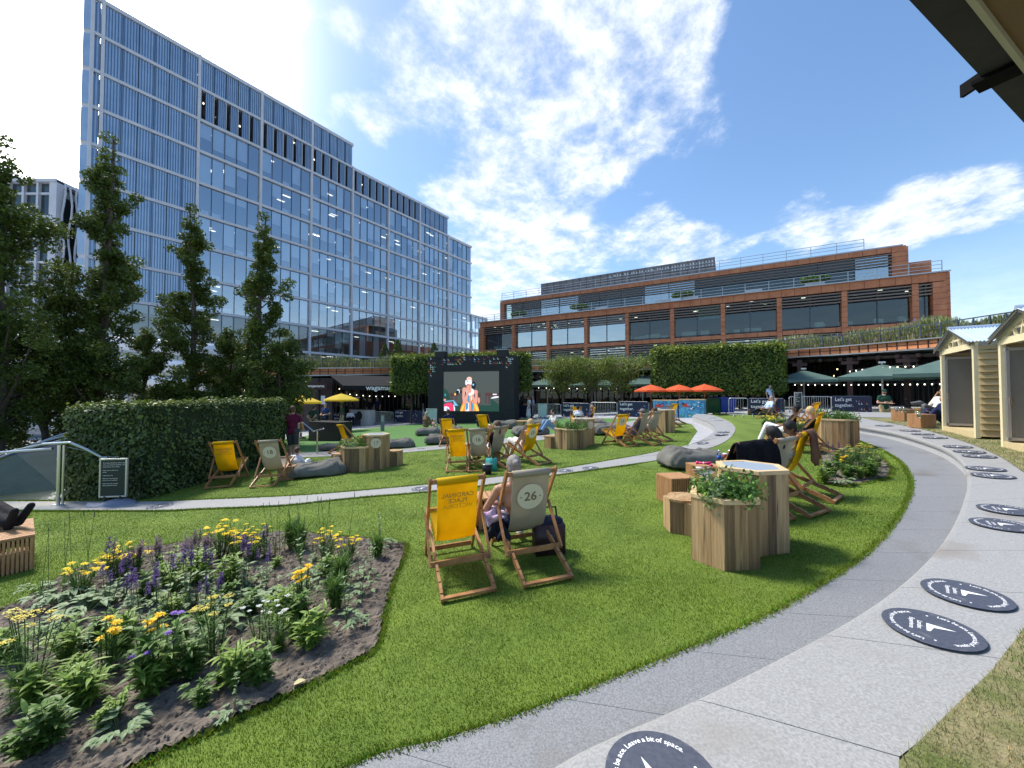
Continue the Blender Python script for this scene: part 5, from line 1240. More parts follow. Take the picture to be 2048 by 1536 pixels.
for (u, v, c) in [(190, 235, 0), (150, 312, 1), (225, 315, 1), (265, 315, 4), (190, 355, 0), (190, 390, 0), (230, 395, 0), (268, 385, 4), (190, 430, 5), (235, 428, 0), (150, 468, 2), (232, 470, 0), (265, 470, 4), (190, 505, 1), (192, 548, 0),
                  (405, 265, 7), (448, 262, 0), (448, 305, 3), (410, 345, 1), (522, 262, 0), (525, 303, 1), (545, 303, 1), (522, 343, 0), (562, 343, 0), (600, 345, 0), (630, 345, 4), (600, 310, 6), (672, 265, 1), (710, 265, 2), (745, 262, 5), (710, 300, 5), (672, 343, 5), (745, 340, 0), (780, 303, 1), (785, 225, 2), (820, 225, 0), (820, 263, 0), (855, 263, 6), (925, 262, 7), (1008, 262, 0), (1010, 300, 3), (1045, 225, 6), (1080, 262, 3), (1080, 303, 1), (1180, 262, 1), (1180, 303, 7), (1182, 340, 5), (1250, 225, 1), (1290, 300, 0), (1290, 340, 0), (1355, 262, 0), (1425, 262, 0), (1455, 225, 1), (1355, 340, 1), (1390, 340, 1), (1422, 340, 4), (1460, 335, 0), (1495, 335, 1),
                  (1578, 235, 0), (1612, 268, 0), (1645, 240, 6), (1645, 275, 0), (1680, 270, 0), (1612, 305, 0), (1645, 308, 0), (1578, 345, 2), (1645, 345, 0), (1612, 380, 1), (1578, 415, 0)]: motif(u, v, c)
mot.build('printed_motifs', cols_, S_)
mb = MB(); add_text(mb, "Let's get", .42, frame((-.03, dpt*.5, 2.0), (0, -1, 0), (0, 0, 1)), .01); add_text(mb, 'together.', .42, frame((-.03, dpt*.5, 1.5), (0, -1, 0), (0, 0, 1)), .01); mb.build('side_lettering', cols_[0], S_)

# ------------------------------------------------------------ BARRIERS AND BANNERS
def base_tube(mb):
    pass
def barrier(px0, px1, bpy, h, label, banner=False, text=True, lift=0.0, lock=None, d=None):
    a = onP(px0, bpy); b = onP(px1, bpy)
    if d: a = at(px0, 780, d); b = at(px1, 780, d); a.z = P(a.x, a.y); b.z = P(b.x, b.y)
    dv = Vector((b.x-a.x, b.y-a.y, 0)); w = dv.length; yaw = math.atan2(dv.y, dv.x)
    t = thing('crowd_barrier', label, 'barrier', (a.x, a.y, P(a.x, a.y)+lift), yaw, 'steel crowd barriers round the lawn')
    m_ = MB(); r_ = .1; pts = [(0, 0, .15), (0, 0, h-r_), (r_*.3, 0, h-r_*.3), (r_, 0, h), (w-r_, 0, h), (w-r_*.3, 0, h-r_*.3), (w, 0, h-r_), (w, 0, .15), (0, 0, .15)]; m_.tube(pts, .022, 6)
    m_.build('frame', GALV, t); f_ = MB()
    for x in (.25, w-.25): f_.tube([(x, -.3, .02), (x, 0, .15), (x, .3, .02)], .018, 5)
    f_.build('feet', GALV, t)
    m_ = MB()
    for i in range(1, int(w/.12)): m_.tube([(i*.12, 0, .15), (i*.12, 0, h)], .009, 4, caps=False)
    m_.build('bars', GALV, t)
    if banner:
        m_ = MB(); m_.box((w/2, -.035, h/2+.06), (w-.02, .012, h-.1)); o = m_.build('banner', NAVY, t)
        m_ = MB()
        if text:
            add_text(m_, "Let's get", .25, frame((.15, -.045, h*.78), (1, 0, 0), (0, 0, 1)), .016, 0, 'LEFT'); add_text(m_, 'together.', .25, frame((.15, -.045, h*.50), (1, 0, 0), (0, 0, 1)), .016, 0, 'LEFT')
            s = .16; x, z = .2, h*.22; m_.add([(x-s*.4, -.045, z-s*.4), (x+s*.5, -.045, z-s*.4), (x, -.045, z-s*.15), (x-s*.4, -.045, z+s*.6)], [(0, 1, 2, 3)], 0)
        for i in range(16):
            s = .11; x = w*.62+rnd.randrange(6)*.13; z = h*.25+rnd.randrange(5)*.14
            if x < w-.1: m_.add([(x-s*.4, -.045, z-s*.4), (x+s*.5, -.045, z-s*.4), (x, -.045, z-s*.15), (x-s*.4, -.045, z+s*.6)], [(0, 1, 2, 3)], rnd.choice([0, 1, 2, 3, 7]))
        m_.build('lettering', cols_, o)
barrier(664, 722, 850, 1.05, 'navy banner barrier behind the staff member by the left parasol', True)
barrier(725, 786, 849, 1.1, 'plain steel barrier in front of the white bar stand')
barrier(789, 845, 846, 1.05, 'navy let us get together banner barrier left of the screen', True)
barrier(1070, 1121, 836, 1.1, 'plain steel barrier right of the woman in white')
barrier(1124, 1180, 836, 1.1, 'navy banner barrier under the leftmost thin tree', True)
barrier(1182, 1234, 836, 1.1, 'plain steel barrier under the middle thin tree')
barrier(1236, 1298, 836, 1.1, 'navy banner barrier left of the fish painted bar', True)
barrier(1458, 1496, 834, 1.1, 'plain steel barrier right of the blue wheelie bin')
barrier(1496, 1570, 834, 1.05, 'navy banner barrier behind the reclining man', True)
barrier(1578, 1662, 832, 1.1, 'plain steel barrier behind the small sign stand', d=20.5)
barrier(1662, 1742, 832, 1.05, 'navy banner barrier left of the man in the green shirt', True, d=19.5)
barrier(1040, 1066, 838, 1.05, 'short navy banner barrier beside the screen', True, False)
def bar_counter(px0, px1, bpy, h, label, mat, d=.6):
    a = onP(px0, bpy); b = onP(px1, bpy); dv = Vector((b.x-a.x, b.y-a.y, 0)); w = dv.length
    t = thing('bar_counter', label, 'bar counter', (a.x, a.y, P(a.x, a.y)), math.atan2(dv.y, dv.x)); m_ = MB(); m_.box((w/2, d/2, h/2), (w, d, h-.04)); m_.build('body', mat, t)
    m_ = MB(); m_.box((w/2, d/2, h), (w+.06, d+.06, .05)); m_.build('counter_top', WOODTOP if 'fish' in label else BLACK, t); return t, w
FISHB = M('mural_blue', (.05, .22, .42), .6, (.12, .42, .62), 2.2, 4, lo=.42, hi=.55)
MUR = [M('mural_red', (.6, .06, .04), .6), M('mural_yellow', (.75, .55, .1), .6), M('mural_green', (.06, .3, .12), .6), M('mural_navy', (.02, .05, .2), .6), WHITE, M('mural_cyan', (.15, .5, .7), .6)]
for k, (p0, p1) in enumerate(((1306, 1355), (1358, 1408))):
    t, w = bar_counter(p0, p1, 836, 1.12, ('left' if k == 0 else 'right')+' bar counter painted with a fish mural under the orange parasols', FISHB); m_ = MB(); ly = [0]
    def el(cx, cz, rx, rz_, mi, n=14):
        ly[0] += 1; m_.add([(cx+rx*math.cos(2*math.pi*i/n), -.003-.0008*ly[0], cz+rz_*math.sin(2*math.pi*i/n)) for i in range(n)], [tuple(range(n))], mi)
    el(w*.3, .78, .24, .11, 0); el(w*.13, .78, .07, .1, 0); el(w*.36, .81, .02, .02, 4)
    for i in range(26):
        el(rnd.uniform(.15, w-.15), rnd.uniform(.12, 1.0), rnd.uniform(.02, .10), rnd.uniform(.02, .07), rnd.choice([1, 2, 2, 3, 3, 4, 5, 5]))
    for i in range(9):
        x = rnd.uniform(.1, w-.1); ly[0] += 1; y_ = -.003-.0008*ly[0]; h_ = rnd.uniform(.2, .45); m_.add([(x-.03, y_, .06), (x+.03, y_, .06), (x+.05*math.sin(i), y_, h_)], [(0, 1, 2)], rnd.choice([2, 2, 1]))
    m_.build('mural', MUR, t)
bar_counter(617, 676, 882, .95, 'black bar counter in front of the staff under the left parasol', BLACK, .9)
# white slatted bar stand with round roundel
t, w = bar_counter(701, 738, 850, 1.3, 'pale corrugated bar stand with a round dark emblem behind the steel barrier', M('pale_corrugated', (.55, .56, .54), .6))
m_ = MB()
for i in range(14): m_.tube([((i+.5)*w/14, -.01, .05), ((i+.5)*w/14, -.01, 1.22)], .035, 6)
m_.build('corrugation', MC['pale_corrugated'], t)
m_ = MB(); m_.add([(w/2+.36*math.cos(a_), -.05, .8+.36*math.sin(a_)) for a_ in [2*math.pi*i/24 for i in range(24)]], [tuple(range(24))]); m_.build('emblem', BLACK, t)
# ------------------------------------------------------------ PARASOLS
def parasol(px, bpy, rpx, tpy, label, mat, sq=False, d=None):
    p = onP(px, bpy); 
    if d: p = at(px, 780, d); p.z = P(p.x, p.y)
    t = thing('parasol', label, 'parasol', (p.x, p.y, p.z), R(12), 'small garden parasols'); r_ = rpx/770*p.y; zt = at(px, tpy, p.y).z-p.z; n_ = 8
    m_ = MB(); drop = r_*.36; ring = [(math.cos(2*math.pi*i/n_)*r_, math.sin(2*math.pi*i/n_)*r_) for i in range(n_)]
    vs = [(0, 0, zt)]+[(x*.5, y*.5, zt-drop*.42) for x, y in ring]+[(x, y, zt-drop) for x, y in ring]+[(x*1.0, y*1.0, zt-drop-.10) for x, y in ring]
    fs = [(0, 1+i, 1+(i+1) % n_) for i in range(n_)]+[(1+i, 1+n_+i, 1+n_+(i+1) % n_, 1+(i+1) % n_) for i in range(n_)]+[(1+n_+i, 1+2*n_+i, 1+2*n_+(i+1) % n_, 1+n_+(i+1) % n_) for i in range(n_)]
    m_.add(vs, fs); m_.build('canopy', mat, t); m_ = MB(); m_.tube([(0, 0, 0), (0, 0, zt+.06)], .024, 8); m_.build('pole', TEAK, t)
    m_ = MB()
    for x, y in ring: m_.tube([(0, 0, zt-.03), (x*.98, y*.98, zt-drop-.01)], .01, 4, caps=False); m_.tube([(0, 0, zt-drop-.25), (x*.55, y*.55, zt-drop*.55)], .008, 4, caps=False)
    m_.build('ribs', TEAK, t); m_ = MB(); m_.lathe([(.25, 0), (.25, .06), (.05, .12), (.05, .3)], n=16); m_.build('base', BLACK, t)
ORA = M('orange_canvas', (.72, .10, .025), .8, (.78, .13, .035), 3, 3, trans=.25); YEP = M('yellow_parasol_canvas', (.88, .62, .05), .8, (.92, .68, .08), 3, 3, trans=.45)
parasol(1302, 836, 33, 769, 'leftmost of the three orange parasols above the fish bar', ORA, d=26); parasol(1358, 836, 32, 769, 'middle of the three orange parasols above the fish bar', ORA, d=25.6); parasol(1409, 836, 34, 768, 'rightmost of the three orange parasols above the fish bar', ORA, d=25.2)
parasol(683, 860, 33, 787, 'right yellow parasol near the restaurant entrance', YEP, d=25); parasol(603, 872, 38, 790, 'left yellow parasol partly behind the leafy tree', YEP, d=21)
# big green cafe parasols under the arcade
GRC = M('green_cafe_canvas', (.085, .15, .13), .8, (.11, .18, .155), 1.5, 3, trans=.2)
def bigpar(px, d, w, zc, label, yaw):
    p = at(px, 780, d); g_ = P(p.x, p.y); t = thing('cafe_parasol', label, 'parasol', (p.x, p.y, g_), yaw, 'large green cafe parasols under the arcade'); z = zc-g_
    m_ = MB(); c4 = [(-w, -w), (w, -w), (w, w), (-w, w)]; m_.add([(0, 0, z+.75)]+[(x, y, z) for x, y in c4]+[(x, y, z-.18) for x, y in c4], [(0, 1, 2), (0, 2, 3), (0, 3, 4), (0, 4, 1), (1, 5, 6, 2), (2, 6, 7, 3), (3, 7, 8, 4), (4, 8, 5, 1)]); m_.build('canopy', GRC, t)
    m_ = MB(); m_.tube([(0, 0, 0), (0, 0, z+.9)], .05, 8); m_.box((0, 0, z+.86), (.3, .3, .1)); m_.build('pole', GALV, t)
    m_ = MB()
    for x, y in c4: m_.tube([(0, 0, z+.72), (x, y, z-.02)], .02, 4)
    m_.build('ribs', GALV, t)
bigpar(1608, 28.2, 1.9, .95, 'green cafe parasol emerging from the clipped trees on their right', R(-35)); bigpar(1765, 22.5, 2.0, .95, 'green cafe parasol between the dark red columns on the right', R(-40)); bigpar(1890, 18.8, 1.8, .95, 'green cafe parasol behind the first hut', R(-45))
bigpar(1095, 36.4, 2.2, .75, 'green cafe parasol behind the leftmost thin tree', R(5)); bigpar(1190, 36.3, 2.3, .75, 'green cafe parasol behind the middle thin tree', R(0)); bigpar(1285, 35.5, 2.2, .8, 'green cafe parasol behind the rightmost thin tree', R(-8))
# string lights
BULB = em('string_bulb', (1, .92, .75), 1.5)
def string(pts, n_, label):
    t = thing('string_lights', label, 'string lights', (0, 0, 0), 0, 'festoon lights along the arcade'); P_ = resample(catmull(pts, 8), n_); m_ = MB(); m_.tube(P_, .012, 4, caps=False); m_.build('cable', BLACK, t)
    b_ = MB().ellipsoid((0, 0, -.06), (.03, .03, .038), n=8, m=6).mesh('bulb', BULB)
    for p in P_[::2]: inst('bulb', b_, t, p)
string([at(1590, 768, 26), at(1700, 768, 23.5), at(1800, 767, 21), at(1880, 766, 19)], 41, 'string of bulbs low along the right arcade')
string([at(1700, 741, 24), at(1770, 733, 22), at(1880, 730, 19.5)], 25, 'string of bulbs above the green parasols on the right')
string([at(1062, 774, 34), at(1150, 776, 34), at(1250, 776, 33)], 25, 'string of bulbs behind the three thin trees')
string([at(700, 787, 29), at(745, 791, 29.5), at(790, 791, 30)], 15, 'string of bulbs over the restaurant entrance')
# ------------------------------------------------------------ RESTAURANT AWNING AND SIGNS
a = at(686, 780, 28.5); b = at(782, 783, 30)
dv = Vector((b.x-a.x, b.y-a.y, 0)); w = dv.length; t = thing('shop_awning', 'black awning lettered wagamama over the restaurant entrance', 'awning', (a.x, a.y, a.z), math.atan2(dv.y, dv.x))
m_ = MB(); m_.add([(0, 0, 0), (w+1.6, 0, 0), (w+1.6, 0, .33), (0, 0, .33), (w+1.6, 1.6, 1.15), (-.9, 1.6, 1.15)], [(0, 1, 2, 3), (3, 2, 4, 5), (0, 3, 5)]); m_.build('canvas', M('awning_black', (.009, .009, .011), .9), t)
m_ = MB(); add_text(m_, 'wagamama', .52, frame((w*.80, -.012, .17), (1, 0, 0), (0, 0, 1)), .022); m_.build('lettering', WHITE, t)
t = thing('shop_sign', 'small backlit wagamama name on the dark corner wall', 'sign', at(632, 772, 27.2), R(8)); m_ = MB(); m_.box((0, .05, -.0), (1.4, .06, .5)); m_.build('backing', STEELD, t); m_ = MB(); add_text(m_, 'wagamama', .25, frame((0, .01, 0), (1, 0, 0), (0, 0, 1)), .02); m_.build('lettering', WHITE, t)
t = thing('wall_poster', 'white poster on the dark wall between the yellow parasols', 'poster', at(646, 800, 27), R(8)); m_ = MB(); m_.box((0, 0, 0), (.27, .03, .6)); m_.build('sheet', M('poster_pale_blue', (.55, .62, .68), .5), t)
t = thing('corner_pier', 'dark panelled corner pier of the restaurant', 'wall', at(625, 800, 28), R(8)); m_ = MB(); m_.box((0, .4, -.6), (2.6, .5, 4.4)); m_.box((-.9, .1, -.6), (.08, .1, 4.4), 1); m_.box((.4, .1, -.6), (.08, .1, 4.4), 1); m_.build('panel', [M('dark_maroon_panel', (.022, .014, .018), .3, (.035, .022, .026), .8, 3, spec=.6), BLACK], t)
# ------------------------------------------------------------ WHEELIE BINS
def wbin(px, c, label, d=25.5):
    p = at(px, 780, d); t = thing('wheelie_bin', label, 'bin', (p.x, p.y, P(p.x, p.y)), R(5)); mt = M('bin_'+label.split()[0], c, .5)
    m_ = MB(); m_.add([(x*s_, y*s_, z) for z, s_ in ((.08, .42), (.95, .55)) for x, y in ((-1, -1), (1, -1), (1, 1), (-1, 1))], [(3, 2, 1, 0), (4, 5, 6, 7), (0, 1, 5, 4), (1, 2, 6, 5), (2, 3, 7, 6), (3, 0, 4, 7)]); m_.build('body', mt, t)
    m_ = MB(); m_.box((0, 0, 1.0), (1.16, 1.16, .1)); m_.box((0, -.55, .96), (1.2, .06, .06)); m_.build('lid', mt, t)
    for s_ in (-1, 1): m_ = MB(); m_.tube([(s_*.4, .4, .1), (s_*.47, .4, .1)], .1, 12); m_.build('wheel', BLACK, t)
wbin(1421, (.01, .07, .025), 'green wheelie bin right of the fish bar'); wbin(1447, (.015, .05, .35), 'blue wheelie bin beside the green one')
# ------------------------------------------------------------ SIGN BOARDS
def signboard(p, yaw, w, h, label, face, lines, cols3=(WHITE,), base=True, s=1.0):
    t = thing('sign_board', label, 'sign', p, yaw); t.scale = (s,)*3
    z0 = .16 if base else .05; m_ = MB()
    for x in (-w/2, w/2): m_.box((x, 0, z0+h/2), (.03, .045, h))
    for z in (z0, z0+h): m_.box((0, 0, z), (w+.03, .045, .03))
    bevel(m_.build('frame', GALV, t), .006)
    MB().box((0, 0, z0+h/2), (w-.02, .03, h-.02)).build('panel', face, t)
    if lines:
        m_ = MB(); z = z0+h-.08
        for (txt, sz) in lines: add_text(m_, txt, sz, frame((-w/2+.05, -.0175, z), (1, 0, 0), (0, 0, 1)), .01, 0, 'LEFT'); z -= sz*1.5
        m_.build('lettering', cols3[0], t)
    if base:
        m_ = MB(); n_ = 16; vs = []
        for i in range(n_+1):
            x = -.42+.84*i/n_; hh = .035+.055*math.cos(x*3.6)**2+.02*math.sin(x*9); wv_ = .20*math.sqrt(max(.05, 1-(x/.46)**2))
            vs += [(x, -wv_, 0), (x, -wv_*.6, hh), (x, 0, hh+.015), (x, wv_*.6, hh), (x, wv_, 0)]
        m_.add(vs, [(i*5+j, (i+1)*5+j, (i+1)*5+j+1, i*5+j+1) for i in range(n_) for j in range(4)]); m_.build('base', M('grey_plastic_base', (.18, .20, .26), .35), t, smooth=True)
        m_ = MB()
        for x in (-.14, .14): m_.tube([(x, 0, .05), (x, 0, .17)], .03, 10)
        m_.build('spring_post', BLACK, t)
    return t
SLATE = M('sign_slate', (.012, .025, .032), .35)
p = onP(226, 1010); 
lines = [('To protect yourself and others, please', .026), ('follow our measures and keep a safe', .026), ('distance from other visitors.', .026), ('', .02), ('Please scan and check in on', .024), ('arrival.', .024), ('', .02), ('Table service only.', .024), ('', .015), ('Maximum of six people per', .024), ('group, or two households.', .024), ('', .02), ('Please wear a face covering', .024), ('when you leave your seat.', .024)]
signboard(Vector((p.x, p.y, P(p.x, p.y)+.012)), R(8), .46, .74, 'framed dark notice board on a wavy grey base beside the hedge', SLATE, lines)
PALE = M('sign_pale_teal', (.42, .52, .50), .5, (.50, .60, .58), 6, 2)
for px, py, s_, lab in ((863, 851, 1.15, 'pale framed poster board standing in front of the screen'), (1085, 838, 1.0, 'pale framed poster board right of the woman in white')):
    p = onP(px, py); signboard(Vector((p.x, p.y, P(p.x, p.y))), R(3), .62, .95, lab, PALE, [('Enjoy your', .09), ('visit', .09)], (MUR[2],), base=(px > 1000), s=s_)
p = onP(1597, 828, .2); signboard(Vector((p.x, p.y, P(p.x, p.y)+.3)), R(0), .34, .8, 'small dark sign board on a grey base on the pale stone strip', SLATE, [('Please', .06), ('wait', .06), ('here to', .06), ('be', .06), ('seated', .06)], s=1.05)
p = onP(765, 862); t = thing('info_post', 'thin grey information post on the turf', 'sign', (p.x, p.y, p.z), 0); MB().box((0, 0, .5), (.22, .05, 1.0)).build('panel', M('post_grey', (.18, .2, .22), .5), t); MB().box((0, -.028, .75), (.15, .006, .35)).build('plate', M('plate_pale', (.4, .42, .45), .5), t)
p = onP(846, 845); t = thing('small_flag_sign', 'narrow black and white feather flag left of the screen', 'flag', (p.x, p.y, p.z), 0); MB().tube([(0, 0, 0), (0, 0, 1.5)], .02, 6).build('pole', GALV, t); m_ = MB(); m_.add([(-.02, -.02, .15), (.28, -.02, .1), (.24, -.02, .8), (.02, -.02, 1.5)], [(0, 1, 2, 3)], 0); m_.add([(.0, -.024, .5), (.2, -.024, .45), (.18, -.024, .75), (0, -.024, 1.1)], [(0, 1, 2, 3)], 1); m_.build('cloth', [BLACK, WHITE], t)
# ------------------------------------------------------------ HANDRAILS AND GLASS BALUSTRADE (left)
pp = onP(116, 1010); D0 = pp.y
t = thing('handrail', 'stainless steel handrail with post and glass panels at the far left', 'handrail', (0, 0, 0))
m_ = MB(); g_ = lambda px, py, d: at(px, py, d)
zb = P(pp.x, pp.y); m_.tube([(pp.x, pp.y, zb), (pp.x, pp.y, at(116, 890, D0).z)], .032, 10); m_.tube([(pp.x+.09, pp.y, zb), (pp.x+.09, pp.y, at(116, 890, D0).z)], .02, 8); m_.box((pp.x, pp.y, zb+.01), (.16, .12, .02)); m_.build('post', STEEL, t)
m_ = MB(); m_.tube([g_(85, 888, D0), g_(140, 885, D0)], .026, 10); m_.tube([g_(140, 885, D0), g_(172, 898, D0+.1), g_(205, 915, D0+.15)], .026, 10); m_.tube([g_(205, 915, D0+.15), g_(250, 913, D0+.3), g_(280, 906, D0+.6)], .022, 10)
m_.tube([g_(-60, 915, D0-.2), g_(0, 905, D0-.1), g_(105, 897, D0)], .024, 10); m_.tube([g_(-60, 930, D0-.3), g_(20, 902, D0+.6), g_(85, 888, D0)], .014, 8); m_.tube([g_(125, 892, D0), g_(200, 908, D0+.4), g_(235, 912, D0+.4)], .006, 6)
m_.build('rail', STEEL, t)
m_ = MB(); m_.add([g_(-60, 922, D0-.2), g_(112, 900, D0), g_(112, 1000, D0), g_(-60, 1004, D0-.2)], [(0, 3, 2, 1)]); m_.build('glass_panel', GLB, t)
pit = [tuple(onP(*q_)[:2]) for q_ in [(-400, 1003), (122, 1000), (128, 985)]]+[(-10.0, 10.6), (-16, 12)]
structure(sheet('escalator_landing', pit, M('dark_landing', (.04, .045, .05), .4, (.06, .065, .07), 3, 3), .012))
t2 = thing('escalator_balustrade', 'dark glass escalator enclosure with steel edges behind the left handrail', 'escalator', (0, 0, 0))
m_ = MB(); DG = M('dark_glass_solid', (.015, .022, .027), .12, (.035, .05, .06), .8, 3, spec=.6); DG2 = M('dark_deck', (.035, .045, .05), .3)
q = [g_(-160, 1000, 8.9), g_(-60, 940, 9.3), g_(30, 905, 9.8), g_(132, 878, 10.6), g_(140, 996, 9.4)]; m_.add(q, [tuple(range(5))], 0); m_.add([v+Vector((0, 1.3, .35)) for v in q], [tuple(range(5))], 0); m_.add([g_(-200, 1010, 8.7), g_(140, 1005, 8.9), g_(140, 1005, 14)-Vector((0, 0, 1.0)), g_(-200, 1010, 14)-Vector((0, 0, 1.0))], [(0, 1, 2, 3)], 1)
m_.build('glass_side', [DG, DG2], t2)
m_ = MB()
for k in range(3): m_.tube(catmull([v+Vector((-.1*k, .65*k, .18*k)) for v in q[:4]], 5), .03, 8)
m_.tube([g_(20, 1000, 9.2), g_(130, 975, 9.6)], .02, 6); m_.build('steel_edge', STEEL, t2)
p1 = onP(634, 908); p2 = onP(597, 908); D1 = p1.y
t = thing('handrail', 'short stainless handrail behind the man in the burgundy shirt', 'handrail', (0, 0, 0)); m_ = MB()
for p, py in ((p1, 862), (p2, 846)): m_.tube([(p.x, p.y, P(p.x, p.y)), (p.x, p.y, at(600, py, D1).z)], .03, 8)
m_.build('post', STEEL, t); m_ = MB(); m_.tube([at(590, 840, D1), at(606, 846, D1), at(627, 863, D1), at(647, 857, D1-.5)], .027, 8); m_.build('rail', STEEL, t)
# ------------------------------------------------------------ BEACH HUTS
TIMB = M('pressure_treated_board', (.40, .28, .12), .7, (.53, .40, .20), 2, 6, st=(.6, .6, 7), bump=.15, spots=(2.4, .64, .7, (.16, .11, .05)))
PAINT = M('cream_hut_paint', (.66, .58, .36), .55, (.72, .64, .42), 3, 3); MESH_ = M('grey_mesh_door', (.16, .16, .15), .6, (.19, .19, .18), 60, 2, bump=.3, bscale=140)
CORR = M('corrugated_roof', (.42, .52, .66), .35, (.5, .58, .70), 1.5, 3, metal=.4); HFLOOR = M('hut_floor_board', (.48, .38, .2), .7, (.56, .46, .27), 3, 5, st=(6, .6, 6))
GABD = M('dark_roof_edge', (.08, .075, .06), .7)
def hut(L_, wdt, yaw, label, he=2.28, dep=1.6, door=True):
    """L_ front-left base point, local x along the front to the front-right corner, local +y into the hut"""
    t = thing('beach_hut', label, 'hut', L_, yaw, 'pale timber beach huts on the terrace'); m_ = MB(); w = wdt
    for x in (.05, w-.05): m_.box((x, .04, he/2), (.10, .08, he))
    rise = .42; gp = [(0, he), (w, he), (w/2, he+rise)]
    # gable board with honeycomb cut-outs: slats of frame round openings
    m_.box((w/2, .03, he-.03), (w, .05, .14)); 
    for a_, b_ in (((-.08, he-.05), (w/2, he+rise)), ((w+.08, he-.05), (w/2, he+rise))): m_.bar((a_[0], .03, a_[1]+.05), (b_[0], .03, b_[1]+.02), .05, .13, up=(0, 0, 1))
    import itertools
    nseg = 7
    for i in range(1, nseg):
        x = w*i/nseg; zt_ = he+rise*(1-abs(x-w/2)/(w/2)); dx = .05 if i % 2 else -.05
        m_.bar((x-dx, .03, he+.02), (x+dx, .03, max(he+.06, zt_)), .035, .05, up=(0, 1, 0))
    m_.bar((w*.3, .03, he+.2), (w*.7, .03, he+.2), .035, .05)
    m_.build('front_frame', PAINT, t)
    m_ = MB(); z = .0; k = 0
    for x in (w-.0, 0.0):
        z = 0.05
        while z < he-.1: m_.bar((x, .08, z+.075), (x, dep, z+.075), .03, .175, up=(-.30 if x > .1 else .30, 0, 1)); z += .155
    m_.box((w/2, dep, he/2), (w-.02, .03, he))
    m_.build('side_wall', TIMB, t)
    m_ = MB(); m_.box((w/2, dep/2, .10), (w-.06, dep-.02, .05)); m_.box((w/2, .03, .04), (w-.1, .05, .2)); m_.box((w-.35, dep-.35, .45), (.6, .5, .05)); m_.box((w-.35, dep-.1, .8), (.5, .05, .5)); m_.build('floor', HFLOOR, t)
    m_ = MB(); n_ = 30; ov = .13
    for sx in (0, 1):
        vs = []
        for i in range(n_*4+1):
            y = -.12+(dep+.22)*i/(n_*4); zz_ = .018*math.sin(i*math.pi/2)
            e = (-ov, he-ov*rise*2/w) if sx == 0 else (w+ov, he-ov*rise*2/w)
            vs += [(e[0], y, e[1]+.10+zz_), (w/2, y, he+rise+.10+zz_)]
        m_.add(vs, [(2*i, 2*i+1, 2*i+3, 2*i+2) for i in range(n_*4)])
    m_.tube([(w/2, -.12, he+rise+.11), (w/2, dep+.1, he+rise+.11)], .05, 8); m_.build('roof', CORR, t)
    m_ = MB(); 
    for a_ in (-ov, w+ov): m_.bar((a_, -.09, he-.02), (w/2, -.09, he+rise+.07), .025, .06)
    m_.build('roof_edge', GABD, t)
    if door:
        m_ = MB(); ang_ = R(62); q = Matrix.Rotation(ang_, 3, 'Z'); W2 = w*.62
        m_.box((.12, .05+W2/2, he/2), (.025, W2, he-.32), 0)
        for yy in (.08, W2+.02): m_.box((.125, yy, he/2), (.05, .05, he-.3), 1)
        for zz_ in (.2, he-.2): m_.box((.125, .05+W2/2, zz_), (.05, W2, .06), 1)
        MB().box((w-.14, .08, he/2), (.05, .06, he-.3)).build('door_jamb', PAINT, t)
        m_.build('mesh_door', [MESH_, M('door_frame_metal', (.42, .42, .44), .4, metal=.5)], t); MB().box((.15, .1, 1.0), (.03, .03, .16)).build('handle', STEEL, t)
    return t
hl = onP(1884, 860, BH+.01); hr = onP(1952, 878, BH+.01); v = Vector((hr.x-hl.x, hr.y-hl.y, 0)); 
hut(Vector((hl.x, hl.y, hl.z-.02)), v.length, math.atan2(v.y, v.x), 'cream painted beach hut with corrugated roof farther along the terrace')
h2 = onP(2002, 893, BH+.01); u = v.normalized(); hut(Vector((h2.x, h2.y, h2.z-.02)), v.length, math.atan2(v.y, v.x), 'second cream beach hut cut by the right edge of the picture')
# hut roof overhead at the top right corner
t = thing('hut_eave', 'dark eave with bracket jutting into the top right corner', 'roof', (0, 0, 0)); z = 1.0
e0 = at(1818, 0, 1).copy(); e0 = ray(1818, 0); e0 = e0*(z/e0.z); e1 = ray(2048, 246); e1 = e1*(z/e1.z); dE = (e1-e0).normalized(); nE = Vector((dE.y, -dE.x, 0))
i0 = ray(1968, 0); i0 = i0*(z/i0.z); off = abs((i0-e0).dot(nE))
def ep(s_, k, dz=0): v = e0+dE*s_+nE*k; return Vector((v.x, v.y, z+dz))
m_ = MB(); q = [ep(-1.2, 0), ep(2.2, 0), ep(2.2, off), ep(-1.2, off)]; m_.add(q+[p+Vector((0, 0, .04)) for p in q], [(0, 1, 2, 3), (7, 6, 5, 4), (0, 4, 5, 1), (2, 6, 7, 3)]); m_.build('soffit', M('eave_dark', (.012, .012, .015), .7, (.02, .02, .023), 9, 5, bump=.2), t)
m_ = MB(); q = [ep(-1.2, off+.004, -.02), ep(2.2, off+.004, -.02), ep(2.2, off+1.5, -.02), ep(-1.2, off+1.5, -.02)]; m_.add(q+[p+Vector((0, 0, .06)) for p in q], [(0, 1, 2, 3), (7, 6, 5, 4), (0, 4, 5, 1), (2, 6, 7, 3)]); m_.build('ply_board', M('brown_ply', (.10, .065, .03), .7, (.14, .09, .04), 3, 4), t)
b0 = ray(1952, 160); b0 = b0*(z/b0.z); sB = (b0-e0).dot(dE); m_ = MB(); m_.bar(ep(sB+.03, -.02, -.008), ep(sB+.03, off+.2, -.008), .075, .012); m_.bar(ep(sB+.03, -.02, -.012), ep(sB+.03, -.02, .03), .075, .012); m_.build('bracket', M('bracket_black', (.002, .002, .003), .8, spec=.1), t)
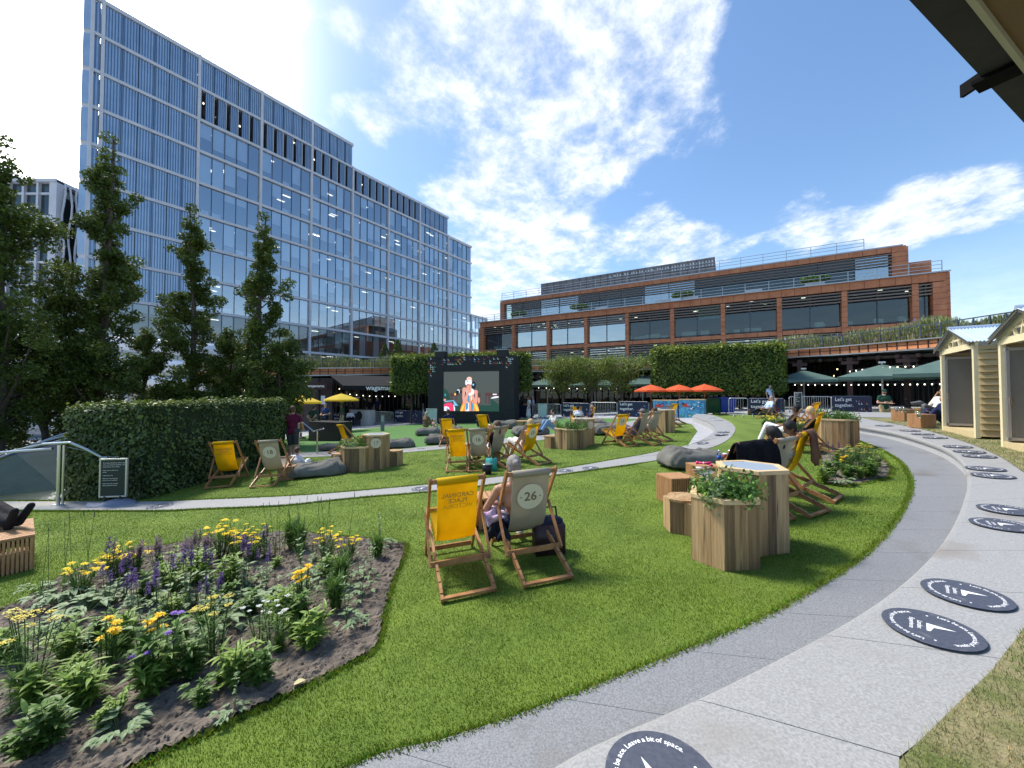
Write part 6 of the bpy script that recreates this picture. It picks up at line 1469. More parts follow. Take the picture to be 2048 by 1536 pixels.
m_ = MB(); m_.bar(ep(-1.2, off-.002, -.03), ep(2.2, off-.002, -.03), .012, .02); m_.build('edge_strip', M('pale_edge_strip', (.3, .29, .22), .6), t)
# ------------------------------------------------------------ SMALL THINGS
def small(name, cat, label, p, parts, rz=0, s=1):
    t = thing(name, label, cat, p, rz); t.scale = (s,)*3
    for nme, mb_, mt in parts: mb_.build(nme, mt, t, smooth=True)
    return t
def topof(px, py, h): 
    p = onP(px, py, h); return p
CUPR = M('red_cup', (.28, .015, .02), .5); PLAS = glass_mat('clear_plastic', (.85, .92, .95), (1, 1, 1), .06, .9, 0)
for k, (px, py, lab) in enumerate([(1450, 919, 'dark red takeaway coffee cup, left one of two on the slatted cube'), (1461, 912, 'dark red takeaway coffee cup, right one of two beside the blanket')]):
    p = topof(px, py, .425); small('coffee_cup', 'cup', lab, p, [('cup', MB().lathe([(.028, 0), (.041, .10)], n=16), CUPR), ('lid', MB().lathe([(.043, .10), (.043, .108), (.036, .118), (.0001, .12)], n=16), WHITE)])
p = topof(1438, 924, .425); small('water_bottle', 'bottle', 'small clear water bottle with a blue label on the slatted cube', p, [('bottle', MB().lathe([(.033, 0), (.034, .14), (.03, .16), (.013, .19), (.013, .2)], n=14), PLAS), ('bottle_label', MB().lathe([(.035, .06), (.035, .12)], n=14), M('label_blue', (.02, .1, .5), .5)), ('cap', MB().lathe([(.015, .195), (.015, .22), (.0001, .221)], n=12), WHITE)])
PK = M('hot_pink_plastic', (.75, .03, .16), .45); p = topof(1412, 932, .425)
small('pink_toy_gun', 'toy', 'hot pink bubble toy lying on the slatted cube', p, [('barrel', MB().tube([(-.13, 0, .05), (-.03, 0, .045), (.08, 0, .05)], [.022, .016, .034], 10), PK), ('handle', MB().tube([(.05, 0, .04), (.09, -.05, .015)], [.02, .022], 8), PK), ('nozzle', MB().tube([(-.16, 0, .052), (-.13, 0, .05)], [.03, .028], 10), PK), ('muzzle_ring', MB().tube([(-.05, 0, .047), (-.035, 0, .046)], .024, 10), WHITE)], R(-15))
p = topof(1397, 935, .425); small('paper_sheet', 'paper', 'white paper lying on the slatted cube near the toy', p, [('sheet', MB().box((0, 0, .002), (.15, .10, .002)), WHITE)], R(20))
for px, py, lab in ((1793, 822, 'left glass on the far slatted cube'), (1801, 821, 'middle glass on the far slatted cube'), (1809, 822, 'right glass on the far slatted cube'), (1838, 833, 'glass on the slatted cube nearest the hut')):
    p = onP(px, py+2, BH+.43); small('drinking_glass', 'glass', 'clear plastic '+lab, p, [('cup', MB().lathe([(.03, 0), (.04, .13)], n=14), PLAS), ('drink', MB().lathe([(.028, .01), (.034, .08), (.0001, .081)], n=12), M('pale_drink', (.4, .36, .25), .3))], s=1.2)
p = topof(985, 917, .34); small('wine_bottle', 'bottle', 'green glass wine bottle on the low table beside deckchair 16', p, [('bottle', MB().lathe([(.038, 0), (.038, .19), (.014, .24), (.013, .31)], n=14), M('green_bottle', (.02, .08, .03), .15)), ('foil', MB().lathe([(.015, .27), (.015, .315), (.0001, .316)], n=12), M('foil_dark', (.05, .05, .04), .4))])
p = onP(982, 942); small('teal_bag', 'bag', 'teal carrier bag on the grass beside deckchair 16', p, [('body', MB().prism([(-.13, -.05), (.13, -.05), (.14, .06), (-.14, .06)], 0, .32), M('teal', (.05, .42, .36), .6)), ('handle', MB().tube([(-.06, 0, .3), (-.03, 0, .42), (.03, 0, .42), (.06, 0, .3)], .008, 5), M('teal', (.05, .42, .36), .6))])
p = onP(974, 948); small('black_bucket', 'bucket', 'small black bucket on the grass under the beige chair', p, [('body', MB().lathe([(.10, 0), (.13, .24), (.12, .24), (.09, .03)], n=18), BLACK), ('rim', MB().lathe([(.132, .23), (.136, .245), (.125, .245)], n=18), STEEL)])
p = onP(1098, 1105); tb = small('tote_bag', 'bag', 'dark shoulder bag standing on the grass beside deckchair 26', p, [('body', MB().prism([(-.17, -.09), (.17, -.09), (.18, .09), (-.18, .09)], 0, .34), M('dark_maroon_leather', (.035, .018, .018), .45, (.06, .03, .03), 6, 3)), ('handle', MB().tube([(-.1, 0, .33), (-.08, 0, .52), (.08, 0, .52), (.1, 0, .33)], .012, 6), BLACK), ('scarf', MB().ellipsoid((.0, 0, .36), (.17, .09, .07)), M('dark_scarf', (.01, .015, .04), .8))], R(10))
# clothes hung over chairs
def cloth_over(chair, name, label, mat, thick=.03, drop=.55, ys=(-.27, .27), seed=1, front=.2):
    """drape that follows the chair top bar: hangs behind and in front"""
    o = CHAIRS[chair]; mb_ = MB(); rs = np.random.RandomState(seed); prof = []
    top = Vector((-.38, 0, 1.06)); n_ = 9; nf = 5
    for i in range(nf, 0, -1): f = i/nf; prof.append(Vector((-.34+.10*f, 0, 1.05-front*f)))
    prof.append(top)
    for i in range(1, n_+1): f = i/n_; prof.append(Vector((-.43-.02*f, 0, 1.04-drop*f)))
    m = 13; rows = []
    for i, p in enumerate(prof):
        row = []
        for j in range(m):
            g2 = j/(m-1); y = ys[0]+(ys[1]-ys[0])*g2; fo = .022*math.sin(g2*17+i*.35+seed)+.012*math.sin(g2*31+seed*2); lo = .06*math.sin(g2*5+seed)*(i/len(prof)); row.append((p.x+fo*(1 if i > nf else -.6), y*(1+.05*math.sin(i*.7+seed)), p.z-lo*(1 if i > nf else 0)))
        rows.append(row)
    mb_.add([v for r_ in rows for v in r_], [(i*m+j, i*m+j+1, (i+1)*m+j+1, (i+1)*m+j) for i in range(len(rows)-1) for j in range(m-1)])
    c = mb_.build(name, mat, None, smooth=True); so = c.modifiers.new('s', 'SOLIDIFY'); so.thickness = thick; so.offset = 0; sb_ = c.modifiers.new('u', 'SUBSURF'); sb_.levels = sb_.render_levels = 1
    c.location = o.location; c.rotation_mode = 'QUATERNION'; c.rotation_quaternion = o.rotation_quaternion; tag(c, label, name.replace('_', ' ').split()[-1]); return c
BLKC = M('black_fleece', (.006, .006, .009), .95, (.012, .012, .016), 30, 4, bump=.4, bscale=60, spec=.1); BRNC = M('brown_suede', (.10, .04, .02), .8, (.14, .06, .03), 5, 4, bump=.2)
cloth_over('rk', 'black_blanket', 'black fleece blanket draped over the deckchair beside the tall table', BLKC, .035, .82, (-.44, .36), 2, .3)
cloth_over('ry', 'brown_jacket', 'brown suede jacket hanging on the back of the yellow deckchair', BRNC, .03, .52, (-.34, .02), 5, .22)
# ------------------------------------------------------------ PEOPLE
SK_L = M('skin_light', (.55, .30, .21), .5, (.60, .34, .25), 6, 3); SK_T = M('skin_tan', (.42, .22, .14), .5, (.47, .26, .17), 6, 3); SK_D = M('skin_dark', (.11, .055, .035), .5, (.14, .07, .045), 6, 3)
def clothm(n, c): return M('cloth_'+n, c, .85, tuple(min(1, v*1.35+.004) for v in c), 4, 4, bump=.35, bscale=14, spec=.2)
CL = {k: clothm(k, v) for k, v in dict(burgundy=(.085, .008, .03), charcoal=(.04, .048, .052), darkgreen=(.012, .05, .03), khaki=(.36, .27, .15), navy=(.012, .018, .055), black=(.009, .009, .012), white=(.68, .68, .70), brown=(.16, .10, .06), lightblue=(.38, .50, .66), jeans=(.16, .27, .42), grey=(.13, .125, .12), blue=(.02, .045, .16), pale=(.58, .56, .50), peach=(.5, .32, .25), lilac=(.42, .28, .48), purple=(.10, .08, .12)).items()}
HAIR = {k: M('hair_'+k, v, .7, tuple(x*1.5 for x in v), 40, 3, st=(1, 1, .2), bump=.4, bscale=90) for k, v in dict(dark=(.015, .010, .008), blond=(.42, .30, .15), grey=(.20, .18, .165), brown=(.07, .038, .02), black=(.006, .006, .007)).items()}
def vox(o, size, sm=2):
    r_ = o.modifiers.new('merge', 'REMESH'); r_.mode = 'VOXEL'; r_.voxel_size = size; r_.use_smooth_shade = True
    if sm: s_ = o.modifiers.new('smooth', 'SMOOTH'); s_.factor = .5; s_.iterations = sm
    return o
STAND = dict(pel=(0, 0, .95), hip=.09, kneeL=(.02, .10, .51), kneeR=(.02, -.10, .51), ankL=(-.02, .11, .09), ankR=(-.02, -.11, .09), toeL=(.17, .13, .04), toeR=(.17, -.13, .04), chest=(0, 0, 1.30), neck=(0, 0, 1.46), head=(.015, 0, 1.625),
             shL=(-.01, .185, 1.42), shR=(-.01, -.185, 1.42), elL=(-.04, .25, 1.14), elR=(-.04, -.25, 1.14), wrL=(.06, .25, .90), wrR=(.06, -.25, .90), look=(1, 0, 0))
# lying back in a deckchair (chair frame, +x is where the feet go)
RECL = dict(pel=(.05, 0, .40), hip=.09, kneeL=(.50, .10, .60), kneeR=(.50, -.10, .60), ankL=(.72, .11, .12), ankR=(.72, -.11, .12), toeL=(.90, .13, .05), toeR=(.90, -.13, .05), chest=(-.13, 0, .70), neck=(-.24, 0, .92), head=(-.26, 0, 1.08),
            shL=(-.19, .185, .84), shR=(-.19, -.185, .84), elL=(-.05, .27, .60), elR=(-.05, -.27, .60), wrL=(.18, .16, .56), wrR=(.18, -.16, .56), look=(.94, 0, .1))
# sitting on the ground
SITG = dict(pel=(0, 0, .16), hip=.09, kneeL=(.40, .14, .46), kneeR=(.40, -.14, .46), ankL=(.66, .10, .09), ankR=(.66, -.10, .09), toeL=(.84, .12, .04), toeR=(.84, -.12, .04), chest=(-.03, 0, .50), neck=(.03, 0, .68), head=(.06, 0, .84),
            shL=(.0, .18, .63), shR=(.0, -.18, .63), elL=(.12, .24, .40), elR=(.12, -.24, .40), wrL=(.34, .12, .42), wrR=(.34, -.12, .42), look=(1, 0, -.1))
def J(base, **k): d = dict(base); d.update(k); return d
def person(loc, yaw, label, pose=STAND, s=1.0, skin=SK_L, shirt='navy', sleeve=.55, legs='charcoal', leg=1.0, shoes='black', hair='dark', hairlen=0, cap=None, mask=False, skirt=None, vs=.019, quat=None, bare=False, bun=False, group=None, slim=1.0, strap=None):
    t = thing('person', label, 'person', loc, yaw, group); t.scale = (s,)*3
    if quat is not None: t.rotation_mode = 'QUATERNION'; t.rotation_quaternion = quat
    p = {k: (Vector(v) if isinstance(v, tuple) else v) for k, v in pose.items()}
    ax = (p['neck']-p['pel']).normalized(); side = (p['shL']-p['shR']).normalized()
    hL = p['pel']+side*p['hip']; hR = p['pel']-side*p['hip']; look = p['look'].normalized()
    B = MB(); w = slim
    def limb(mb, a, b, r1, r2, f=1.0, x=0): mb.capsule(a, a.lerp(b, f), r1+x, r1+(r2-r1)*f+x)
    def torso(mb, x):
        mb.capsule(hL*.8+hR*.2, hR*.8+hL*.2, .115*w+x, .115*w+x); wa = p['pel'].lerp(p['chest'], .5); mb.capsule(wa+side*.035, wa-side*.035, .10*w+x, .10*w+x)
        mb.capsule(p['pel'], p['chest'], .10*w+x, .115*w+x); mb.capsule(p['chest']+side*.075, p['chest']-side*.075, .112*w+x, .112*w+x)
        u = p['shL'].lerp(p['shR'], .5); mb.capsule(p['shL'].lerp(u, .22), p['shR'].lerp(u, .22), .062*w+x, .062*w+x); mb.capsule(p['chest'], u, .11*w+x, .07*w+x)
    torso(B, 0); hd = p['head']; B.capsule(p['neck']-(hd-p['neck'])*.2, hd-(hd-p['neck'])*.3, .058, .054)
    up = (hd-p['neck']).normalized(); lf = up.cross(look).normalized(); fw = lf.cross(up).normalized(); Q = Matrix((fw, lf, up)).transposed()
    B.ellipsoid(hd+up*.02, (.094, .076, .108), Q); B.ellipsoid(hd-up*.055+fw*.022, (.062, .055, .058), Q); B.capsule(hd+fw*.088+up*.01, hd+fw*.108-up*.02, .011, .016, 8)
    for sg in (-1, 1): B.ellipsoid(hd+lf*sg*.078-fw*.002, (.02, .010, .032), Q, 8, 6)
    B.capsule(hd+fw*.085-up*.052+lf*.018, hd+fw*.085-up*.052-lf*.018, .010, .010, 6)
    for sd_, h_ in (('L', hL), ('R', hR)):
        kn, an, to = p['knee'+sd_], p['ank'+sd_], p['toe'+sd_]; limb(B, h_, kn, .088*w, .058); limb(B, kn, kn.lerp(an, .35), .056, .058); limb(B, kn.lerp(an, .35), an, .058, .036)
        ft = (to-an); heel = an-ft*.18; B.capsule(heel, to, .036, .03)
        sh, el, wr = p['sh'+sd_], p['el'+sd_], p['wr'+sd_]; limb(B, sh, el, .052, .040); limb(B, el, wr, .041, .027)
        d = (wr-el).normalized(); hp_ = wr+d*.085; sw = d.cross(up); sw = sw.normalized() if sw.length > .1 else side; B.capsule(wr+d*.02+sw*.012, hp_+sw*.018, .026, .022, 8); B.capsule(wr+d*.02-sw*.012, hp_-sw*.018, .024, .02, 8)
        pn = d.cross(sw)*(1 if sd_ == 'L' else -1)
        for q in range(4):
            o_ = sw*(.030-.020*q); l1 = (.038, .045, .042, .034)[q]; a_ = hp_+o_; b_ = a_+d*l1+pn*.006; c_ = b_+(d*.8+pn*.5).normalized()*l1*.8; B.capsule(a_, b_, .0095, .009, 6); B.capsule(b_, c_, .009, .0075, 6)
        B.capsule(wr+d*.03+sw*.03, wr+d*.055+sw*.055+pn*.01, .013, .011, 6); B.capsule(wr+d*.055+sw*.055+pn*.01, wr+d*.09+sw*.06+pn*.02, .011, .009, 6)
    vox(B.build('body', skin, t), vs*.75, 1)
    if shirt:
        T = MB(); torso(T, .012)
        if not bare:
            for sd_ in 'LR':
                limb(T, p['sh'+sd_], p['el'+sd_], .054, .046, min(1, sleeve), .012)
                if sleeve > 1: limb(T, p['el'+sd_], p['wr'+sd_], .045, .032, sleeve-1, .010)
        vox(T.build('shirt' if not skirt else 'dress', CL[shirt], t), vs, 2)
    if skirt:
        T = MB(); k2 = (p['kneeL']+p['kneeR'])/2; T.capsule(p['pel'], p['pel'].lerp(k2, .6), .135, .19); T.capsule(p['pel'].lerp(k2, .4), Vector((k2.x, k2.y, k2.z-.22)), .15, .22); vox(T.build('skirt', CL[skirt], t), vs, 3)
    elif legs:
        T = MB(); T.capsule(hL, hR, .118*w, .118*w)
        for sd_, h_ in (('L', hL), ('R', hR)):
            kn, an = p['knee'+sd_], p['ank'+sd_]; f = min(1, leg*2); limb(T, h_, kn, .092*w, .066, f, .013)
            if leg > .5: limb(T, kn, an, .064, .05, (leg-.5)*2*.95, .012)
        vox(T.build('trousers' if leg > .6 else 'shorts', CL[legs], t), vs, 2)
    if shoes:
        T = MB()
        for sd_ in 'LR':
            an, to = p['ank'+sd_], p['toe'+sd_]; ft = to-an; T.capsule(an-ft*.22-Vector((0, 0, .01)), to, .045, .038); T.capsule(an, an-ft*.05+(p['knee'+sd_]-an)*.06, .046, .044)
        vox(T.build('shoes', CL[shoes], t), vs, 1)
    if hair:
        T = MB(); T.ellipsoid(hd+up*.036-fw*.014, (.100, .087, .104), Q)
        if hairlen: T.capsule(hd-fw*.045, hd-fw*.07-up*(.08+hairlen)+ax*0, .085, .05); T.capsule(hd-fw*.03+lf*.05, hd-fw*.05+lf*.06-up*(.06+hairlen*.8), .04, .03); T.capsule(hd-fw*.03-lf*.05, hd-fw*.05-lf*.06-up*(.06+hairlen*.8), .04, .03)
        else: T.ellipsoid(hd-fw*.035-up*.02, (.07, .078, .07), Q)
        if bun: T.ellipsoid(hd-fw*.105+up*.045, (.04, .04, .04), Q, 10, 8)
        vox(T.build('hair', HAIR[hair], t), vs*.7, 1)
    if cap:
        T = MB(); T.ellipsoid(hd+up*.062-fw*.005, (.108, .093, .085), Q); T.capsule(hd+fw*.09+up*.055+lf*.03, hd+fw*.15+up*.045+lf*.02, .014, .01, 8); T.capsule(hd+fw*.09+up*.055-lf*.03, hd+fw*.15+up*.045-lf*.02, .014, .01, 8); vox(T.build('cap', CL[cap], t), vs*.7, 1)
    if mask: T = MB(); T.ellipsoid(hd+fw*.035-up*.035, (.072, .068, .05), Q); vox(T.build('face_mask', CL['black'], t), vs*.7, 1)
    ey = MB()
    for sg in (-1, 1): ey.ellipsoid(hd+fw*.087+lf*sg*.032+up*.018, (.010, .013, .009), Q, 8, 6)
    ey.build('eyes', BLACK, t, smooth=True)
    return t
def G(px, py, h=0.0): p = onP(px, py); return Vector((p.x, p.y, P(p.x, p.y)+h))
def face(a_px): return R(a_px)
def inchair(key, label, dx=0, **k):
    o = CHAIRS[key]; kw = dict(pose=RECL); kw.update(k); return person(o.location, 0, label, quat=o.rotation_quaternion.copy(), s=k.get('s', .97), **{a: b for a, b in kw.items() if a != 's'})
# burgundy shirt man walking away
person(G(584, 922), R(100), 'man in burgundy t-shirt and grey shorts walking away beside the hedge', J(STAND, kneeL=(.10, .09, .50), ankL=(.02, .09, .10), toeL=(.18, .1, .03), kneeR=(.03, -.09, .52), ankR=(-.22, -.09, .16), toeR=(-.10, -.09, .04), elL=(-.10, .30, 1.16), wrL=(-.06, .36, .93), elR=(-.06, -.30, 1.18), wrR=(.14, -.26, 1.02)),
       s=1.03, skin=SK_T, shirt='burgundy', sleeve=.6, legs='charcoal', leg=.45, shoes='brown', hair='brown', vs=.015, slim=1.08)
person(G(592, 950), R(75), 'small child in white leaning on the grey beanbag', SITG, s=.74, skin=SK_L, shirt='white', sleeve=1.9, legs='white', leg=.95, shoes='pale', hair='brown', vs=.02, bun=True)
inchair('b26', 'woman with grey hair in a bun sitting bare backed in deckchair 26', pose=J(RECL, pel=(.12, .03, .36), chest=(.02, .08, .66), neck=(-.02, .10, .88), head=(-.01, .09, 1.045), shL=(-.01, .29, .80), shR=(0, -.08, .80), elL=(.06, .42, .58), wrL=(.28, .28, .56), elR=(.1, -.15, .68), kneeL=(.52, .10, .62), kneeR=(.52, -.10, .60), ankL=(.50, .11, .10), ankR=(.50, -.11, .10), toeL=(.68, .13, .05), toeR=(.68, -.13, .05)),
        skin=SK_T, shirt=None, legs='navy', leg=.6, shoes='pale', hair='grey', bun=True, vs=.015, s=.97)
o = CHAIRS['b26']; q_ = o.rotation_quaternion
def crumple(name, label, cat, mat, pts, seed, key='b26', vs=.011):
    o = CHAIRS[key]; rs = random.Random(seed); m_ = MB()
    for (x, y, z, ln, dx, dz) in pts:
        for q in range(5):
            a0 = Vector((x+rs.uniform(-.04, .04), y+rs.uniform(-.05, .05), z+rs.uniform(-.03, .03))); d_ = Vector((dx+rs.uniform(-.5, .5), rs.uniform(-.6, .6), dz+rs.uniform(-.4, .4))).normalized()*ln; md = a0+d_*.5+Vector((rs.uniform(-.03, .03),)*3)
            m_.capsule(a0, md, .026, .034, 8); m_.capsule(md, a0+d_, .034, .016, 8)
    c = m_.build(name, mat, None, smooth=True); vox(c, vs, 1); c.location = o.location; c.rotation_mode = 'QUATERNION'; c.rotation_quaternion = o.rotation_quaternion; tag(c, label, cat)
crumple('lilac_scarf', 'lilac patterned scarf bundled at the side of deckchair 26', 'scarf', M('lilac_pattern', (.45, .27, .50), .85, (.62, .55, .62), 16, 3, bump=.4, bscale=30), [(.02, .36, .52, .12, .3, 0), (-.04, .33, .48, .12, -.3, 0), (.07, .30, .48, .10, .2, .1)], 3)
crumple('navy_coat', 'navy coat hanging from the side of deckchair 26', 'coat', M('coat_black_navy', (.008, .009, .018), .9, (.014, .015, .028), 9, 3, bump=.4, bscale=20), [(.03, .34, .46, .24, 0, -1), (-.04, .31, .44, .24, -.1, -1), (.08, .28, .42, .2, .1, -1), (0, .36, .38, .16, 0, -1)], 5)
inchair('b15', 'person with dark hair in white trousers reclining left in the beige chair by number 15', shirt='black', legs='white', hair='brown', hairlen=.1)
inchair('y15', 'blond woman in yellow deckchair 15 seen from the side', shirt='peach', legs='pale', hair='blond', hairlen=.12)
inchair('b13', 'person in grey cap and purple clothes in the beige chair right of number 13', shirt='purple', sleeve=1.0, legs='purple', hair='brown', cap='grey')
inchair('c13', 'person in short sleeves in the second beige chair right of number 13', shirt='pale', legs='grey', hair='brown', skin=SK_T)
inchair('ty1', 'bald man in dark clothes in a yellow chair on the turf', shirt='navy', sleeve=1.2, legs='black', hair=None, skin=SK_T)
inchair('rb', 'person with black hair in the beige chair nearest the right flower bed', shirt='white', hair='black', legs='black', skin=SK_D, hairlen=.12, pose=J(RECL, head=(-.24, .08, 1.11), chest=(-.10, .02, .72)), vs=.016)
inchair('ry', 'person with curly black hair in the yellow chair with the brown jacket', shirt='lightblue', hair='black', legs='black', skin=SK_D, vs=.016, pose=J(RECL, head=(-.20, .10, 1.12), look=(.6, .6, 0)))
inchair('ry2', 'blond woman in black looking left in the yellow chair by the planter', shirt='black', sleeve=1.6, hair='blond', legs='pale', vs=.016, pose=J(RECL, head=(-.16, 0, 1.10), neck=(-.18, 0, .94)))
inchair('rd', 'dark haired person in black top and white trousers behind the blond woman', shirt='black', sleeve=1.3, hair='black', legs='white', skin=SK_D)
inchair('man', 'man in a light blue shirt reclining with legs out on the far lawn', shirt='lightblue', sleeve=1.2, hair='grey', legs='black', shoes='brown', pose=J(RECL, kneeL=(.55, .08, .50), kneeR=(.55, -.08, .46), ankL=(.98, .06, .34), ankR=(.98, -.06, .30), toeL=(1.05, .06, .5), toeR=(1.05, -.06, .46)))
inchair('hut', 'man in patterned shirt and grey trousers lounging with one leg over the other', shirt='pale', sleeve=.9, hair='dark', legs='grey', skin=SK_L, pose=J(RECL, kneeL=(.50, .10, .62), ankL=(.58, .11, .12), toeL=(.78, .12, .05), kneeR=(.46, -.08, .72), ankR=(.92, .06, .70), toeR=(1.06, .08, .86)), vs=.017)
person(G(1893, 868, .27), R(170), 'person in navy mostly hidden behind the first hut', SITG, shirt='navy', sleeve=1.8, legs='navy', hair='dark', shoes='pale')
inchair('y9b', 'blond child in a dark top beside the small yellow chair on the turf', s=.8, shirt='navy', hair='blond', legs='pale', pose=J(RECL, head=(-.22, .32, 1.12), neck=(-.2, .3, .97), chest=(-.1, .25, .7), shL=(-.15, .42, .9), shR=(-.15, .1, .9)))
person(G(1108, 871, .18), R(205), 'person in blue jeans sitting behind the middle planter', SITG, shirt='pale', legs='jeans', hair='dark')
person(G(1156, 853, .15), R(80), 'person in white shirt and dark cap sitting in front of the banner barrier', SITG, shirt='white', hair='dark', cap='navy', legs='black')
person(G(852, 860, .12), R(60), 'woman with long blond hair sitting on a beanbag left of the man in navy', SITG, shirt='brown', sleeve=1.8, legs='brown', hair='blond', hairlen=.22)
person(G(868, 862, .1), R(80), 'small child in pink hat between the blond woman and the man in navy', SITG, s=.6, shirt='peach', hair='blond', cap='lilac', legs='pale')
person(G(897, 862, .12), R(120), 'man in navy hooded top sitting on a beanbag before the screen', J(SITG, elR=(-.02, -.30, .42), wrR=(-.2, -.34, .16), elL=(.10, .28, .42), wrL=(.2, .3, .2)), s=1.12, shirt='navy', sleeve=1.9, legs='navy', hair='brown', skin=SK_T)
person(G(684, 864), R(200), 'man in dark green polo and khaki shorts standing in front of the restaurant', J(STAND, elR=(.05, -.27, 1.16), wrR=(.28, -.16, 1.06), kneeL=(.12, .1, .52), ankL=(.02, .1, .12), toeL=(.18, .1, .05)), s=1.04, skin=SK_D, shirt='darkgreen', legs='khaki', leg=.5, shoes='pale', cap='darkgreen', hair='black')
person(G(627, 878), R(70), 'man in dark green t-shirt and khaki trousers with hands behind his back', J(STAND, elL=(-.14, .27, 1.18), elR=(-.14, -.27, 1.18), wrL=(-.18, .06, 1.02), wrR=(-.18, -.06, 1.02)), s=1.02, skin=SK_L, shirt='darkgreen', legs='khaki', shoes='pale', cap='darkgreen', hair='brown')
person(G(650, 870, .1), R(-95), 'grey haired man in dark blue t-shirt behind the black counter', J(STAND, wrL=(.24, .12, 1.1), wrR=(.24, -.12, 1.1)), shirt='blue', legs='black', hair='grey', skin=SK_L)
person(G(740, 846, .35), R(-90), 'masked person in black at the restaurant door, left one', STAND, shirt='black', sleeve=1.5, legs='black', hair='grey', mask=True)
person(G(754, 846, .4), R(-90), 'masked person in navy with a lanyard at the restaurant door, right one', STAND, shirt='navy', sleeve=.8, legs='black', hair='grey', mask=True)
person(G(818, 842, .25), R(-90), 'masked person in brown with crossed arms behind the navy barrier', J(STAND, elL=(.02, .27, 1.15), elR=(.02, -.27, 1.15), wrL=(.22, -.06, 1.17), wrR=(.2, .06, 1.13)), shirt='brown', legs='black', mask=True, hair='dark', skin=SK_T)
person(G(701, 852, .1), R(-60), 'seated person in white behind the navy barrier', J(RECL), shirt='white', sleeve=1.0, legs='black', hair='grey')
person(G(1058, 838), R(190), 'woman in a long white dress with a tan bag right of the screen', J(STAND, elR=(.05, -.22, 1.15), wrR=(.26, -.1, 1.15)), s=.97, shirt='white', skirt='white', sleeve=.6, hair='brown', hairlen=.15, shoes='pale', skin=SK_T, slim=.9)
person(G(1038, 838), R(150), 'person in black beside the right edge of the screen', STAND, shirt='black', sleeve=1.9, legs='black', hair='grey')
person(G(1066, 834), R(180), 'person in pale blue behind the woman in white', STAND, s=.95, shirt='lightblue', legs='black', hair='grey')
p = at(1768, 780, 18.0); person(Vector((p.x, p.y, -1.60)), R(-100), 'masked man in green polo and cap with crossed arms behind the pale stone strip', J(STAND, elL=(.02, .28, 1.15), elR=(.02, -.28, 1.15), wrL=(.24, -.08, 1.17), wrR=(.22, .08, 1.12)), s=1.02, shirt='darkgreen', legs='khaki', cap='darkgreen', mask=True, hair='black', skin=SK_L, slim=1.08)
# feet on the bench at the left edge
p = onP(12, 1132); yw = R(-20)
bp = Vector((p.x, p.y, P(p.x, p.y)))
person(bp+Vector((-1.02, .22, .12)), R(-8), 'person in black at the left edge with feet up on the slatted bench', J(RECL, kneeL=(.56, .08, .56), kneeR=(.56, -.08, .54), ankL=(1.08, .02, .43), ankR=(1.06, -.07, .40), toeL=(1.20, .04, .60), toeR=(1.19, -.10, .57)), shirt='black', sleeve=1.8, legs='black', hair='dark', vs=.014, s=1.0)
# distant cafe customers
for k, (px, d, hh) in enumerate([(1540, 27.5, 'grey'), (1480, 29, 'brown'), (1375, 31, 'dark')]):
    p = at(px, 780, d); person(Vector((p.x, p.y, P(p.x, p.y))), R(-90+30*k), ['person standing behind the barriers beside the dense clipped block', 'person behind the blue bin near the cafe front', 'bartender behind the right fish painted bar'][k], STAND, shirt=['lightblue', 'black', 'navy'][k], legs='black', hair=hh)

# ------------------------------------------------------------ FLOWER BED PLANTS
class LM:
    """collects leaf strips into mesh parts"""
    def __init__(s): s.p = {}
    def g(s, k): return s.p.setdefault(k, MB())
def leafstrip(mb, base, d, ln, w, droop=.4, fold=.25, seg=3):
    d = Vector(d).normalized(); sd_ = d.cross(Vector((0, 0, 1))); sd_ = sd_.normalized() if sd_.length > .05 else Vector((1, 0, 0)); p = Vector(base); vs = []; k = seg
    for i in range(k+1):
        f = i/k; wd = w*math.sin(math.pi*(.12+.88*f)**.8)*.5 if i < k else .0005; n_ = sd_.cross(d)
        vs += [p-sd_*wd+n_*wd*fold, p, p+sd_*wd+n_*wd*fold]; d = (d+Vector((0, 0, -droop/k))).normalized(); p = p+d*(ln/k)
    mb.add(vs, [(3*i, 3*i+1, 3*i+4, 3*i+3) for i in range(k)]+[(3*i+1, 3*i+2, 3*i+5, 3*i+4) for i in range(k)])
def daisy(mb, c, r, n, mat_i=0, tilt=.3):
    nn = Vector((rnd.uniform(-tilt, tilt), rnd.uniform(-tilt, tilt), 1)).normalized(); x = nn.orthogonal().normalized(); y = nn.cross(x); c = Vector(c)
    for i in range(n):
        a = 2*math.pi*i/n; dd = x*math.cos(a)+y*math.sin(a); s_ = nn.cross(dd); mb.add([c, c+dd*r*.6+s_*r*.2+nn*r*.05, c+dd*r, c+dd*r*.6-s_*r*.2+nn*r*.05], [(0, 1, 2, 3)])
def finish(lm, mats, name='plant'):
    return [(k, mb_.mesh(k, mats[k])) for k, mb_ in lm.p.items() if mb_.v]
PM = dict(leaves=PHERB, pale_leaves=PHERB2, fresh_leaves=PHERB3, stems=STEM, yellow_flowers=F_YEL, orange_flowers=F_ORA, lemon_flowers=F_LEM, purple_flowers=F_PUR, lilac_flowers=F_LIL, white_flowers=F_WHI, seed_heads=M('seed_head', (.14, .09, .11), .8))
for m in (HERB, HERB2, HERB3): pass
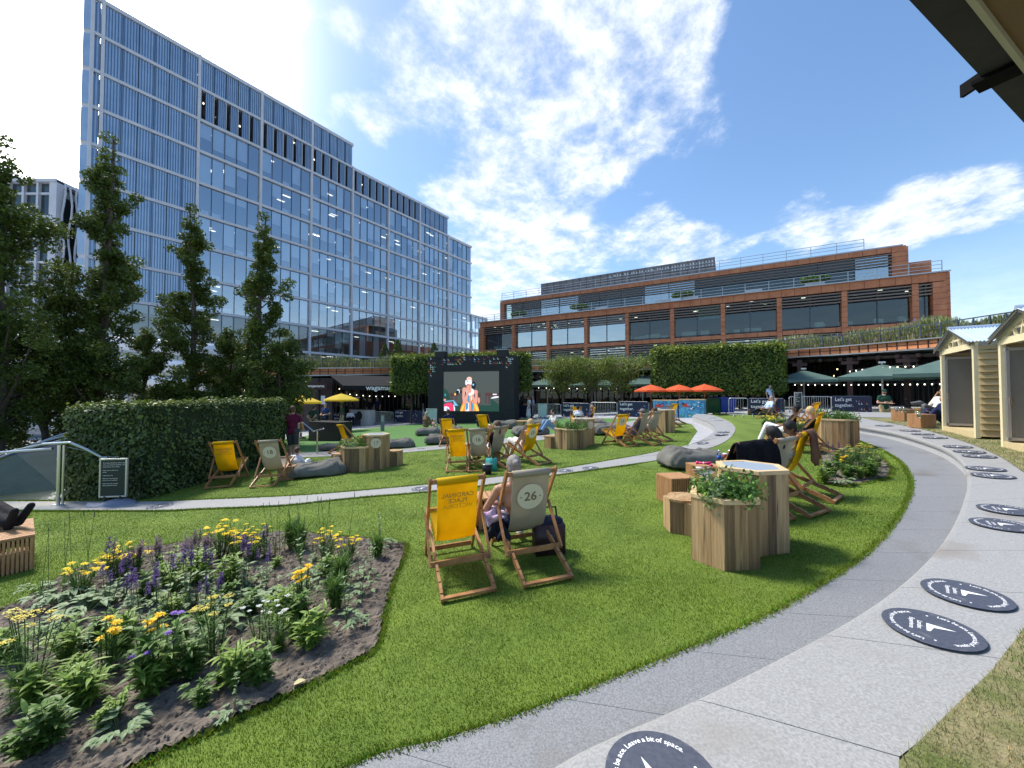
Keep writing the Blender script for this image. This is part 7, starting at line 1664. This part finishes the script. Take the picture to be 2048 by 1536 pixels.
def k_coreopsis(seed, h=.42, ns=26, fl='yellow_flowers', spread=.16):
    rnd.seed(seed); L_ = LM()
    for i in range(ns):
        a = rnd.uniform(0, 6.28); r_ = rnd.uniform(.0, .06); e = spread*rnd.uniform(.3, 1); hh = h*rnd.uniform(.6, 1); b = Vector((math.cos(a)*r_, math.sin(a)*r_, 0)); t_ = Vector((math.cos(a)*e, math.sin(a)*e, hh)); m = b.lerp(t_, .5)+Vector((0, 0, .04))
        L_.g('stems').tube([b, m, t_], [.0035, .003, .002], 4, caps=False)
        for q in range(7): f = rnd.uniform(.05, .75); c = b.lerp(t_, f); an = rnd.uniform(0, 6.28); leafstrip(L_.g('leaves'), c, (math.cos(an), math.sin(an), rnd.uniform(.6, 1.6)), rnd.uniform(.07, .12), .011, .3)
        if rnd.random() < .75: daisy(L_.g(fl), t_, .034, 8); daisy(L_.g(fl), t_+Vector((0, 0, .006)), .018, 6)
    return finish(L_, PM)
def k_spike(seed, h=.5, ns=4, fl='purple_flowers', leafk='pale_leaves', hl=.13):
    rnd.seed(seed); L_ = LM()
    for i in range(ns):
        a = rnd.uniform(0, 6.28); e = .11*rnd.uniform(.1, 1); hh = h*rnd.uniform(.65, 1); b = Vector((math.cos(a)*e*.3, math.sin(a)*e*.3, 0)); t_ = Vector((math.cos(a)*e, math.sin(a)*e, hh)); L_.g('stems').tube([b, t_], [.004, .0025], 4, caps=False)
        for q in range(10): f = rnd.uniform(.05, .72); c = b.lerp(t_, f); an = rnd.uniform(0, 6.28); leafstrip(L_.g(leafk), c, (math.cos(an), math.sin(an), rnd.uniform(.1, .7)), rnd.uniform(.05, .09), .034, .6)
        n_ = 60
        for q in range(n_): f = q/n_; c = t_+Vector((0, 0, -hl*.2+hl*f)); an = rnd.uniform(0, 6.28); r_ = .020*(1-.5*f)+.005; dd = Vector((math.cos(an), math.sin(an), .5)); sd_ = Vector((-math.sin(an), math.cos(an), 0)); L_.g(fl).add([c, c+dd*r_*.7+sd_*.006, c+dd*r_*1.3, c+dd*r_*.7-sd_*.006], [(0, 1, 2, 3)])
    return finish(L_, PM)
def k_yarrow(seed, h=.45, ns=14, fl='lemon_flowers', spread=.14):
    rnd.seed(seed); L_ = LM()
    for i in range(ns):
        a = rnd.uniform(0, 6.28); e = spread*rnd.uniform(.2, 1); hh = h*rnd.uniform(.75, 1); b = Vector((math.cos(a)*.03, math.sin(a)*.03, 0)); t_ = Vector((math.cos(a)*e, math.sin(a)*e, hh)); L_.g('stems').tube([b, b.lerp(t_, .6)+Vector((0, 0, .03)), t_], [.004, .003, .003], 4, caps=False)
        for q in range(16):
            f = rnd.uniform(.02, .85); c = b.lerp(t_, f); an = rnd.uniform(0, 6.28); leafstrip(L_.g('leaves'), c, (math.cos(an), math.sin(an), rnd.uniform(.3, 1.3)), rnd.uniform(.04, .10), .009, .5)
        if i < ns*.7:
            R_ = rnd.uniform(.022, .04)*(.6 if fl[0] == 'w' else 1)
            for q in range(46): r_ = R_*math.sqrt(rnd.random()); an = rnd.uniform(0, 6.28); c = t_+Vector((math.cos(an)*r_, math.sin(an)*r_, .012-r_*.18+rnd.uniform(-.003, .003))); s_ = .005; L_.g(fl).add([c+Vector((s_, 0, 0)), c+Vector((0, s_, .002)), c+Vector((-s_, 0, 0)), c+Vector((0, -s_, .001))], [(0, 1, 2, 3)])
    return finish(L_, PM)
def k_bush(seed, h=.32, ns=16, leafk='fresh_leaves', ll=.11, lw=.026, spread=.14, flowers=None, nl=12, up=.9):
    rnd.seed(seed); L_ = LM()
    for i in range(ns):
        a = rnd.uniform(0, 6.28); e = spread*rnd.uniform(.15, 1); hh = h*rnd.uniform(.5, 1); b = Vector((math.cos(a)*.03, math.sin(a)*.03, 0)); t_ = Vector((math.cos(a)*e, math.sin(a)*e, hh)); L_.g('stems').tube([b, b.lerp(t_, .5)+Vector((0, 0, .03)), t_], [.004, .0035, .002], 4, caps=False)
        for q in range(nl): f = rnd.uniform(.08, 1); c = b.lerp(t_, f); an = rnd.uniform(0, 6.28); leafstrip(L_.g(leafk), c, (math.cos(an), math.sin(an), rnd.uniform(.2, up*1.4)), ll*rnd.uniform(.6, 1.1), lw, .6)
        if flowers and rnd.random() < .5: daisy(L_.g(flowers), t_, .022, 9); daisy(L_.g(flowers), t_+Vector((0, 0, .008)), .016, 7)
    return finish(L_, PM)
def k_broad(seed, n=16, ll=.13, lw=.075, leafk='pale_leaves', h=.10, tall=None):
    rnd.seed(seed); L_ = LM()
    for i in range(n):
        a = rnd.uniform(0, 6.28); b = Vector((math.cos(a)*.015, math.sin(a)*.015, .0)); e = rnd.uniform(.04, .15); c = Vector((math.cos(a)*e, math.sin(a)*e, h*rnd.uniform(.4, 1.3))); L_.g('stems').tube([b, c], .0025, 4, caps=False)
        for q in range(3): a2 = a+(q-1)*.75; leafstrip(L_.g(leafk), c, (math.cos(a2), math.sin(a2), .35), ll*rnd.uniform(.45, .85), lw*.55, .7)
    if tall:
        for i in range(tall): b = Vector((rnd.uniform(-.05, .05), rnd.uniform(-.05, .05), 0)); t_ = b+Vector((rnd.uniform(-.06, .06), rnd.uniform(-.06, .06), rnd.uniform(.4, .55))); L_.g('stems').tube([b, t_], .003, 4, caps=False); [leafstrip(L_.g(leafk), b.lerp(t_, rnd.uniform(.3, 1)), (rnd.uniform(-1, 1), rnd.uniform(-1, 1), .4), .045, .022) for _ in range(9)]
    return finish(L_, PM)
def k_stalks(seed, n=5, h=.8):
    rnd.seed(seed); L_ = LM()
    for i in range(n):
        b = Vector((rnd.uniform(-.1, .1), rnd.uniform(-.1, .1), 0)); t_ = b+Vector((rnd.uniform(-.08, .08), rnd.uniform(-.05, .05), h*rnd.uniform(.7, 1))); L_.g('stems').tube([b, b.lerp(t_, .5), t_], [.0024, .002, .0012], 4, caps=False)
        for q in range(4): leafstrip(L_.g('leaves'), b+Vector((0, 0, rnd.uniform(0, .1))), (rnd.uniform(-1, 1), rnd.uniform(-1, 1), 2.5), rnd.uniform(.15, .3), .008, .8)
        for q in range(6): c = t_-Vector((0, 0, q*.010)); L_.g('seed_heads').add([c+Vector((.004, 0, 0)), c+Vector((0, 0, .010)), c-Vector((.004, 0, 0)), c-Vector((0, 0, .004))], [(0, 1, 2, 3)])
    return finish(L_, PM)
KIND = dict(core=[k_coreopsis(1), k_coreopsis(2, .36, 20)], coreo=[k_coreopsis(3, .34, 12, 'orange_flowers', .08)], spike=[k_spike(4), k_spike(5, .46, 3), k_spike(6, .36, 3)], dspike=[k_spike(7, .42, 12, 'seed_heads', 'leaves', .16)],
            yar=[k_yarrow(8), k_yarrow(9, .42, 12)], wyar=[k_yarrow(10, .36, 8, 'white_flowers', .17)], fresh=[k_bush(11), k_bush(12, .26, 14), k_bush(13, .36, 18, 'fresh_leaves', .12, .03)], green=[k_bush(14, .4, 16, 'leaves', .13, .038), k_bush(15, .32, 14, 'leaves', .10, .05)],
            lime=[k_bush(16, .34, 16, 'fresh_leaves', .05, .035, .17)], lilac=[k_bush(17, .42, 16, 'leaves', .10, .03, .15, 'lilac_flowers')], broad=[k_broad(18), k_broad(19, 20, .15, .08), k_broad(20, 10, .08, .05)], lobed=[k_broad(21, 12, .10, .06, 'pale_leaves', .08, 2)], upr=[k_bush(22, .24, 22, 'leaves', .12, .012, .06, None, 10, 3)], stalk=[k_stalks(23), k_stalks(24, 4, .95)], darkbroad=[k_broad(25, 14, .13, .09, 'leaves', .14)])
KL = dict(core=('coreopsis_plant', 'clump of bright yellow daisy flowers on thin stems'), coreo=('marigold_plant', 'small plant with orange yellow flowers'), spike=('salvia_plant', 'plant with short deep purple flower spikes'), dspike=('salvia_plant', 'clump of faded dusky purple spikes'), yar=('yarrow_plant', 'feathery plant with flat lemon yellow flower heads'), wyar=('yarrow_plant', 'feathery grey green plant with a few white heads'),
          fresh=('leafy_plant', 'fresh green narrow leaved plant'), green=('leafy_plant', 'bushy mid green plant with pointed leaves'), lime=('leafy_plant', 'lime green small leaved bushy plant'), lilac=('aster_plant', 'leafy plant with small lilac purple flowers'), broad=('broad_leaf_plant', 'low pale green plant with broad lobed leaves'), lobed=('broad_leaf_plant', 'pale seedling with lobed leaves and an upright stem'), upr=('leafy_plant', 'small upright plant with needle like leaves'), stalk=('tall_grass', 'sparse tall thin grass stalks standing over the bed'), darkbroad=('broad_leaf_plant', 'low dark green rosette of rounded leaves'))
for (n0, parts) in [(k, q) for k, v in KIND.items() for q in v]:
    pass
def plant(kind, px, py, s=1.0, where=''):
    ps = rnd.choice(KIND[kind]); nme, lab = KL[kind]; p = onP(px, py); z = P(p.x, p.y)+.015
    t = thing(nme, lab+((' '+where) if where else ''), 'plant', (p.x, p.y, z), rnd.uniform(0, 6.28), {'core': 'yellow daisy clumps', 'spike': 'purple spike plants', 'yar': 'lemon yarrow plants'}.get(kind, kind+' plants in the beds').replace('upr', 'upright leafy').replace('dspike', 'dusky spike').replace('wyar', 'white yarrow').replace('coreo ', 'orange flower ').replace('darkbroad', 'dark broad leaved'))
    t.scale = (s,)*3
    for k, me in ps: inst(k, me, t)
random.seed(5); rnd.seed(77)
near = [
 ('green', 60, 1520, 1.0, 'at the bottom left corner'), ('green', 100, 1500, .9, 'just right of the bottom left corner plant'), ('broad', 238, 1472, .9, 'alone near the bottom edge'), ('darkbroad', 405, 1405, 1.0, 'nearest the lawn edge, dark and rounded'), ('green', 402, 1420, .5, 'small, beside the dark rounded one'),
 ('fresh', 470, 1375, 1.0, 'second nearest to the bottom right lawn edge'), ('fresh', 175, 1415, 1.1, 'left front of the bed'), ('yar', 60, 1395, 1.25, 'at the left front with the largest heads'), ('fresh', 20, 1330, 1.1, 'at the left edge of the photo'), ('fresh', 70, 1420, 1.1, 'below the left front yarrow'),
 ('lilac', 305, 1385, 1.2, 'large, in the middle front'), ('coreo', 310, 1340, 1.2, 'above the lilac plant in front'), ('fresh', 300, 1400, .9, 'at the foot of the lilac plant'), ('coreo', 215, 1345, 1.1, 'left of the lilac plant'), ('yar', 430, 1320, 1.15, 'in the middle of the bed'), ('fresh', 240, 1310, .9, 'behind the left orange flowers'),
 ('wyar', 548, 1305, 1.15, 'right of centre'), ('wyar', 520, 1290, 1.0, 'behind the other white yarrow'), ('fresh', 620, 1300, 1.1, 'on the right near the soil edge'), ('coreo', 605, 1230, 1.3, 'on the right half of the bed'), ('green', 600, 1255, 1.0, 'under the right orange flowers'),
 ('lobed', 700, 1255, 1.0, 'nearest the right soil edge'), ('upr', 672, 1225, 1.2, 'left of the lobed seedling'), ('lobed', 722, 1200, 1.0, 'upper right by the soil edge'), ('lobed', 735, 1160, .9, 'near the right corner of the bed'), ('upr', 684, 1180, 1.3, 'beside the right seedlings'), ('upr', 755, 1120, 1.1, 'close to the back right corner'), ('lobed', 765, 1100, 1.0, 'at the back right corner'),
 ('broad', 60, 1230, 1.3, 'at the left back'), ('broad', 110, 1210, 1.3, 'second from the left back'), ('broad', 165, 1235, 1.3, 'left centre'), ('broad', 200, 1190, 1.2, 'behind the left centre'), ('broad', 150, 1270, 1.2, 'left centre front'), ('broad', 90, 1290, 1.0, 'by the left yarrow'),
 ('spike', 215, 1215, 1.0, 'leftmost of the back rows'), ('spike', 250, 1200, .9, 'second from left'), ('spike', 262, 1255, 1.0, 'in the left middle'), ('spike', 290, 1262, .9, 'right of the left middle one'), ('spike', 318, 1262, 1.15, 'with the biggest spikes in the middle'), ('spike', 375, 1215, 1.15, 'in the centre'), ('spike', 415, 1200, 1.0, 'right of the central one'), ('spike', 490, 1185, 1.1, 'right of centre at the back'), ('spike', 440, 1240, .8, 'short, in the centre'), ('spike', 410, 1245, .7, 'short, left of the other short one'), ('spike', 530, 1180, .8, 'farthest right'), ('spike', 222, 1170, 1.0, 'at the far left back'), ('spike', 530, 1120, .8, 'at the back right of the yellow clumps'),
 ('dspike', 270, 1160, .8, 'left'), ('dspike', 315, 1150, .8, 'middle'), ('dspike', 385, 1135, .8, 'right'), ('dspike', 410, 1140, .8, 'far right'),
 ('core', 165, 1195, 1.1, 'leftmost'), ('core', 235, 1165, 1.15, 'second from the left'), ('core', 260, 1160, 1.1, 'third from the left'), ('core', 440, 1120, 1.15, 'left of the big back group'), ('core', 470, 1125, 1.2, 'centre of the big back group'), ('core', 505, 1125, 1.2, 'right of the big back group'), ('core', 655, 1120, .9, 'on the right back'), ('core', 695, 1125, .9, 'rightmost at the back'),
 ('lime', 330, 1175, 1.1, 'left one behind the centre'), ('lime', 355, 1190, 1.1, 'right one behind the centre'), ('lime', 400, 1170, 1.0, 'farther right one'), ('fresh', 460, 1180, 1.0, 'in the centre back'), ('lime', 345, 1240, .9, 'in the centre'), ('green', 500, 1235, .9, 'right of the centre'), ('broad', 440, 1270, 1.2, 'centre low'), ('broad', 480, 1220, 1.1, 'centre right'), ('broad', 540, 1165, 1.1, 'back right'), ('broad', 560, 1215, 1.2, 'right'), ('broad', 370, 1290, 1.0, 'centre front'), ('broad', 330, 1300, .9, 'centre front left'), ('broad', 400, 1225, 1.0, 'centre'),
 ('upr', 585, 1100, 1.5, 'tufted, at the back'), ('upr', 600, 1105, 1.4, 'second tufted at the back'), ('broad', 640, 1130, 1.0, 'back right by the daisies'), ('lobed', 610, 1160, 1.1, 'back middle right'), ('lobed', 640, 1180, 1.0, 'right of the back middle'), ('stalk', 100, 1200, 1.1, 'at the left'), ('stalk', 175, 1160, 1.1, 'left of the daisies'), ('stalk', 375, 1230, .9, 'at the centre'), ('stalk', 600, 1130, 1.1, 'at the right back'), ('stalk', 670, 1140, 1.2, 'at the far right'), ('stalk', 560, 1110, 1.0, 'at the back'),
 ('fresh', 130, 1330, .9, 'between the left yarrow and orange flowers'), ('green', 200, 1290, .8, 'left centre'), ('darkbroad', 230, 1350, 1.0, 'under the orange flowers'), ('fresh', 560, 1250, .9, 'mid right'), ('fresh', 395, 1165, 1.0, 'behind the purple spikes'), ('green', 290, 1215, 1.0, 'between the purple spikes'), ('green', 450, 1215, .9, 'among the central spikes'), ('fresh', 650, 1155, .9, 'right back')]
for a in near: plant(a[0], a[1], a[2], a[3]*{'green': .74, 'broad': .85, 'darkbroad': .6, 'fresh': .95, 'spike': .95, 'wyar': .85}.get(a[0], .95), a[4])
right = [('yar', 1690, 952, 1.1, 'left in the right bed'), ('yar', 1715, 948, 1.2, 'centre in the right bed'), ('yar', 1740, 945, 1.1, 'right in the right bed'), ('yar', 1728, 938, 1.1, 'back in the right bed'), ('coreo', 1690, 955, 1.2, 'in the right bed'), ('green', 1665, 955, 1.0, 'left of the right bed'), ('green', 1700, 962, .9, 'front of the right bed'), ('green', 1735, 958, .9, 'right front of the right bed'), ('fresh', 1650, 968, .9, 'corner of the right bed'), ('fresh', 1720, 960, .8, 'middle of the right bed'), ('fresh', 1745, 955, .9, 'right end of the right bed'), ('spike', 1667, 925, 1.1, 'in the right bed'), ('lilac', 1740, 930, .9, 'in the right bed'), ('lilac', 1700, 935, .9, 'centre of the right bed'), ('broad', 1680, 970, 1.1, 'front edge of the right bed'), ('broad', 1760, 948, 1.0, 'right edge of the right bed'), ('green', 1715, 925, 1.0, 'back of the right bed'), ('green', 1680, 940, 1.1, 'centre back of the right bed'), ('lime', 1755, 935, 1.0, 'back right of the right bed'),
         ('core', 1540, 856, 1.5, 'left of the far bed'), ('core', 1552, 853, 1.5, 'right of the far bed'), ('green', 1530, 858, 1.3, 'left end of the far bed'), ('green', 1565, 858, 1.3, 'middle of the far bed'), ('stalk', 1575, 852, 1.6, 'in the far bed'), ('stalk', 1560, 850, 1.5, 'left in the far bed'), ('core', 1600, 862, 1.2, 'right end of the far bed'), ('dspike', 1590, 856, 1.5, 'in the far bed'), ('lilac', 1610, 860, 1.2, 'far bed beside the chairs')]
for a in right: plant(*a)
k = 0; seen_ = set()
while k < 34:
    px, py = rnd.uniform(0, 790), rnd.uniform(1085, 1460); q = onP(px, py)
    if not bool(inpoly([q.x], [q.y], bed)[0]) or (px > 640 and py > 1200): continue
    kd = rnd.choice(['fresh', 'green', 'lime', 'lobed', 'upr', 'broad', 'darkbroad']); ps = rnd.choice(KIND[kd])
    nb_ = min(near, key=lambda a_: math.hypot(a_[1]-px, (a_[2]-py)*1.6)); lb_ = 'small '+dict(fresh='narrow leaved', green='bushy', lime='lime green', lobed='lobed', upr='needle leaved', broad='pale broad leaved', darkbroad='dark rounded')[kd]+' seedling near the '+{'core': 'yellow daisies', 'coreo': 'orange flowers', 'spike': 'purple spikes', 'dspike': 'faded spikes', 'yar': 'lemon yarrow', 'wyar': 'white yarrow', 'lilac': 'lilac plant', 'stalk': 'tall stalks'}.get(nb_[0], 'leafy plant')+' '+nb_[4]
    if lb_ in seen_: continue
    seen_.add(lb_); k += 1
    t = thing('bed_seedling', ' '.join(lb_.split()[:16]), 'plant', (q.x, q.y, P(q.x, q.y)+.015), rnd.uniform(0, 6.28), 'seedlings in the near flower bed'); t.scale = (rnd.uniform(.4, .75),)*3
    for kk, me in ps: inst(kk, me, t)
# soil clods
nC = 2600; xs = nr.uniform(-6, -.8, nC*6); ys = nr.uniform(1.5, 5.6, nC*6); ok = inpoly(xs, ys, bed); xs = xs[ok][:nC]; ys = ys[ok][:nC]; n = len(xs)
r_ = nr.uniform(.005, .016, n)*np.where(nr.uniform(0, 1, n) < .05, 1.8, 1); z = PA+PB*xs+PC*ys+.03
V = []; c = np.stack([xs, ys, z], 1); o6 = np.array([(1, 0, 0), (0, 1, 0), (-1, 0, 0), (0, -1, 0), (0, 0, .8), (0, 0, -.8)])
for f in ((0, 1, 4), (1, 2, 4), (2, 3, 4), (3, 0, 4), (1, 0, 5), (2, 1, 5), (3, 2, 5), (0, 3, 5)): V.append((f,))
jit = nr.uniform(.6, 1.3, (n, 6, 1)); pts = c[:, None, :]+o6[None]*r_[:, None, None]*jit
Vq = np.concatenate([pts[:, list(f[0])] for f in V], 0); g = inst('soil_clods', quads_mesh('soil_clods', Vq, SOIL, 3)); tag(g, 'loose clods of earth scattered over the flower bed', 'soil', kind='stuff')
p = onP(588, 1378); t = thing('fallen_leaf', 'single dry pale leaf lying on the soil edge of the bed', 'leaf', (p.x, p.y, p.z+.03)); m_ = MB(); leafstrip(m_, (0, 0, 0), (1, .3, .6), .07, .05, .5); m_.build('blade', M('dry_leaf', (.45, .40, .2), .7), t)
